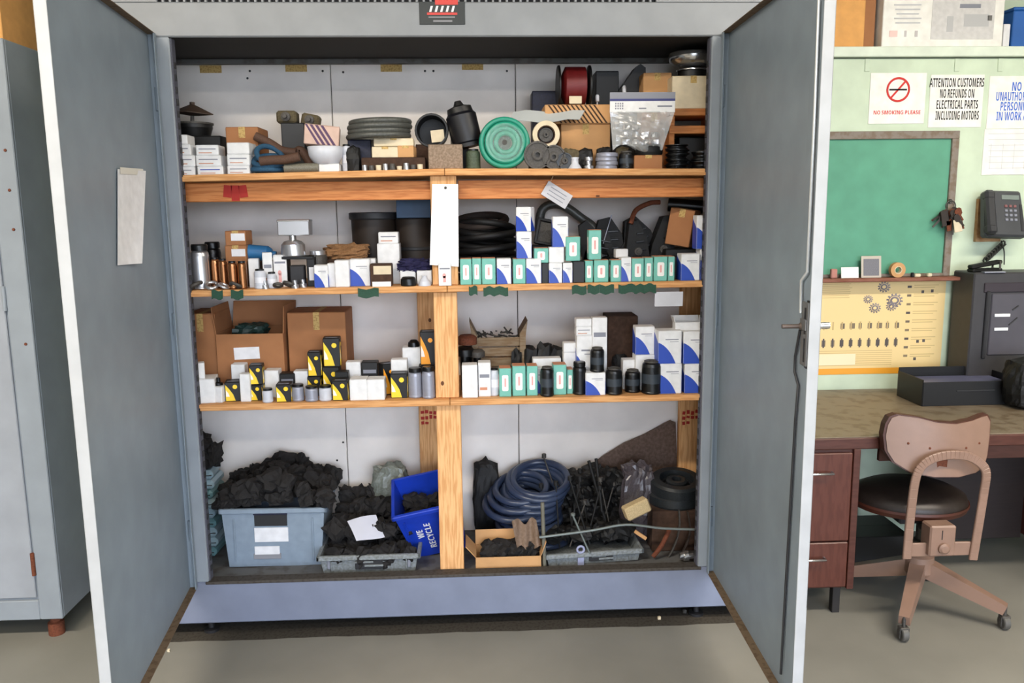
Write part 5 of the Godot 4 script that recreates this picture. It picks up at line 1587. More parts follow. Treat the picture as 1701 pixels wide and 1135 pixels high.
	# right half
	cartons([
		["white", 767, 793, 607, -0.05, 3, 0.06, 0.0, "plain white carton directly right of the middle post, third shelf"],
		["small", 794, 815, 603, -0.065, 3, 0.06, 0.0, "second white carton right of the middle post, third shelf"],
		["teal", 829, 849, 612, -0.055, 3, 0.06, 0.0, "teal carton with a salmon top, first of three together"],
		["teal", 851, 873, 608, -0.062, 3, 0.06, 0.0, "teal carton with a salmon top, second of three together"],
		["teal", 875, 893, 608, -0.066, 3, 0.06, 0.0, "teal carton with a salmon top, third of three together"],
		["blue", 889, 905, 612, -0.10, 3, 0.05, 0.0, "white and blue carton half hidden by the first black can"],
		["teal", 919, 941, 606, -0.07, 3, 0.06, 0.0, "teal carton between the two black cans"],
		["teal", 942, 952, 614, -0.085, 3, 0.06, 0.0, "narrow blue-green carton left of the dark bottle"],
		["small", 885, 932, 596, -0.16, 3, 0.05, 0.0, "long pale carton lying behind the teal cartons"],
		["white", 936, 958, 586, -0.16, 3, 0.05, 0.0, "white carton below another, left of the tall blue stack"],
		["white", 936, 957, 570, -0.16, -1, 0.05, 0.0, "white carton on another, left of the tall blue stack"],
		["blue", 958, 984, 558, -0.13, 3, 0.06, 0.0, "tall blue and white carton under two small white ones"],
		["small", 957, 983, 543, -0.132, -1, 0.055, 0.0, "lower small white carton on the tall blue and white carton"],
		["white", 957, 983, 530, -0.132, -1, 0.055, 0.0, "upper small white carton on the tall blue and white carton"],
		["blue", 973, 1006, 620, -0.05, 3, 0.06, 0.0, "blue and white carton at the shelf edge under a black can"],
		["redmark", 984, 1009, 528, -0.125, 3, 0.05, 0.0, "tall white carton with a red mark, third shelf right"],
		["white", 1035, 1061, 598, -0.14, 3, 0.05, 0.0, "white carton behind the black cans, third shelf right"],
		["white", 1056, 1096, 590, -0.115, 3, 0.07, 0.0, "white carton above the large black can, lying flat"],
		["blue", 1056, 1088, 543, -0.12, -1, 0.06, 0.0, "blue and white carton standing on the white flat one"],
		["blue", 1096, 1133, 605, -0.05, 3, 0.075, 0.0, "large blue and white carton, lower left of the right pair"],
		["blue", 1094, 1133, 550, -0.052, -1, 0.075, 0.0, "large blue and white carton, upper left of the right pair"],
		["blue", 1138, 1176, 605, -0.05, 3, 0.075, 0.0, "large blue and white carton, lower one against the right jamb"],
		["blue", 1136, 1175, 551, -0.052, -1, 0.075, 0.0, "large blue and white carton, upper one against the right jamb"],
	], "filter_carton", "carton", "filter cartons on the right of the third shelf")
	open_carton("white_tray", "white open tray lying on the large cartons by the right jamb", 1122, 1166, 536, -0.09, last_top, 0.05, 0.3, "box_white")
	cartons([["dark", 1010, 1060, 526, -0.26, 3, 0.14, 0.0, "tall dark carton behind the black cans, third shelf right"]], "carton", "carton", "")
	cans([
		["black", 897, 920, 609, -0.06, 3, "tall black can between teal cartons, third shelf right"],
		["black_cap", 951, 974, 601, -0.08, 3, "dark rounded can left of the blue carton at the edge"],
		["black", 1006, 1034, 611, -0.07, 3, "black can right of the blue carton at the edge"],
		["black", 1038, 1064, 614, -0.10, 3, "black can in the middle of the three right-hand cans"],
		["black", 1066, 1099, 599, -0.07, 3, "largest black can beside the big blue and white cartons"],
		["black", 980, 1004, 577, -0.08, px(990, 620, -0.05).y, "black can standing on the blue carton at the edge"],
	], "filter_can", "can", "black cans on the right of the third shelf")
	cans([["white", 812, 829, 612, -0.09, 3, "pale teal bottle right of the two white cartons"]], "plastic_bottle", "bottle", "")
	# wooden tray of wire ends, round black pieces, dark parts behind
	t = thing("wooden_tray", "old wooden slatted tray with raised ends, third shelf right", "tray", Vector3(px(828, 600, -0.30).x, 0.933, -0.30))
	var w := 0.098
	var wm := mat("old_wood", Color(0.50, 0.43, 0.34), 0.85, 0.0, "grain", Vector3(1, 9, 9))
	for k in 4:
		s = st()
		box(s, Vector3(0, 0.06 + 0.042 * k, 0.05), Vector3(2 * w - 0.02, 0.036, 0.010), 0.002)
		obj("slat", s, wm, t)
	for k: float in [-1.0, 1.0]:
		s = st()
		prism(s, [Vector2(-0.012, 0), Vector2(0.012, 0), Vector2(0.012, 0.21), Vector2(0.02 * k, 0.275), Vector2(-0.012, 0.22)], 0.14, Transform3D(Basis(), Vector3(k * w, 0, -0.07)))
		obj("end_post", s, wm, t)
	s = st()
	box(s, Vector3(0, 0.02, -0.01), Vector3(2 * w - 0.03, 0.04, 0.10), 0.003)
	obj("floor_board", s, wm, t)
	s = st()
	var g := RandomNumberGenerator.new()
	g.seed = 12
	for k in 30:
		var a := Vector3(g.randf_range(-0.08, 0.08), 0.19 + g.randf() * 0.03, g.randf_range(-0.05, 0.04))
		tube(s, [a, a + Vector3(g.randf_range(-0.04, 0.04), g.randf_range(-0.02, 0.02), g.randf_range(-0.02, 0.03))], 0.0035, 5)
	obj("wire_ends", s, M("cast_grey"), t).set_meta("kind", "stuff")
	for q in [[776, 575, 17, "round dark red-brown cap at the left of the wooden tray", "rust"], [772, 592, 16, "round black cap behind the plain white carton", "tin_black"], [793, 594, 13, "small grey cap left of the wooden tray", "cast_grey"]]:
		c = px(q[0], q[1], -0.18)
		var r: float = q[2] / 430.0
		turned("loose_cap", q[3], "cap", "", Vector3(c.x, c.y, -0.20 - 0.03 * float(q[1] < 580)), [["cap", [[0, 0], [r, 0], [r, r * 0.7], [r * 0.7, r * 0.95], [r * 0.3, r], [0, r]], q[4]], ["stem", [[0, 0.001 - (c.y - 0.933)], [r * 0.5, 0.001 - (c.y - 0.933)], [r * 0.5, 0], [0, 0]], "tin_black"]])  # loose round caps, each on a stem
	var dk := [[880, 585, 0.06, 0.055], [905, 580, 0.07, 0.07], [925, 583, 0.06, 0.06], [858, 588, 0.05, 0.05], [1030, 600, 0.07, 0.06]]
	for k in dk.size():
		var q = dk[k]
		c = px(q[0], q[1], -0.24)
		s = st()
		var hh := c.y - 0.933 + 0.03
		lump(s, Vector3(q[2], hh, 0.07), 90 + k, 0.22, 4, Transform3D(Basis(), Vector3(c.x, 0.933 + hh * 0.47, -0.25)))
		single("dark_part", ["greasy black part behind the third teal carton", "tall greasy black part behind the first black can", "greasy black part behind the second teal group", "small greasy black part at the right foot of the wooden tray", "greasy black part behind the right black cans"][k], "part", s, M("black_rubber"), Vector3.ZERO, "greasy black parts at the back of the third shelf")

func open_carton(called: String, label: String, pl: float, pr: float, pt: float, z: float, base, d: float, flap: float, m: String) -> Node3D:
	var a := px(pl, pt, z)
	var b := px(pr, pt, z)
	var cx := (a.x + b.x) / 2
	var y := base_y(base, cx)
	var w := b.x - a.x
	var h := maxf(a.y - y, 0.01)
	var t := thing(called, label, "carton" if m != "box_white" else "tray", Vector3(cx, y, z - d / 2))
	var k := 0.003
	for q in [["front_wall", Vector3(0, h / 2, d / 2 - k / 2), Vector3(w, h, k)], ["back_wall", Vector3(0, h / 2, -d / 2 + k / 2), Vector3(w, h, k)], ["side_wall", Vector3(-w / 2 + k / 2, h / 2, 0), Vector3(k, h, d - 2 * k)], ["side_wall", Vector3(w / 2 - k / 2, h / 2, 0), Vector3(k, h, d - 2 * k)], ["bottom", Vector3(0, k / 2, 0), Vector3(w - 2 * k, k, d - 2 * k)]]:
		var s := st()
		box(s, q[1], q[2], 0.0006)
		obj(q[0], s, M(m), t)
	var f := minf(w, d) * 0.45
	for q in [[Vector3(0, h, -d / 2), Basis(Vector3.RIGHT, -0.3), Vector3(w, f, k)], [Vector3(-w / 2, h, 0), Basis(Vector3.BACK, flap), Vector3(k, f, d * 0.96)], [Vector3(w / 2, h, 0), Basis(Vector3.BACK, -flap * 0.5), Vector3(k, f, d * 0.96)]]:
		var s := st()
		box(s, q[0] + q[1] * Vector3(0, f / 2, 0), q[2], 0.0006, q[1])
		obj("flap", s, M(m), t)
	last_top = y + h
	return t

func tote(called: String, label: String, at: Vector3, w: float, h: float, d: float, taper: float, b: Basis, m: String) -> Node3D:
	var t := thing(called, label, "tote", at, b)
	var k := 0.004
	var a := taper
	# four leaning walls as one shell part each, a floor, a rim
	for side in 4:
		var s := st()
		var hw := w / 2 if side % 2 == 0 else d / 2
		var hd := d / 2 if side % 2 == 0 else w / 2
		var r := Basis(Vector3.UP, PI / 2 * side)
		var p0 := Vector3(-hw * a, 0, hd * a)
		var p1 := Vector3(hw * a, 0, hd * a)
		var p2 := Vector3(hw, h, hd)
		var p3 := Vector3(-hw, h, hd)
		var n := Vector3(0, 0, -k)
		var c := Vector3(0, h / 2, hd * 0.97 - k / 2)
		out_quad(s, r * p0, r * p1, r * p2, r * p3, r * c)
		out_quad(s, r * (p0 + n), r * (p1 + n), r * (p2 + n), r * (p3 + n), r * (c + Vector3(0, 0, 0.2)))
		out_quad(s, r * p3, r * p2, r * (p2 + n), r * (p3 + n), r * c)
		obj("wall", s, M(m), t)
		s = st()
		box(s, r * Vector3(0, h - 0.010, hd + 0.004), Vector3(hw * 2 + 0.020, 0.020, 0.012), 0.003, r)
		obj("rim", s, M(m), t)
		if side % 2 == 0:
			for x: float in [-0.40, 0.40]:
				s = st()
				box(s, r * Vector3(x * w * 0.95, h * 0.46, hd * lerpf(a, 1.0, 0.46) + 0.002), Vector3(0.006, h * 0.74, 0.008), 0.001, r * Basis(Vector3.RIGHT, atan((1.0 - a) * hd / h)))
				obj("rib", s, M(m), t)
	var s := st()
	box(s, Vector3(0, 0.003, 0), Vector3(w * a, 0.006, d * a), 0.001)
	obj("bottom", s, M(m), t)
	return t

func heap(called: String, label: String, group: String, spots: Array, sd: int, m: Material):     # angular black lumps, each a thing of its own
	var g := RandomNumberGenerator.new()
	g.seed = sd
	var meshes := []
	for k in 5:
		var s := st()
		lump(s, Vector3(0.085, 0.065, 0.07), sd + k, 0.32, 4)
		s.generate_normals()
		meshes.append(s.commit())
	for k in spots.size():
		var o := inst(called, meshes[k % 5], m, self, Transform3D(Basis.from_euler(Vector3(g.randf() * 6, g.randf() * 6, g.randf() * 6)).scaled(Vector3.ONE * g.randf_range(0.75, 1.15)), spots[k]))
		tag(o, label, "rubber part", group)

func build_cabinet_floor():
	var c: Vector3
	var s: SurfaceTool
	var t: Node3D
	var fy := 0.2155
	var g := RandomNumberGenerator.new()
	g.seed = 31
	mat("tote_grey", Color(0.54, 0.60, 0.66), 0.5, 0.0, "mottle", Vector3(4, 4, 4))
	mat("tote_pale", Color(0.57, 0.60, 0.62), 0.5, 0.0, "dust", Vector3(5, 5, 5))
	var foam := mat("foam_black", Color(0.13, 0.12, 0.12), 0.85, 0.0, "dust", Vector3(14, 14, 14), 0.1)
	# folded pale pads at the far left with black parts on top
	var lx := px(343, 850, -0.30).x
	for k in 9:
		var y := fy + 0.042 * k
		s = st()
		box(s, Vector3(0, 0.02, 0), Vector3(0.115 - 0.004 * (k % 3), 0.040, 0.16), 0.012)
		t = thing("folded_pad", "%s folded pale blue plastic pad in the stack beside the left jamb" % ["lowest", "second", "third", "fourth", "fifth", "sixth", "seventh", "eighth", "topmost"][k], "pad", Vector3(lx - 0.018 + 0.005 * (k % 2), y, -0.36), Basis(Vector3.UP, 0.06 * (k % 3 - 1)), "folded pale pads beside the left jamb")
		obj("pad", s, mat("pad_blue", Color(0.62, 0.72, 0.76), 0.4, 0.0, "mottle", Vector3(5, 5, 5)) if k % 3 else mat("pad_teal", Color(0.42, 0.58, 0.60), 0.4, 0.0, "mottle", Vector3(5, 5, 5)), t)
		s = st()
		box(s, Vector3(0, 0.02, 0.080), Vector3(0.10, 0.004, 0.003), 0.001)
		obj("fold_seam", s, M("charcoal"), t)
	var spots := []
	for k in 8:
		spots.append(Vector3(lx - 0.03 + 0.03 * (k % 3), fy + 0.41 + 0.035 * (k / 3), -0.36 + 0.04 * (k % 2)))
	heap("rubber_lump", "black ragged rubber lump on top of the folded pale pads", "black lumps on the pale pads", spots, 40, foam)
	# first tote, tall, full of black rubber parts
	var zt := -0.145
	var a := px(364, 842, zt)
	var b := px(536, 850, zt)
	var w1 := b.x - a.x
	var h1 := (a.y + b.y) / 2 - fy
	t = tote("storage_tote", "tall grey-blue plastic tote heaped with black rubber lumps, left", Vector3((a.x + b.x) / 2 - 0.006, fy, zt - 0.165), w1, h1, 0.31, 0.90, Basis(Vector3.UP, 0.03) * Basis(Vector3.BACK, -0.022), "tote_grey")
	var hf := 0.155
	for q in [[0.00, 0.80, 0.13, 0.05, "charcoal", "handle_recess"], [0.0, 0.93, 0.135, 0.018, "navy", "dark_band"], [0.0, 0.55, 0.135, 0.062, "paper", "paper_label"], [-0.02, 0.28, 0.10, 0.036, "paper", "paper_label"], [-0.02, 0.18, 0.11, 0.024, "grey_ink", "torn_label"]]:
		s = st()
		var zz: float = hf * lerpf(0.90, 1.0, q[1]) + 0.0025
		box(s, Vector3(q[0] - 0.01, h1 * q[1], zz + (0.004 if q[5] == "dark_band" else 0.0)), Vector3(q[2], q[3], 0.004), 0.001, Basis(Vector3.RIGHT, 0.05))
		obj(q[5], s, M(q[4]), t)
	spots = []
	var tc := Vector3((a.x + b.x) / 2, fy + h1, zt - 0.165)
	for k in 42:
		var u := -0.20 + 0.4 * float(k % 7) / 6.0 + g.randf_range(-0.02, 0.02)
		var v := -0.125 + 0.25 * float((k / 7) % 3) / 2.0
		var up := 0.018 + 0.052 * float(k / 21) + 0.025 * g.randf() + 0.02 * cos(u * 9.0)
		spots.append(tc + Vector3(u, up - 0.05 * float(k / 21) * absf(u) * 4.0, v))
	heap("rubber_lump", "black ragged rubber lump heaped in the tall left tote", "black lumps in the tall left tote", spots, 50, foam)
	# second tote, shallow, foam lumps and a sheet of paper
	var z2 := -0.062
	a = px(529, 926, z2)
	b = px(694, 924, z2)
	var w2 := b.x - a.x
	var h2 := a.y - fy
	t = tote("shallow_tote", "shallow pale grey tote of black lumps with white paper on them", Vector3((a.x + b.x) / 2, fy, z2 - 0.20), w2, h2, 0.38, 0.93, Basis(), "tote_pale")
	s = st()
	box(s, Vector3(0, h2 * 0.5, 0.187), Vector3(0.11, h2 * 0.55, 0.006), 0.002)
	obj("handle_recess", s, M("charcoal"), t)
	for q in [[-0.02, 0.62], [0.02, 0.42]]:
		s = st()
		box(s, Vector3(q[0], h2 * q[1], 0.191), Vector3(0.075, 0.008, 0.004), 0.001)
		obj("handle_bar", s, M("tote_pale"), t)
	for q in [-0.16, 0.16]:
		s = st()
		box(s, Vector3(q, h2 * 0.5, 0.187), Vector3(0.012, 0.035, 0.006), 0.002)
		obj("scuff", s, M("print_grey"), t)
	spots = []
	tc = Vector3((a.x + b.x) / 2, fy, z2 - 0.20)
	for k in 54:
		var v := -0.15 + 0.30 * float((k / 6) % 5) / 4.0
		var u := -0.145 + 0.29 * float(k % 6) / 5.0 + g.randf_range(-0.02, 0.02)
		var up := 0.05 + 0.075 * float(k / 30) + clampf(-v, 0, 1) * 0.55 * (0.4 + 0.6 * float(k / 30)) + 0.02 * g.randf()
		spots.append(tc + Vector3(u, up, v))
	heap("rubber_lump", "black crumbling rubber lump heaped in the shallow tote", "black lumps in the shallow tote", spots, 70, foam)
	c = px(611, 888, z2 - 0.12) + Vector3(0, 0.03, 0.02)
	s = st()
	var pb := Basis(Vector3.UP, 0.5) * Basis(Vector3.RIGHT, 0.55)
	sheet(s, func(i, j): return c + Vector3(0, 0.012, 0.02) + pb * Vector3((j - 0.5) * 0.125, 0.010 * sin(3.0 * j + i * 2.0), (i - 0.5) * 0.11), 6, 6, 0.0006)
	single("paper_scrap", "white paper scrap lying on the black lumps in the shallow tote", "paper", s, mat("paper_blue", Color(0.86, 0.87, 0.92), 0.8, 0.0, "mottle"), Vector3.ZERO)
	# grey film bag behind the blue bin
	c = px(648, 800, -0.40)
	s = st()
	lump(s, Vector3(0.16, 0.28, 0.11), 23, 0.12, 9, Transform3D(Basis(), Vector3(c.x, c.y - 0.06, -0.41)))
	single("film_bag", "crumpled grey plastic bag between the shallow tote and blue bin", "bag", s, mat("bag_grey", Color(0.50, 0.53, 0.51), 0.35, 0.0, "dust", Vector3(7, 7, 7)), Vector3.ZERO)
	# blue recycling bin, leaning towards the room
	var bb := Basis(Vector3.BACK, 0.20) * Basis(Vector3.RIGHT, 0.40)
	c = px(692, 932, -0.20)
	mat("bin_blue", Color(0.10, 0.24, 0.72), 0.4, 0.0, "mottle", Vector3(4, 4, 4))
	t = tote("recycling_bin", "blue recycling bin tilted toward the room beside the middle post", Vector3(c.x + 0.095, fy + 0.045, -0.31), 0.27, 0.275, 0.22, 0.80, bb, "bin_blue")
	t.set_meta("category", "bin")
	var face := Basis(Vector3.RIGHT, atan(0.2 * 0.11 / 0.275))
	words("lettering", "RECYCLE", 0.026, M("paper"), t, Transform3D(face * Basis(Vector3.BACK, PI / 2), Vector3(-0.018, 0.125, 0.1035)), 0.15)
	words("lettering", "WE", 0.026, M("paper"), t, Transform3D(face * Basis(Vector3.BACK, PI / 2), Vector3(-0.055, 0.145, 0.1045)), 0.05)
	spots = []
	var bo := t.transform
	for k in 14:
		spots.append(bo * Vector3(-0.08 + 0.05 * (k % 4), 0.11 + 0.04 * (k / 5), -0.06 + 0.036 * (k % 3)))
	heap("rubber_lump", "dark lump down inside the blue recycling bin", "dark lumps in the blue bin", spots, 90, foam)
	# right half: coil of blue-grey hose
	c = px(895, 800, -0.30)
	t = thing("hose_coil", "tall coil of shiny blue-grey hose behind the open carton", "hose", Vector3(c.x + 0.01, fy, -0.35))
	var hm := mat("hose_blue", Color(0.19, 0.235, 0.33), 0.3, 0.0, "mottle", Vector3(5, 5, 5))
	var top := c.y - fy
	for k in 18:
		var f := float(k) / 17.0
		var off := Vector3(-0.05 * sin(f * PI) - 0.03 * float(k % 3 == 1) * (1.0 - f), 0, 0.02 * sin(k * 2.3) * (1 - f))
		s = st()
		ring(s, 0.128 - 0.010 * float(k % 2), 0.0155, Transform3D(Basis(Vector3(1, 0, 0.15 * sin(k * 1.9)).normalized(), 0.34 * f), Vector3(off.x, 0.025 + (top - 0.03) * f, off.z)), 40, 9)
		obj("loop", s, hm, t)
	for k in 3:
		s = st()
		ring(s, 0.134 - 0.012 * k, 0.015, Transform3D(Basis(Vector3(1, 0, 0.3).normalized(), 0.30), Vector3(-0.105 + 0.01 * k, top - 0.10 + 0.03 * k, 0.01)), 40, 9)
		obj("outer_loop", s, hm, t)
	c = px(812, 830, -0.42)
	s = st()
	lump(s, Vector3(0.12, 0.36, 0.09), 29, 0.07, 8, Transform3D(Basis(), Vector3(c.x - 0.01, fy + 0.17, -0.445)))
	single("black_sack", "black sack slumped between the middle post and hose coil", "sack", s, M("black_rubber"), Vector3.ZERO)
	# open carton at the front with flaps folded out
	open_carton("open_carton", "low open tan carton beside the middle post on the cabinet floor", 790, 899, 927, -0.062, fy, 0.135, 0.7, "card_light")
	spots = []
	c = px(845, 930, -0.2)
	for k in 16:
		spots.append(Vector3(c.x - 0.075 + 0.05 * (k % 4), fy + 0.035 + 0.016 * float(k / 8), -0.155 + 0.028 * ((k / 4) % 2)))
	heap("rubber_lump", "dark lump lying in the low open tan carton", "dark lumps in the open tan carton", spots, 110, foam)
	s = st()
	var q0 := px(850, 866, -0.15)
	sheet(s, func(i, j): return q0 + Vector3(j * 0.10 + 0.02 * i, -0.10 * i + 0.012 * sin(j * 9.0), 0.05 * i + 0.012 * sin(j * 14.0 + i * 3.0)), 8, 12, 0.001)
	single("paper_wrap", "crumpled brown paper wrap sticking out of the low open carton", "paper", s, mat("kraft", Color(0.52, 0.43, 0.36), 0.7, 0.0, "dust", Vector3(6, 6, 6)), Vector3.ZERO)
	# third tote with rods
	var z3 := -0.085
	a = px(904, 926, z3)
	b = px(1064, 910, z3)
	t = tote("rod_tote", "shallow grey tote full of dark rods at the right front", Vector3((a.x + b.x) / 2, fy, z3 - 0.175), b.x - a.x, (a.y + b.y) / 2 - fy, 0.33, 0.94, Basis(Vector3.UP, 0.05) * Basis(Vector3.BACK, 0.02), "tote_pale")
	var h3 := (a.y + b.y) / 2 - fy
	s = st()
	box(s, Vector3(0.03, h3 * 0.5, 0.163), Vector3(0.10, h3 * 0.5, 0.006), 0.002)
	obj("handle_recess", s, M("charcoal"), t)
	for q in [[0.02, 0.62], [0.05, 0.4]]:
		s = st()
		box(s, Vector3(q[0], h3 * q[1], 0.167), Vector3(0.06, 0.008, 0.004), 0.001)
		obj("handle_bar", s, M("tote_pale"), t)
	s = st()
	box(s, Vector3(-0.055, h3 * 0.55, 0.168), Vector3(0.026, h3 * 1.1, 0.004), 0.001)
	obj("hanging_tag", s, mat("tag_blue", Color(0.62, 0.64, 0.76), 0.6), t)
	s = st()
	ring(s, 0.014, 0.005, Transform3D(face_on(), Vector3(-0.055, h3 * 1.25, 0.17)), 16, 6)
	obj("tag_ring", s, M("tag_blue"), t)
	tc = Vector3((a.x + b.x) / 2, fy, z3 - 0.175)
	for k in 13:
		var p := tc + Vector3(g.randf_range(-0.15, 0.15), 0.03 + 0.01 * (k % 4), g.randf_range(-0.12, 0.10))
		var q := p + Vector3(g.randf_range(-0.10, 0.08), g.randf_range(0.08, 0.32), g.randf_range(-0.10, 0.02))
		s = st()
		tube(s, [p, q], 0.003 + 0.002 * g.randf(), 6)
		lathe(s, [[0, 0], [0.010, 0], [0.010, 0.018], [0, 0.018]], 8, Transform3D(Basis(), q))
		single("black_rod", "thin dark rod leaning out of the right front tote", "rod", s, M("black_rubber") if k % 3 else M("cast_grey"), Vector3.ZERO, "dark rods in the right front tote")
	spots = []
	for k in 24:
		spots.append(tc + Vector3(-0.15 + 0.06 * (k % 6), 0.05 + 0.03 * float(k / 12) + 0.02 * g.randf(), -0.12 + 0.085 * ((k / 6) % 3)))
	heap("rubber_lump", "dark greasy lump among the rods in the right front tote", "dark lumps in the rod tote", spots, 130, M("black_rubber"))
	s = st()
	tube(s, curve([px(896, 893, -0.07), px(980, 882, -0.075), px(1040, 872, -0.085), px(1100, 878, -0.09), px(1160, 880, -0.09)]), 0.0055, 8)
	single("long_rod", "long thin grey rod lying across the right front tote", "rod", s, mat("rod_grey", Color(0.45, 0.48, 0.47), 0.4, 0.3, ""), Vector3.ZERO)
	s = st()
	tube(s, [px(952, 858, -0.08), px(980, 920, -0.075)], 0.004, 8)
	lathe(s, [[0, 0], [0.009, 0.003], [0.009, 0.012], [0, 0.016]], 10, Transform3D(Basis(), px(952, 858, -0.08)))
	single("headed_rod", "thin rod with a round head slanting above the hanging tag", "rod", s, M("rod_grey"), Vector3.ZERO)
	s = st()
	tube(s, [px(901, 835, -0.10), px(905, 948, -0.07)], 0.008, 8)
	single("grey_strap", "grey strap standing at the left corner of the rod tote", "strap", s, mat("strap_grey", Color(0.42, 0.41, 0.36), 0.7), Vector3.ZERO)
	# dark greasy pile and rods behind the tote
	spots = []
	for k in 30:
		spots.append(Vector3(px(950 + (k % 6) * 17, 850, -0.40).x, fy + 0.04 + 0.055 * (k / 6) + 0.02 * g.randf(), -0.41 + 0.03 * (k % 2)))
	heap("rubber_lump", "greasy dark lump in the pile behind the rod tote", "greasy lumps behind the rod tote", spots, 150, M("black_rubber"))
	for q in [[978, 766, 1010, 880, "left one"], [990, 762, 1000, 850, "right one"]]:
		s = st()
		tube(s, [px(q[0], q[1], -0.30), px(q[2], q[3], -0.27)], 0.007, 8)
		single("black_rod", "tall dark rod leaning before the brown sheet, %s of two" % q[4], "rod", s, M("black_rubber"), Vector3.ZERO)
	# brown sheet leaning on the back panel
	s = st()
	var poly := []
	var o := px(1000, 800, -0.485)
	for q in [[960, 800], [975, 778], [1000, 758], [1035, 736], [1068, 722], [1113, 698], [1122, 702], [1126, 830], [960, 840]]:
		var p := px(q[0], q[1], -0.485)
		poly.append(Vector2(p.x, p.y))
	prism(s, poly, 0.006, Transform3D(Basis(), Vector3(0, 0, -0.485)))
	var fold := st()
	single("brown_sheet", "torn brown cardboard sheet leaning on the back panel, lower right", "cardboard", s, mat("sheet_brown", Color(0.44, 0.36, 0.32), 0.85, 0.0, "dust", Vector3(4, 4, 4)), Vector3.ZERO)
	# plastic-wrapped bundle, hubs on a brown carton, cream block, hanging belts
	c = px(1060, 800, -0.33)
	s = st()
	lump(s, Vector3(0.15, 0.36, 0.14), 44, 0.10, 10, Transform3D(Basis(), Vector3(c.x, c.y - 0.10, -0.36)))
	single("wrapped_bundle", "shiny grey film-wrapped bundle left of the black hubs", "bundle", s, mat("film_mauve", Color(0.33, 0.31, 0.34), 0.25, 0.0, "dust", Vector3(9, 9, 9)), Vector3.ZERO)
	cartons([["dark", 1084, 1178, 850, -0.20, fy, 0.22, 0.0, "brown carton darkened for the shade on the cabinet floor under the black hubs"]], "carton", "carton", "")  # brown carton in the dark style, for the shade it lies in
	var y := last_top
	var hc := px(1122, 830, -0.30)
	var bk := mat("hub_black", Color(0.17, 0.19, 0.21), 0.35, 0.1, "dust", Vector3(7, 7, 7))
	turned("drum_hub", "large black hub lying under another on the brown carton", "hub", "black hubs on the brown carton", Vector3(hc.x, y, -0.31), [["rim", [[0.06, 0], [0.112, 0], [0.116, 0.008], [0.116, 0.04], [0.108, 0.048], [0.06, 0.048], [0.06, 0]], "hub_black"]], Basis(Vector3.RIGHT, 0.0), 32)
	turned("drum_hub", "large black hub with an open centre, lying uppermost at the right", "hub", "black hubs on the brown carton", Vector3(hc.x + 0.004, y + 0.05, -0.31), [
		["rim", [[0.062, 0], [0.110, 0], [0.114, 0.008], [0.114, 0.05], [0.104, 0.060], [0.074, 0.060], [0.070, 0.03], [0.062, 0.028], [0.062, 0]], "hub_black"],
		["hub", [[0.02, 0.0], [0.046, 0.0], [0.046, 0.05], [0.036, 0.056], [0.022, 0.056], [0.02, 0.0]], "hub_black"],
		["web", [[0.044, 0.008], [0.064, 0.008], [0.064, 0.014], [0.044, 0.014]], "cast_grey"]], Basis(Vector3.RIGHT, 0.16), 32)
	s = st()
	c = px(1057, 845, -0.14)
	box(s, c, Vector3(0.108, 0.058, 0.05), 0.006, Basis(Vector3.BACK, 0.36) * Basis(Vector3.UP, 0.2))
	single("foam_block", "cream foam block tilted on the dark rods, lower right", "foam", s, mat("foam_cream", Color(0.86, 0.77, 0.60), 0.9, 0.0, "dust", Vector3(14, 14, 14), 0.05), Vector3.ZERO)
	s = st()
	box(s, px(1064, 889, -0.10), Vector3(0.058, 0.014, 0.012), 0.002, Basis(Vector3.BACK, -0.62))
	single("wood_stick", "short pale wooden stick poking from the right end of the rod tote", "stick", s, M("card_light"), Vector3.ZERO)
	for q in [[[[1128, 848], [1128, 880], [1116, 915], [1092, 950]], "cast_grey", "left one of three flat belts hanging from the hubs"], [[[1142, 850], [1146, 885], [1130, 925], [1106, 952]], "belt_brown", "middle one of three flat belts hanging from the hubs"], [[[1156, 852], [1164, 888], [1156, 915], [1130, 948]], "black_rubber", "right one of three flat belts hanging from the hubs"]]:
		var pts := []
		for e in q[0]:
			pts.append(px(e[0], e[1], -0.15))
		s = st()
		tube(s, curve(pts), 0.010, 8, true, 0.4)
		single("flat_belt", q[2], "belt", s, M(q[1]), Vector3.ZERO, "flat belts at the lower right")
	s = st()
	tube(s, curve([px(1085, 925, -0.12), px(1100, 905, -0.12), px(1112, 880, -0.13)]), 0.010, 8)
	single("copper_pipe", "short rusty pipe bent in front of the hanging belts", "pipe", s, M("rust"), Vector3.ZERO)
	c = px(1142, 928, -0.08)
	turned("chrome_fitting", "shiny chrome fitting on the cabinet floor by the right jamb", "fitting", "", Vector3(c.x - 0.03, fy + 0.026, -0.09), [["body", [[0, 0], [0.016, 0], [0.016, 0.014], [0.024, 0.016], [0.024, 0.034], [0.014, 0.036], [0.014, 0.056], [0, 0.056]], "chrome"]], Basis(Vector3.BACK, -PI / 2), 6)
	# rubbish on the floor in front of the plinth
	for q in [[1095, 1027, 0.011, "box_cream", "pale crumb on the floor under the right end of the plinth"], [1137, 1016, 0.013, "cast_grey", "grey nut on the floor under the right end of the plinth"], [280, 1081, 0.009, "box_cream", "pale crumb on the floor below the left door"]]:
		var d := look * Vector3((q[0] - PW / 2.0) / FOCAL, -(q[1] - PH / 2.0) / FOCAL, -1.0)
		var p = eye + d * ((q[2] * 0.5 - eye.y) / d.y)
		s = st()
		lump(s, Vector3.ONE * q[2] * 1.3, int(q[0]), 0.2, 3, Transform3D(Basis(), p))
		single("crumb", q[4], "crumb", s, M(q[3]), Vector3.ZERO)

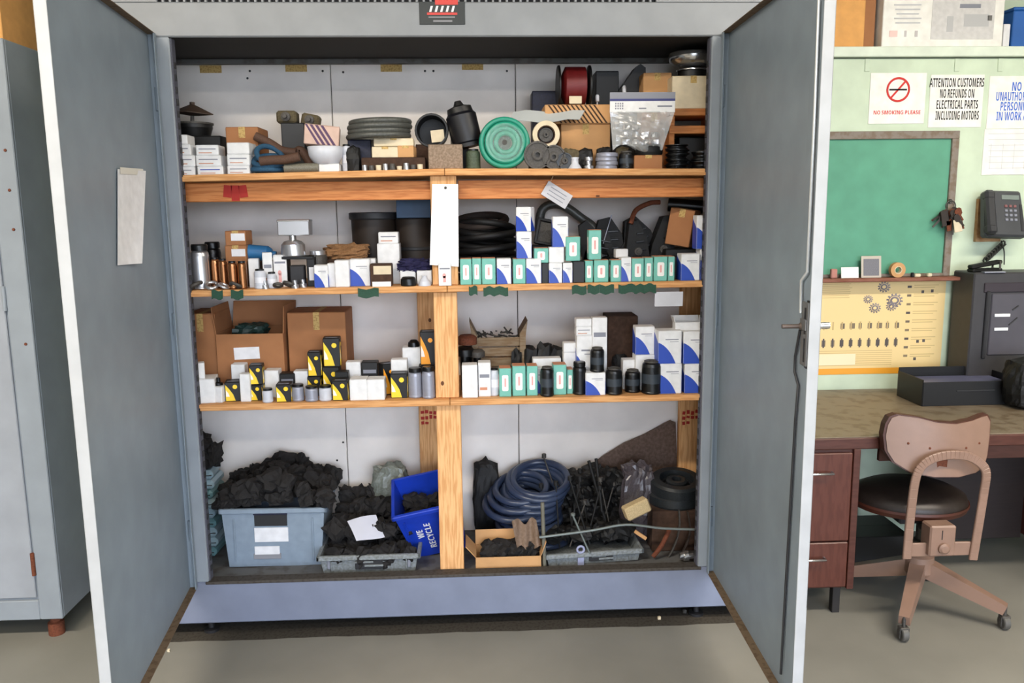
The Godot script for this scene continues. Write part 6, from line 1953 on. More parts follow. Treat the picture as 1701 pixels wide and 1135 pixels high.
func print_quad(s: SurfaceTool, a: Vector3, b: Vector3, c: Vector3, d: Vector3):   # a upper left, b upper right, c lower right, d lower left, with its picture
	for q in [[a, Vector2(0, 0)], [b, Vector2(1, 0)], [c, Vector2(1, 1)], [a, Vector2(0, 0)], [c, Vector2(1, 1)], [d, Vector2(0, 1)]]:
		s.set_uv(q[1])
		s.add_vertex(q[0])

func flat_on_wall(called: String, label: String, category: String, x0: float, y0: float, x1: float, y1: float, m: String, th := 0.003) -> Node3D:
	var a := px(x0, y1, WALL + th)
	var b := px(x1, y0, WALL + th)
	var t := thing(called, label, category, Vector3((a.x + b.x) / 2, (a.y + b.y) / 2, WALL))
	var s := st()
	box(s, Vector3(0, 0, th / 2), Vector3(b.x - a.x, b.y - a.y, th), 0.0006)
	obj("sheet", s, M(m), t)
	return t

func on_wall(t: Node3D, x: float, y: float, off := 0.003) -> Vector3:
	return px(x, y, WALL + off) - t.position

func build_desk_corner():
	var s: SurfaceTool
	var t: Node3D
	var c: Vector3
	mat("sign_white", Color(0.95, 0.94, 0.91), 0.5, 0.0, "mottle", Vector3(3, 3, 3))
	# signs
	t = flat_on_wall("no_smoking_sign", "white no smoking sign with a red crossed circle, above the chalkboard", "sign", 1442, 121, 1540, 206, "sign_white")
	s = st()
	ring(s, 0.052, 0.005, Transform3D(face_on(), on_wall(t, 1492, 149)), 32, 6, 0.25)
	box(s, on_wall(t, 1492, 149), Vector3(0.10, 0.009, 0.002), 0.0004, Basis(Vector3.BACK, 0.85))
	obj("red_circle", s, M("red_ink"), t)
	s = st()
	box(s, on_wall(t, 1492, 149, 0.0035), Vector3(0.085, 0.008, 0.001), 0.0003)
	obj("cigarette", s, M("ink"), t)
	words("lettering", "NO SMOKING PLEASE", 0.018, M("red_ink"), t, Transform3D(Basis(), on_wall(t, 1490, 187)), 0.225)
	t = flat_on_wall("notice_sign", "white notice to customers in black capitals, right of the no smoking sign", "sign", 1541, 124, 1636, 212, "sign_white")
	var rows := ["ATTENTION CUSTOMERS", "NO REFUNDS ON", "ELECTRICAL PARTS", "INCLUDING MOTORS"]
	for i in 4:
		words("lettering", rows[i], 0.040, M("ink"), t, Transform3D(Basis(), on_wall(t, 1590, 137.5 + i * 18.2)), [0.262, 0.165, 0.20, 0.21][i])
	t = flat_on_wall("work_area_sign", "white sign in blue capitals at the right edge, above the forms", "sign", 1638, 126, 1738, 214, "sign_white")
	rows = ["NO", "UNAUTHORIZED", "PERSONNEL", "IN WORK AREA"]
	for i in 4:
		words("lettering", rows[i], 0.040, M("blue_ink"), t, Transform3D(Basis(), on_wall(t, 1689, 144 + i * 16.4)), [0.045, 0.20, 0.16, 0.20][i])
	t = flat_on_wall("wall_form", "white printed form under the blue lettered sign at the right edge", "paper", 1630, 214, 1740, 291, "sign_white")
	s = st()
	for i in 7:
		box(s, on_wall(t, 1686, 222 + i * 9.5, 0.0032), Vector3(0.26, 0.0025, 0.0006), 0.0002)
	for x in [1645.0, 1665.0, 1684.0, 1702.0]:
		box(s, on_wall(t, x, 260, 0.0032), Vector3(0.002, 0.12, 0.0006), 0.0002)
	obj("printed_line", s, mat("form_ink", Color(0.75, 0.75, 0.76), 0.8, 0.0, ""), t)
	# chalkboard
	mat("board_frame", Color(0.50, 0.46, 0.42), 0.6, 0.0, "grain", Vector3(2, 2, 2))
	var bx0 := px(1250, 340, WALL).x
	var bx1 := px(1582, 340, WALL).x
	var by1 := px(1480, 218, WALL + 0.02).y
	var by0 := px(1480, 460, WALL + 0.02).y
	t = thing("chalkboard", "green chalkboard in a grey-brown frame on the pale green wall", "chalkboard", Vector3((bx0 + bx1) / 2, (by0 + by1) / 2, WALL))
	s = st()
	span(s, Vector3(bx0, by0, WALL), Vector3(bx1, by1, WALL + 0.010), 0.001)
	wobj("board", s, mat("board_green", Color(0.36, 0.62, 0.51), 0.7, 0.0, "mottle", Vector3(1.5, 1.5, 1.5)), t)
	for q in [[Vector3(bx0, by1 - 0.036, WALL), Vector3(bx1, by1, WALL + 0.022)], [Vector3(bx1 - 0.034, by0, WALL), Vector3(bx1, by1 - 0.036, WALL + 0.022)], [Vector3(bx0, by0, WALL), Vector3(bx0 + 0.034, by1 - 0.036, WALL + 0.022)], [Vector3(bx0 + 0.034, by0, WALL), Vector3(bx1 - 0.034, by0 + 0.015, WALL + 0.022)]]:
		s = st()
		span(s, q[0], q[1], 0.002)
		wobj("frame", s, M("board_frame"), t)
	s = st()
	span(s, Vector3(bx0, by0 - 0.018, WALL), Vector3(bx1 + 0.02, by0, WALL + 0.085), 0.003)
	wobj("chalk_tray", s, mat("tray_brown", Color(0.52, 0.33, 0.26), 0.7, 0.0, "grain", Vector3(1, 6, 6)), t)
	# things on the tray
	var zt := WALL + 0.055
	s = st()
	var k0 := px(1412, 447, zt)
	box(s, Vector3(k0.x, by0 + 0.026, zt), Vector3(0.085, 0.052, 0.003), 0.0005, Basis(Vector3.RIGHT, -0.15))
	single("note_card", "blank white card leaning on the chalk tray", "card", s, M("sign_white"), Vector3.ZERO)
	t = thing("picture_frame", "small grey picture in a pale frame on the chalk tray", "picture", Vector3(px(1448, 440, zt).x, by0, zt), Basis(Vector3.RIGHT, -0.12))
	s = st()
	box(s, Vector3(0, 0.052, 0), Vector3(0.098, 0.104, 0.006), 0.001)
	obj("frame", s, mat("frame_silver", Color(0.72, 0.68, 0.62), 0.4, 0.2, ""), t)
	s = st()
	box(s, Vector3(0, 0.050, 0.003), Vector3(0.076, 0.080, 0.002), 0.0003)
	obj("print", s, mat("print_photo", Color(0.50, 0.50, 0.54), 0.5, 0.0, "dust", Vector3(22, 22, 22)), t)
	t = turned("tape_roll", "tan roll of masking tape leaning on the chalk tray", "tape", "", Vector3(px(1490, 446, zt).x, by0 + 0.036, zt - 0.01), [["tape", [[0.018, 0], [0.036, 0], [0.036, 0.024], [0.018, 0.024], [0.018, 0]], "card_light"], ["core", [[0.015, 0.001], [0.018, 0.001], [0.018, 0.025], [0.015, 0.025], [0.015, 0.001]], "box_cream"]], face_on())
	for q in [[1385, 0.030, 0.045, "mat_pink", "pinkish eraser block at the left of the chalk tray"], [1524, 0.03, 0.016, "box_cream", "pale chalk stub left one of two on the tray"], [1544, 0.022, 0.018, "box_cream", "pale chalk stub near the right end of the tray"], [1516, 0.012, 0.022, "charcoal", "small dark stub beside the tape roll"]]:
		s = st()
		mat("mat_pink", Color(0.72, 0.50, 0.45), 0.8)
		var p := px(q[0], 450, zt)
		box(s, Vector3(p.x, by0 + q[2] / 2, zt), Vector3(q[1], q[2], 0.02), 0.004)
		single("chalk_piece", q[4], "chalk", s, M(q[3]), Vector3.ZERO, "")
	# yellow poster
	var im := Image.create(768, 600, false, Image.FORMAT_RGB8)
	im.fill(Color(0.90, 0.79, 0.56))
	im.fill_rect(Rect2i(0, 562, 700, 38), Color(0.90, 0.62, 0.18))
	var g := RandomNumberGenerator.new()
	g.seed = 77
	var ink := Color(0.30, 0.27, 0.26)
	var soft := Color(0.74, 0.63, 0.42)
	for i in 5:
		for j in 9:
			im.fill_rect(Rect2i(300 - 290 + i * 4, 20 + j * 12, 200 + g.randi() % 50, 3), soft)
	for q in [[520, 55, 34], [440, 130, 26], [478, 185, 32], [580, 140, 44], [565, 175, 30]]:
		for y in range(-q[2], q[2] + 1):
			for x in range(-q[2], q[2] + 1):
				var r := sqrt(float(x * x + y * y))
				var teeth: float = q[2] * (0.88 + 0.12 * signf(sin(atan2(y, x) * 12.0)))
				if r < teeth and r > q[2] * 0.30 and not (r > q[2] * 0.55 and r < q[2] * 0.64):
					im.set_pixel(q[0] - 80 + x, q[1] + y, Color(0.28, 0.26, 0.30).lerp(Color(0.6, 0.56, 0.56), 0.5 + 0.5 * float(x - y) / (2.0 * q[2])))
	for i in 11:
		var x := 30 + i * 48
		if i % 2 == 0 or i > 3:
			im.fill_rect(Rect2i(x, 278, 16 + (i % 3) * 6, 34), ink.lerp(soft, 0.2 * (i % 3)))
		im.fill_rect(Rect2i(x + 4, 268, 8, 50), soft)
		im.fill_rect(Rect2i(x, 382, 20, 40), ink.lerp(soft, 0.15 * (i % 4)))
		im.fill_rect(Rect2i(x + 6, 372, 8, 58), ink)
	for j in 9:
		im.fill_rect(Rect2i(565, 50 + j * 54, 22, 14), ink.lerp(soft, 0.25 * (j % 3)))
		im.fill_rect(Rect2i(600, 46 + j * 54, 130, 4), soft)
		im.fill_rect(Rect2i(600, 60 + j * 54, 110, 4), soft)
	for q in [[640, 80], [690, 76], [630, 390], [662, 386], [620, 500]]:
		im.fill_rect(Rect2i(q[0], q[1], 14, 18), ink)
	for j in 8:
		im.fill_rect(Rect2i(24, 450 + j * 13, 480, 3), soft)
	im.fill_rect(Rect2i(60, 470, 250, 70), Color(0.93, 0.87, 0.72))  # pale patch painted as glare on the lower left of the sheet
	var pm := StandardMaterial3D.new()
	pm.resource_name = "poster_print"
	pm.albedo_texture = ImageTexture.create_from_image(im)
	pm.roughness = 0.5
	mats["poster_print"] = pm
	var pa := px(1330, 464, WALL + 0.003)
	var pb := px(1561, 619, WALL + 0.003)
	t = thing("parts_poster", "yellow poster of gears and small parts below the chalkboard", "poster", Vector3((pa.x + pb.x) / 2, (pa.y + pb.y) / 2, WALL))
	s = st()
	span(s, Vector3(pa.x, pb.y, WALL), Vector3(pb.x, pa.y, WALL + 0.002), 0.0005)
	wobj("sheet", s, mat("poster_back", Color(0.95, 0.85, 0.58), 0.6, 0.0, ""), t)
	s = st()
	print_quad(s, Vector3(pa.x, pa.y, WALL + 0.0026), Vector3(pb.x, pa.y, WALL + 0.0026), Vector3(pb.x, pb.y, WALL + 0.0026), Vector3(pa.x, pb.y, WALL + 0.0026))
	wobj("print", s, pm, t)
	# bunch of keys and tags on the frame
	c = px(1577, 345, WALL + 0.022)
	t = thing("key_bunch", "dark bunch of keys and tags hanging on the chalkboard frame", "keys", c)
	s = st()
	box(s, Vector3(0, 0.03, 0.004), Vector3(0.012, 0.02, 0.012), 0.002)
	ring(s, 0.024, 0.003, Transform3D(face_on(), Vector3(0, 0.008, 0.010)), 20, 6)
	obj("hook_ring", s, M("cast_grey"), t)
	for i in 14:
		var an := -1.2 + 2.5 * float(i) / 13.0 + g.randf_range(-0.15, 0.15)
		var kb := Basis(Vector3.BACK, an * 0.75 - 0.15)
		s = st()
		var L := g.randf_range(0.055, 0.11)
		prism(s, [Vector2(-0.004, -L), Vector2(0.004, -L), Vector2(0.005, -0.03), Vector2(0.014, -0.022), Vector2(0.014, 0.0), Vector2(0.006, 0.008), Vector2(-0.006, 0.008), Vector2(-0.014, 0.0), Vector2(-0.014, -0.022), Vector2(-0.005, -0.03)], 0.003, Transform3D(kb, Vector3(g.randf_range(-0.045, 0.03), g.randf_range(-0.045, 0.0), 0.008 + 0.0035 * i)))
		obj("key", s, M("rust") if i % 3 == 0 else M("tub_brown") if i % 3 == 1 else M("cast_grey"), t)
	for q in [[0.018, -0.085, 0.038, 0.06, "box_cream"], [-0.035, -0.05, 0.036, 0.075, "tub_brown"], [-0.01, -0.085, 0.03, 0.05, "rust"]]:
		s = st()
		box(s, Vector3(q[0], q[1], 0.05 if q[4] == "box_cream" else 0.03), Vector3(q[2], q[3], 0.004), 0.001, Basis(Vector3.BACK, 0.2))
		obj("tag", s, M(q[4]), t)
	# telephone on a wooden back board
	t = thing("wall_telephone", "dark grey push-button telephone on a wooden board on the wall", "telephone", Vector3(px(1655, 360, WALL).x, px(1655, 360, WALL).y, WALL))
	s = st()
	box(s, on_wall(t, 1642, 366, 0.01), Vector3(0.125, 0.205, 0.02), 0.002)
	obj("back_board", s, mat("board_wood", Color(0.66, 0.52, 0.36), 0.7, 0.0, "grain", Vector3(2, 2, 2)), t)
	var tb := Basis(Vector3.BACK, -0.04) * Basis(Vector3.RIGHT, -0.30)
	var ph := on_wall(t, 1664, 357, 0.075)
	s = st()
	box(s, ph, Vector3(0.205, 0.225, 0.05), 0.010, tb, Vector2(0.86, 1.0))
	obj("body", s, mat("phone_grey", Color(0.235, 0.245, 0.26), 0.45, 0.0, "mottle"), t)
	s = st()
	box(s, ph + tb * Vector3(-0.078, 0.0, 0.034), Vector3(0.046, 0.20, 0.032), 0.012, tb)
	box(s, ph + tb * Vector3(-0.078, 0.082, 0.03), Vector3(0.05, 0.05, 0.045), 0.012, tb)
	box(s, ph + tb * Vector3(-0.078, -0.082, 0.03), Vector3(0.05, 0.05, 0.045), 0.012, tb)
	obj("handset", s, mat("phone_dark", Color(0.15, 0.155, 0.17), 0.4, 0.0, ""), t)
	s = st()
	box(s, ph + tb * Vector3(0.03, 0.078, 0.026), Vector3(0.085, 0.022, 0.004), 0.001, tb)
	obj("display", s, mat("phone_display", Color(0.46, 0.50, 0.48), 0.3, 0.0, ""), t)
	for i in 4:
		for j in 3:
			s = st()
			box(s, ph + tb * Vector3(0.005 + j * 0.022, 0.035 - i * 0.022, 0.027), Vector3(0.014, 0.012, 0.006), 0.002, tb)
			obj("button", s, M("print_grey") if i > 0 else mat("button_red", Color(0.5, 0.33, 0.33), 0.6, 0.0, ""), t)
	s = st()
	box(s, ph + tb * Vector3(0.078, -0.02, 0.026), Vector3(0.012, 0.13, 0.004), 0.001, tb)
	obj("side_keys", s, M("phone_dark"), t)
	s = st()
	tube(s, curve([on_wall(t, 1663, 400, 0.04), on_wall(t, 1668, 418, 0.03), on_wall(t, 1668, 440, 0.03)]), 0.003, 6)
	obj("cord", s, M("black_plastic"), t)
	c = px(1652, 416, WALL + 0.03)
	s = st()
	var pts := []
	for i in 60:
		var f := float(i) / 59.0
		pts.append(c + Vector3(-0.045 + 0.09 * f, -0.05 + 0.085 * f, 0) + Vector3(cos(f * 50.0) * 0.012, sin(f * 50.0) * 0.018, sin(f * 50.0) * 0.010))
	tube(s, pts, 0.004, 6)
	single("coiled_cord", "dark coiled cord bunched on the wall under the telephone", "cord", s, mat("cord_olive", Color(0.22, 0.22, 0.19), 0.6), Vector3.ZERO)
	# desk
	var dt := 0.755
	t = thing("office_desk", "dark wooden desk with a worn tan top against the wall", "desk", Vector3(2.0, 0, -0.41))
	s = st()
	span(s, Vector3(1.20, dt - 0.004, -0.83), Vector3(2.95, dt, 0.0), 0.002)
	wobj("desk_top", s, mat("desk_tan", Color(0.47, 0.42, 0.35), 0.45, 0.0, "grime", Vector3(1, 1, 1)), t)
	mat("desk_wood", Color(0.30, 0.155, 0.115), 0.4, 0.0, "grain", Vector3(0.8, 5, 5))
	mat("desk_front", Color(0.33, 0.165, 0.115), 0.4, 0.0, "grain", Vector3(5, 0.8, 5))
	s = st()
	span(s, Vector3(1.195, dt - 0.05, -0.83), Vector3(2.955, dt - 0.004, 0.005), 0.004)
	wobj("top_edge", s, M("desk_wood"), t)
	var pr := px(1424, 850, 0.0).x
	s = st()
	span(s, Vector3(1.70 - 0.0, dt - 0.115, -0.06), Vector3(2.64, dt - 0.05, -0.04), 0.002)
	wobj("apron", s, M("desk_wood"), t)
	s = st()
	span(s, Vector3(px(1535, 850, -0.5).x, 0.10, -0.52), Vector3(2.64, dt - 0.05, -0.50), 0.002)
	wobj("shade_panel", s, mat("desk_shade", Color(0.12, 0.07, 0.055), 0.6, 0.0, "grain", Vector3(0.8, 5, 5)), t)  # panel added and darkened for the deep shade in the kneehole
	for side in 2:
		var x0 := 1.24 if side == 0 else 2.64
		var zf := 0.0
		var x1 := pr if side == 0 else 2.92
		s = st()
		span(s, Vector3(x0, 0.12, -0.80), Vector3(x1, dt - 0.05, zf - 0.012), 0.003)
		var ped := wobj("pedestal", s, M("desk_wood"), t)
		s = st()
		span(s, Vector3(x1 - 0.028, 0.12, zf - 0.012), Vector3(x1, dt - 0.05, zf + 0.004), 0.002)
		wobj("stile", s, M("desk_wood"), ped)
		s = st()
		span(s, Vector3(x0, 0.12, zf - 0.012), Vector3(x0 + 0.028, dt - 0.05, zf + 0.004), 0.002)
		wobj("stile", s, M("desk_wood"), ped)
		var ys := [0.13, px(1400, 897, 0.0).y - 0.003, dt - 0.058]
		for i in 2:
			s = st()
			span(s, Vector3(x0 + 0.032, ys[i], zf - 0.012), Vector3(x1 - 0.032, ys[i + 1] - 0.006, zf + 0.006), 0.004)
			wobj("drawer", s, M("desk_front"), ped)
			var hy := px(1375, 785 if i == 1 else 927, 0.006).y
			s = st()
			var hx0 := (x0 + x1) / 2 - 0.062
			var hx1 := px(1384 if i == 1 else 1371, 785 if i == 1 else 927, 0.02).x if side == 0 else (x0 + x1) / 2 + 0.06
			hx1 = minf(hx1, x1 - 0.06)
			tube(s, [Vector3(hx0, hy, zf + 0.006), Vector3(hx0, hy, zf + 0.028), Vector3(hx1, hy, zf + 0.028), Vector3(hx1, hy, zf + 0.006)], 0.0055, 8)
			wobj("handle", s, M("chrome"), ped)
		for p in [Vector3(x0 + 0.04, 0, zf - 0.05), Vector3(x1 - 0.05, 0, zf - 0.05), Vector3(x0 + 0.04, 0, -0.76), Vector3(x1 - 0.05, 0, -0.76)]:
			s = st()
			box(s, p + Vector3(0, 0.06, 0), Vector3(0.032, 0.12, 0.032), 0.002)
			wobj("leg", s, mat("leg_dark", Color(0.12, 0.10, 0.09), 0.6), ped)
	cartons([["black", 1410, 1512, 893, -0.42, 0.0, 0.26, 0.0, "low black box added for the shade on the kneehole floor of the desk"]], "black_box", "box", "")  # added box that stands in for the shaded floor under the desk
	# on the desk: letter tray, dark machine, black bag
	c = px(1606, 664, -0.50)
	var la := px(1532, 664, -0.46)
	var lb := px(1690, 664, -0.46)
	t = thing("letter_tray", "open black letter tray with grey papers on the desk", "tray", Vector3((la.x + lb.x) / 2, dt, -0.56))
	var lw := lb.x - la.x
	var lh := px(1606, 634, -0.46).y - dt
	for q in [["wall", Vector3(0, lh / 2, 0.10), Vector3(lw, lh, 0.006)], ["wall", Vector3(0, lh * 0.62, -0.12), Vector3(lw, lh * 1.25, 0.006)], ["wall", Vector3(-lw / 2, lh * 0.55, -0.01), Vector3(0.006, lh * 1.1, 0.22)], ["wall", Vector3(lw / 2, lh * 0.55, -0.01), Vector3(0.006, lh * 1.1, 0.22)], ["bottom", Vector3(0, 0.003, -0.01), Vector3(lw, 0.006, 0.22)]]:
		s = st()
		box(s, q[1], q[2], 0.002)
		obj(q[0], s, M("black_plastic"), t)
	s = st()
	box(s, Vector3(0.01, lh * 0.45, -0.01), Vector3(lw * 0.9, lh * 0.8, 0.20), 0.002)
	obj("paper_stack", s, mat("tray_paper", Color(0.38, 0.39, 0.50), 0.4, 0.0, "mottle"), t)
	s = st()
	box(s, Vector3(0.02, lh * 0.62, 0.104), Vector3(lw * 0.4, 0.006, 0.004), 0.001)
	obj("label_slot", s, M("charcoal"), t)
	var ma := px(1609, 612, -0.66)
	t = thing("parts_cabinet", "dark grey machine with two white strips, behind the letter tray", "machine", Vector3(ma.x + 0.20, dt, -0.74))
	var mh := px(1640, 453, -0.66).y - dt
	mat("machine_grey", Color(0.23, 0.225, 0.235), 0.5, 0.0, "mottle", Vector3(4, 4, 4))
	s = st()
	box(s, Vector3(0, mh / 2, 0), Vector3(0.42, mh, 0.17), 0.006)
	obj("case", s, M("machine_grey"), t)
	s = st()
	box(s, Vector3(0.035, mh * 0.58, 0.086), Vector3(0.31, mh * 0.5, 0.012), 0.004)
	obj("front_panel", s, mat("machine_panel", Color(0.31, 0.30, 0.33), 0.5, 0.0, "mottle"), t)
	s = st()
	box(s, Vector3(-0.14, mh * 0.58, 0.087), Vector3(0.018, mh * 0.55, 0.02), 0.004)
	obj("side_rail", s, M("charcoal"), t)
	s = st()
	box(s, Vector3(0.02, mh * 0.88, 0.086), Vector3(0.36, 0.045, 0.012), 0.003)
	obj("top_band", s, mat("machine_mauve", Color(0.20, 0.17, 0.20), 0.6), t)
	for q in [[1665, 524, 0.075], [1663, 547, 0.066]]:
		s = st()
		box(s, px(q[0], q[1], -0.645) - t.position, Vector3(q[2], 0.014, 0.004), 0.001)
		obj("white_strip", s, M("paper"), t)
	for q in [[[1682, 515], [1692, 508]], [[1676, 540], [1690, 528]]]:
		s = st()
		tube(s, [px(q[0][0], q[0][1], -0.645) - t.position, px(q[1][0], q[1][1], -0.645) - t.position], 0.003, 6)
		obj("scratch_wire", s, M("charcoal"), t)
	t = thing("stapler", "black stapler lying on top of the dark grey machine", "stapler", Vector3(px(1640, 448, -0.70).x, dt + mh, -0.72), Basis(Vector3.UP, 0.2))
	s = st()
	box(s, Vector3(0, 0.008, 0), Vector3(0.165, 0.016, 0.045), 0.005)
	obj("base", s, M("black_plastic"), t)
	s = st()
	box(s, Vector3(0.0, 0.034, 0), Vector3(0.17, 0.018, 0.038), 0.007, Basis(Vector3.BACK, 0.13))
	obj("arm", s, M("black_plastic"), t)
	s = st()
	tube(s, [Vector3(0.065, 0.01, -0.022), Vector3(0.065, 0.045, -0.022), Vector3(0.065, 0.045, 0.022), Vector3(0.065, 0.01, 0.022)], 0.005, 6)
	obj("hinge", s, M("cast_grey"), t)
	s = st()
	box(s, px(1650, 452, -0.66), Vector3(0.10, 0.006, 0.03), 0.001)
	single("pale_strip", "pale strip of paper lying before the stapler", "paper", s, M("tin_grey"), Vector3.ZERO)
	s = st()
	c = px(1700, 610, -0.50)
	lump(s, Vector3(0.27, 0.235, 0.16), 88, 0.05, 10, Transform3D(Basis(), Vector3(c.x - 0.005, dt + 0.112, -0.40)))
	t = thing("black_bag", "black soft bag on the desk at the right edge", "bag", Vector3(c.x, dt, -0.5))
	wobj("body", s, M("black_rubber"), t)
	s = st()
	tube(s, curve([Vector3(c.x - 0.05, dt + 0.21, -0.36), Vector3(c.x - 0.02, dt + 0.26, -0.34), Vector3(c.x + 0.06, dt + 0.26, -0.34), Vector3(c.x + 0.09, dt + 0.21, -0.36)]), 0.008, 8)
	wobj("handle", s, M("black_plastic"), t)
	# on the ledge
	var ly := px(1391, 79, WALL).y + 0.0005
	var zl := WALL - 0.02
	var oa := px(1352, 60, zl)
	var ob := px(1437, 60, zl)
	carton("carton", "plain orange carton on the wall ledge, left of the white box", "carton", "", Vector3((oa.x + ob.x) / 2, ly, zl - 0.13), Vector3(ob.x - oa.x, 0.46, 0.24), "orange", 0.0)
	cartons([["brown", 1440, 1461, -90, zl - 0.04, ly, 0.2, 0.0, "narrow brown carton painted as the shaded side of the orange carton on the ledge"]], "carton", "carton", "")  # separate brown box painted as the shaded side of the orange carton
	var wa := px(1464, 78, zl)
	var wb := px(1664, 78, zl)
	var ww := wb.x - wa.x
	t = thing("appliance_box", "large white printed appliance box on the wall ledge", "carton", Vector3((wa.x + wb.x) / 2, ly, zl - 0.13))
	s = st()
	box(s, Vector3(0, 0.23, 0), Vector3(ww, 0.46, 0.26), 0.003)
	obj("body", s, M("sign_white"), t)
	var ab := func(x: float, y: float) -> Vector3:
		return px(x, y, zl + 0.001) - t.position
	s = st()
	for i in 5:
		box(s, ab.call(1508, 8 + i * 7.5), Vector3(0.13 - 0.012 * (i % 3), 0.006, 0.0012), 0.0003)
	obj("printed_text", s, M("form_ink"), t)
	for q in [[1484, 56, 14, "print_red"], [1504, 56, 4, "print_grey"], [1522, 56, 5, "print_grey"]]:
		s = st()
		box(s, ab.call(q[0], q[1]), Vector3(q[2] / 360.0, 0.028, 0.0012), 0.0003)
		obj("printed_mark", s, mat("pale_" + q[3], M(q[3]).albedo_color.lerp(Color(0.95, 0.9, 0.86), 0.55), 0.6, 0.0, ""), t)
	s = st()
	box(s, ab.call(1600, 30), Vector3(0.30, 0.19, 0.0010), 0.0003)
	var pic := obj("printed_picture", s, mat("pic_grey", Color(0.82, 0.81, 0.80), 0.5, 0.0, "mottle", Vector3(6, 6, 6)), t)
	for q in [[1612, 10, 0.10, 0.018, "print_grey"], [1622, 34, 0.12, 0.055, "pic_mid"], [1578, 40, 0.03, 0.07, "pic_mid"], [1644, 30, 0.022, 0.024, "pic_dark"]]:
		s = st()
		mat("pic_mid", Color(0.70, 0.70, 0.70), 0.5, 0.0, "")
		mat("pic_dark", Color(0.38, 0.37, 0.36), 0.5, 0.0, "")
		box(s, ab.call(q[0], q[1]) + Vector3(0, 0, 0.0008), Vector3(q[2], q[3], 0.0008), 0.0002)
		obj("printed_shape", s, M(q[4]), pic)
	cartons([["white", 1668, 1679, 40, zl - 0.02, ly, 0.16, 0.0, "thin pale carton between the white and blue boxes on the ledge"]], "carton", "carton", "")
	mat("ledge_blue", Color(0.10, 0.36, 0.66), 0.5, 0.0, "mottle")
	s = st()
	var ba := px(1682, 80, zl)
	t = thing("blue_box", "bright blue box on the wall ledge at the right edge", "box", Vector3(ba.x + 0.15, ly, zl - 0.12))
	box(s, Vector3(0, 0.085, 0), Vector3(0.30, 0.17, 0.22), 0.004)
	obj("body", s, M("ledge_blue"), t)
	s = st()
	box(s, Vector3(0, 0.178, 0), Vector3(0.304, 0.016, 0.224), 0.004)
	obj("lid", s, M("ledge_blue"), t)

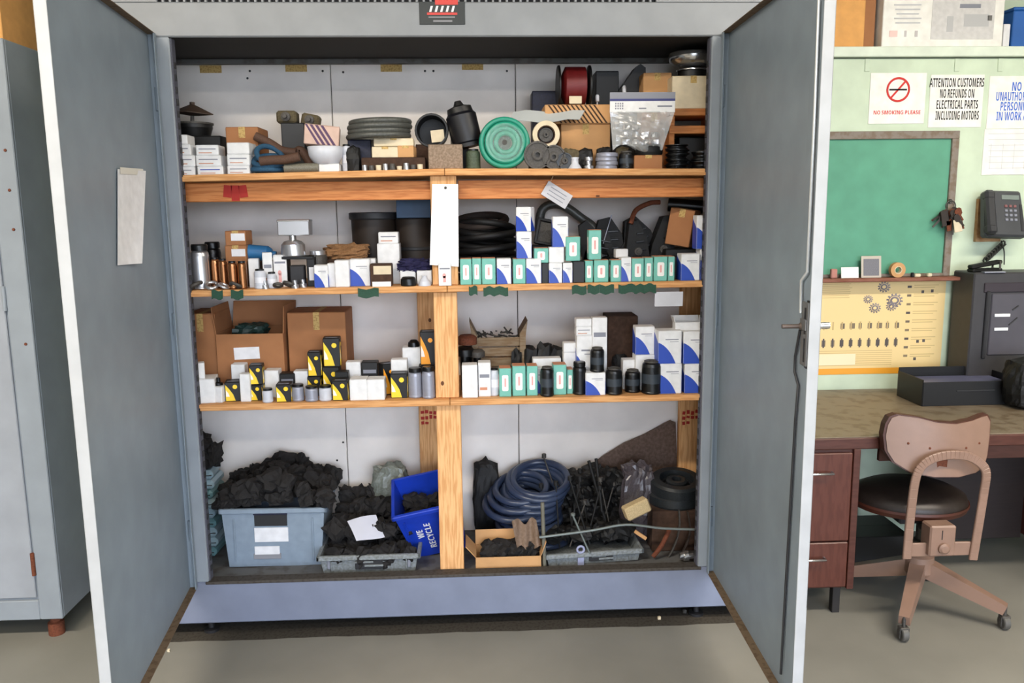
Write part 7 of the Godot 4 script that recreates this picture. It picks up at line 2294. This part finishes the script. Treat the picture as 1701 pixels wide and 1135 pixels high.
func build_chair():
	var t := thing("office_chair", "old tan steel swivel chair with a dark seat, pushed to the desk", "chair", Vector3(1.90, 0, -0.05))
	var tan := mat("chair_tan", Color(0.55, 0.435, 0.37), 0.4, 0.0, "mottle", Vector3(3, 3, 3))
	var brown := mat("chair_brown", Color(0.30, 0.15, 0.10), 0.5, 0.0, "mottle")
	var s: SurfaceTool
	var hub := Vector3(1.90, 0.20, -0.05)
	var feet := [Vector3(1.714, 0, 0.20), Vector3(2.152, 0, 0.139), Vector3(1.645, 0, -0.24), Vector3(2.09, 0, -0.30)]
	for k in 4:
		var f: Vector3 = feet[k]
		var a := hub + Vector3(0, -0.005, 0)
		var b := f + Vector3(0, 0.082, 0)
		var d := (b - a)
		var u := d.normalized()
		var w := u.cross(Vector3.UP).normalized()
		var v := w.cross(u)
		s = st()
		# tapering hollow arm
		var n0 := 0.030
		var n1 := 0.019
		var q := []
		for e in [[a, n0, 0.036], [b, n1, 0.020]]:
			q.append([e[0] + w * e[1] + v * e[2], e[0] - w * e[1] + v * e[2], e[0] - w * e[1] * 1.1 - v * e[2], e[0] + w * e[1] * 1.1 - v * e[2]])
		var m := (a + b) * 0.5
		for i in 4:
			var j := (i + 1) % 4
			out_quad(s, q[0][i], q[0][j], q[1][j], q[1][i], m)
		out_quad(s, q[1][0], q[1][1], q[1][2], q[1][3], m)
		out_quad(s, q[0][0], q[0][1], q[0][2], q[0][3], m)
		var leg := wobj("leg", s, tan, t)
		# caster
		s = st()
		lathe(s, [[0, 0.052], [0.007, 0.052], [0.007, 0.10], [0, 0.10]], 8, Transform3D(Basis(), f))
		box(s, f + Vector3(0, 0.052, 0), Vector3(0.036, 0.012, 0.03), 0.003)
		box(s, f + Vector3(0.017, 0.034, 0), Vector3(0.004, 0.04, 0.02), 0.001)
		box(s, f + Vector3(-0.017, 0.034, 0), Vector3(0.004, 0.04, 0.02), 0.001)
		var cf := wobj("caster_fork", s, M("cast_grey"), leg)
		s = st()
		lathe(s, [[0, -0.013], [0.024, -0.013], [0.028, -0.010], [0.028, 0.010], [0.024, 0.013], [0, 0.013]], 20, Transform3D(Basis(Vector3.BACK, PI / 2), f + Vector3(0, 0.028, 0.0)))
		wobj("caster_wheel", s, mat("wheel_grey", Color(0.34, 0.33, 0.31), 0.5), leg)
	s = st()
	lathe(s, [[0, 0.155], [0.05, 0.155], [0.058, 0.17], [0.055, 0.235], [0.036, 0.245], [0.0, 0.245]], 24, Transform3D(Basis(), Vector3(hub.x, 0, hub.z)))
	wobj("hub", s, tan, t)
	s = st()
	lathe(s, [[0.024, 0.24], [0.024, 0.28], [0.034, 0.284], [0.034, 0.30], [0.02, 0.305], [0.02, 0.40], [0, 0.40]], 20, Transform3D(Basis(), Vector3(hub.x, 0, hub.z)))
	wobj("column", s, M("cast_grey"), t)
	# seat
	s = st()
	group_no += 1
	var sc := Vector3(1.885, 0.415, -0.14)
	var prof := [[0, 0.0], [0.19, 0.0], [0.215, 0.014], [0.225, 0.035], [0.215, 0.062], [0.17, 0.085], [0.08, 0.094], [0, 0.095]]
	lathe(s, prof, 36, Transform3D(Basis().scaled(Vector3(1.02, 1, 0.92)), sc), true)
	wobj("seat", s, mat("seat_dark", Color(0.20, 0.165, 0.15), 0.45, 0.0, "dust", Vector3(4, 4, 4)), t)
	s = st()
	lathe(s, [[0.205, 0.002], [0.222, 0.008], [0.230, 0.026], [0.228, 0.036], [0.214, 0.030], [0.205, 0.002]], 36, Transform3D(Basis().scaled(Vector3(1.02, 1, 0.92)), sc))
	wobj("seat_band", s, brown, t)
	s = st()
	box(s, sc + Vector3(0, -0.014, 0.02), Vector3(0.20, 0.036, 0.22), 0.006)
	wobj("seat_plate", s, M("charcoal"), t)
	# back frame: an inverted U of flat bar, plate and spring mechanism
	var z := 0.13
	var line := []
	for q in [[1506, 928], [1512, 860], [1520, 800], [1530, 776], [1550, 762], [1578, 756], [1606, 758], [1626, 768], [1638, 785], [1634, 820], [1626, 870], [1616, 930]]:
		line.append(px(q[0], q[1], z + (0.0 if q[1] > 800 else 0.012)))
	var cl := curve(line, 4)
	s = st()
	for i in cl.size() - 1:
		var a: Vector3 = cl[i]
		var b: Vector3 = cl[i + 1]
		var u := (b - a).normalized()
		var n := u.cross(Vector3.BACK).normalized()
		box(s, (a + b) * 0.5, Vector3((b - a).length() + 0.004, 0.034, 0.012), 0.003, Basis(u, -n, Vector3.BACK) if n.y < 0 else Basis(u, n, u.cross(n)))
	wobj("back_frame", s, tan, t)
	s = st()
	var f0 := px(1502, 927, z)
	var f1 := px(1620, 901, z)
	span(s, Vector3(f0.x, f0.y, z - 0.016), Vector3(f1.x, f1.y, z - 0.004), 0.003)
	wobj("cross_plate", s, tan, t)
	s = st()
	var m0 := px(1543, 926, z + 0.02)
	var m1 := px(1590, 874, z + 0.02)
	span(s, Vector3(m0.x, m0.y, z - 0.05), Vector3(m1.x, m1.y, z + 0.02), 0.006)
	wobj("spring_housing", s, tan, t)
	s = st()
	lathe(s, [[0, 0], [0.022, 0], [0.022, 0.010], [0.014, 0.016], [0, 0.018]], 16, Transform3D(face_on(), px(1567, 911, z + 0.02)))
	wobj("tension_knob", s, tan, t)
	s = st()
	span(s, px(1564, 897, z + 0.0195), px(1567, 882, z + 0.022), 0.0005)
	wobj("slot", s, M("ink"), t)
	s = st()
	tube(s, [Vector3(hub.x, 0.37, hub.z), Vector3((m0.x + m1.x) / 2, (m0.y + m1.y) / 2, z - 0.03)], 0.022, 10)
	wobj("tilt_arm", s, M("cast_grey"), t)
	# back rest: bent tan shell with a brown padded front
	var zb := 0.11
	var outline := [[1486, 712], [1492, 700], [1502, 695], [1530, 697], [1560, 704], [1590, 706], [1620, 702], [1640, 697], [1652, 696], [1658, 706], [1655, 730], [1648, 760], [1640, 778], [1622, 786], [1590, 791], [1550, 791], [1515, 786], [1492, 772], [1483, 755], [1482, 730]]
	var poly := []
	var cx := px(1570, 745, zb)
	for q in outline:
		var p := px(q[0], q[1], zb)
		poly.append(Vector2(p.x - cx.x, p.y - cx.y))
	for lay in [[0.0, 1.0, tan, "back_shell", 0.004], [-0.035, 1.035, brown, "back_pad", 0.034]]:
		s = st()
		var outer := []
		for p in poly:
			outer.append(p * lay[1])
		# rings towards the middle, bent backwards at the sides
		var bend := func(p: Vector2, dz: float) -> Vector3:
			return Vector3(cx.x + p.x, cx.y + p.y, zb + dz - 1.1 * p.x * p.x - 0.10 * p.y)
		group_no += 1
		s.set_smooth_group(group_no)
		var R := [1.0, 0.75, 0.5, 0.25, 0.0]
		for side in 2:
			var dz: float = lay[0] + (lay[4] if side == 0 else 0.0)
			for i in 4:
				for j in outer.size():
					var l := (j + 1) % outer.size()
					var v0 = bend.call(outer[j] * R[i], dz)
					var v1 = bend.call(outer[l] * R[i], dz)
					var v2 = bend.call(outer[l] * R[i + 1], dz)
					var v3 = bend.call(outer[j] * R[i + 1], dz)
					var from := Vector3(cx.x, cx.y, zb + dz + (-5.0 if side == 0 else 5.0))
					if i < 3:
						out_quad(s, v0, v1, v2, v3, from)
					else:
						out_tri(s, v0, v1, v2, from)
		s.set_smooth_group(-1)
		for j in outer.size():
			var l := (j + 1) % outer.size()
			out_quad(s, bend.call(outer[j], lay[0]), bend.call(outer[l], lay[0]), bend.call(outer[l], lay[0] + lay[4]), bend.call(outer[j], lay[0] + lay[4]), cx)
		wobj(lay[3], s, lay[2], t)
	for q in [[1513, 739], [1632, 739], [1545, 745], [1606, 745]]:
		s = st()
		var p := px(q[0], q[1], zb)
		lathe(s, [[0.005, 0], [0.004, 0.003], [0, 0.004]], 8, Transform3D(face_on(), Vector3(p.x, p.y, zb + 0.003 - 1.1 * (p.x - cx.x) * (p.x - cx.x) - 0.10 * (p.y - cx.y))))
		wobj("bolt", s, M("rust"), t)
	s = st()
	var bp := px(1563, 770, zb)
	box(s, Vector3(bp.x, bp.y, zb + 0.006), Vector3(0.042, 0.032, 0.008), 0.002)
	wobj("back_bracket", s, M("rust"), t)
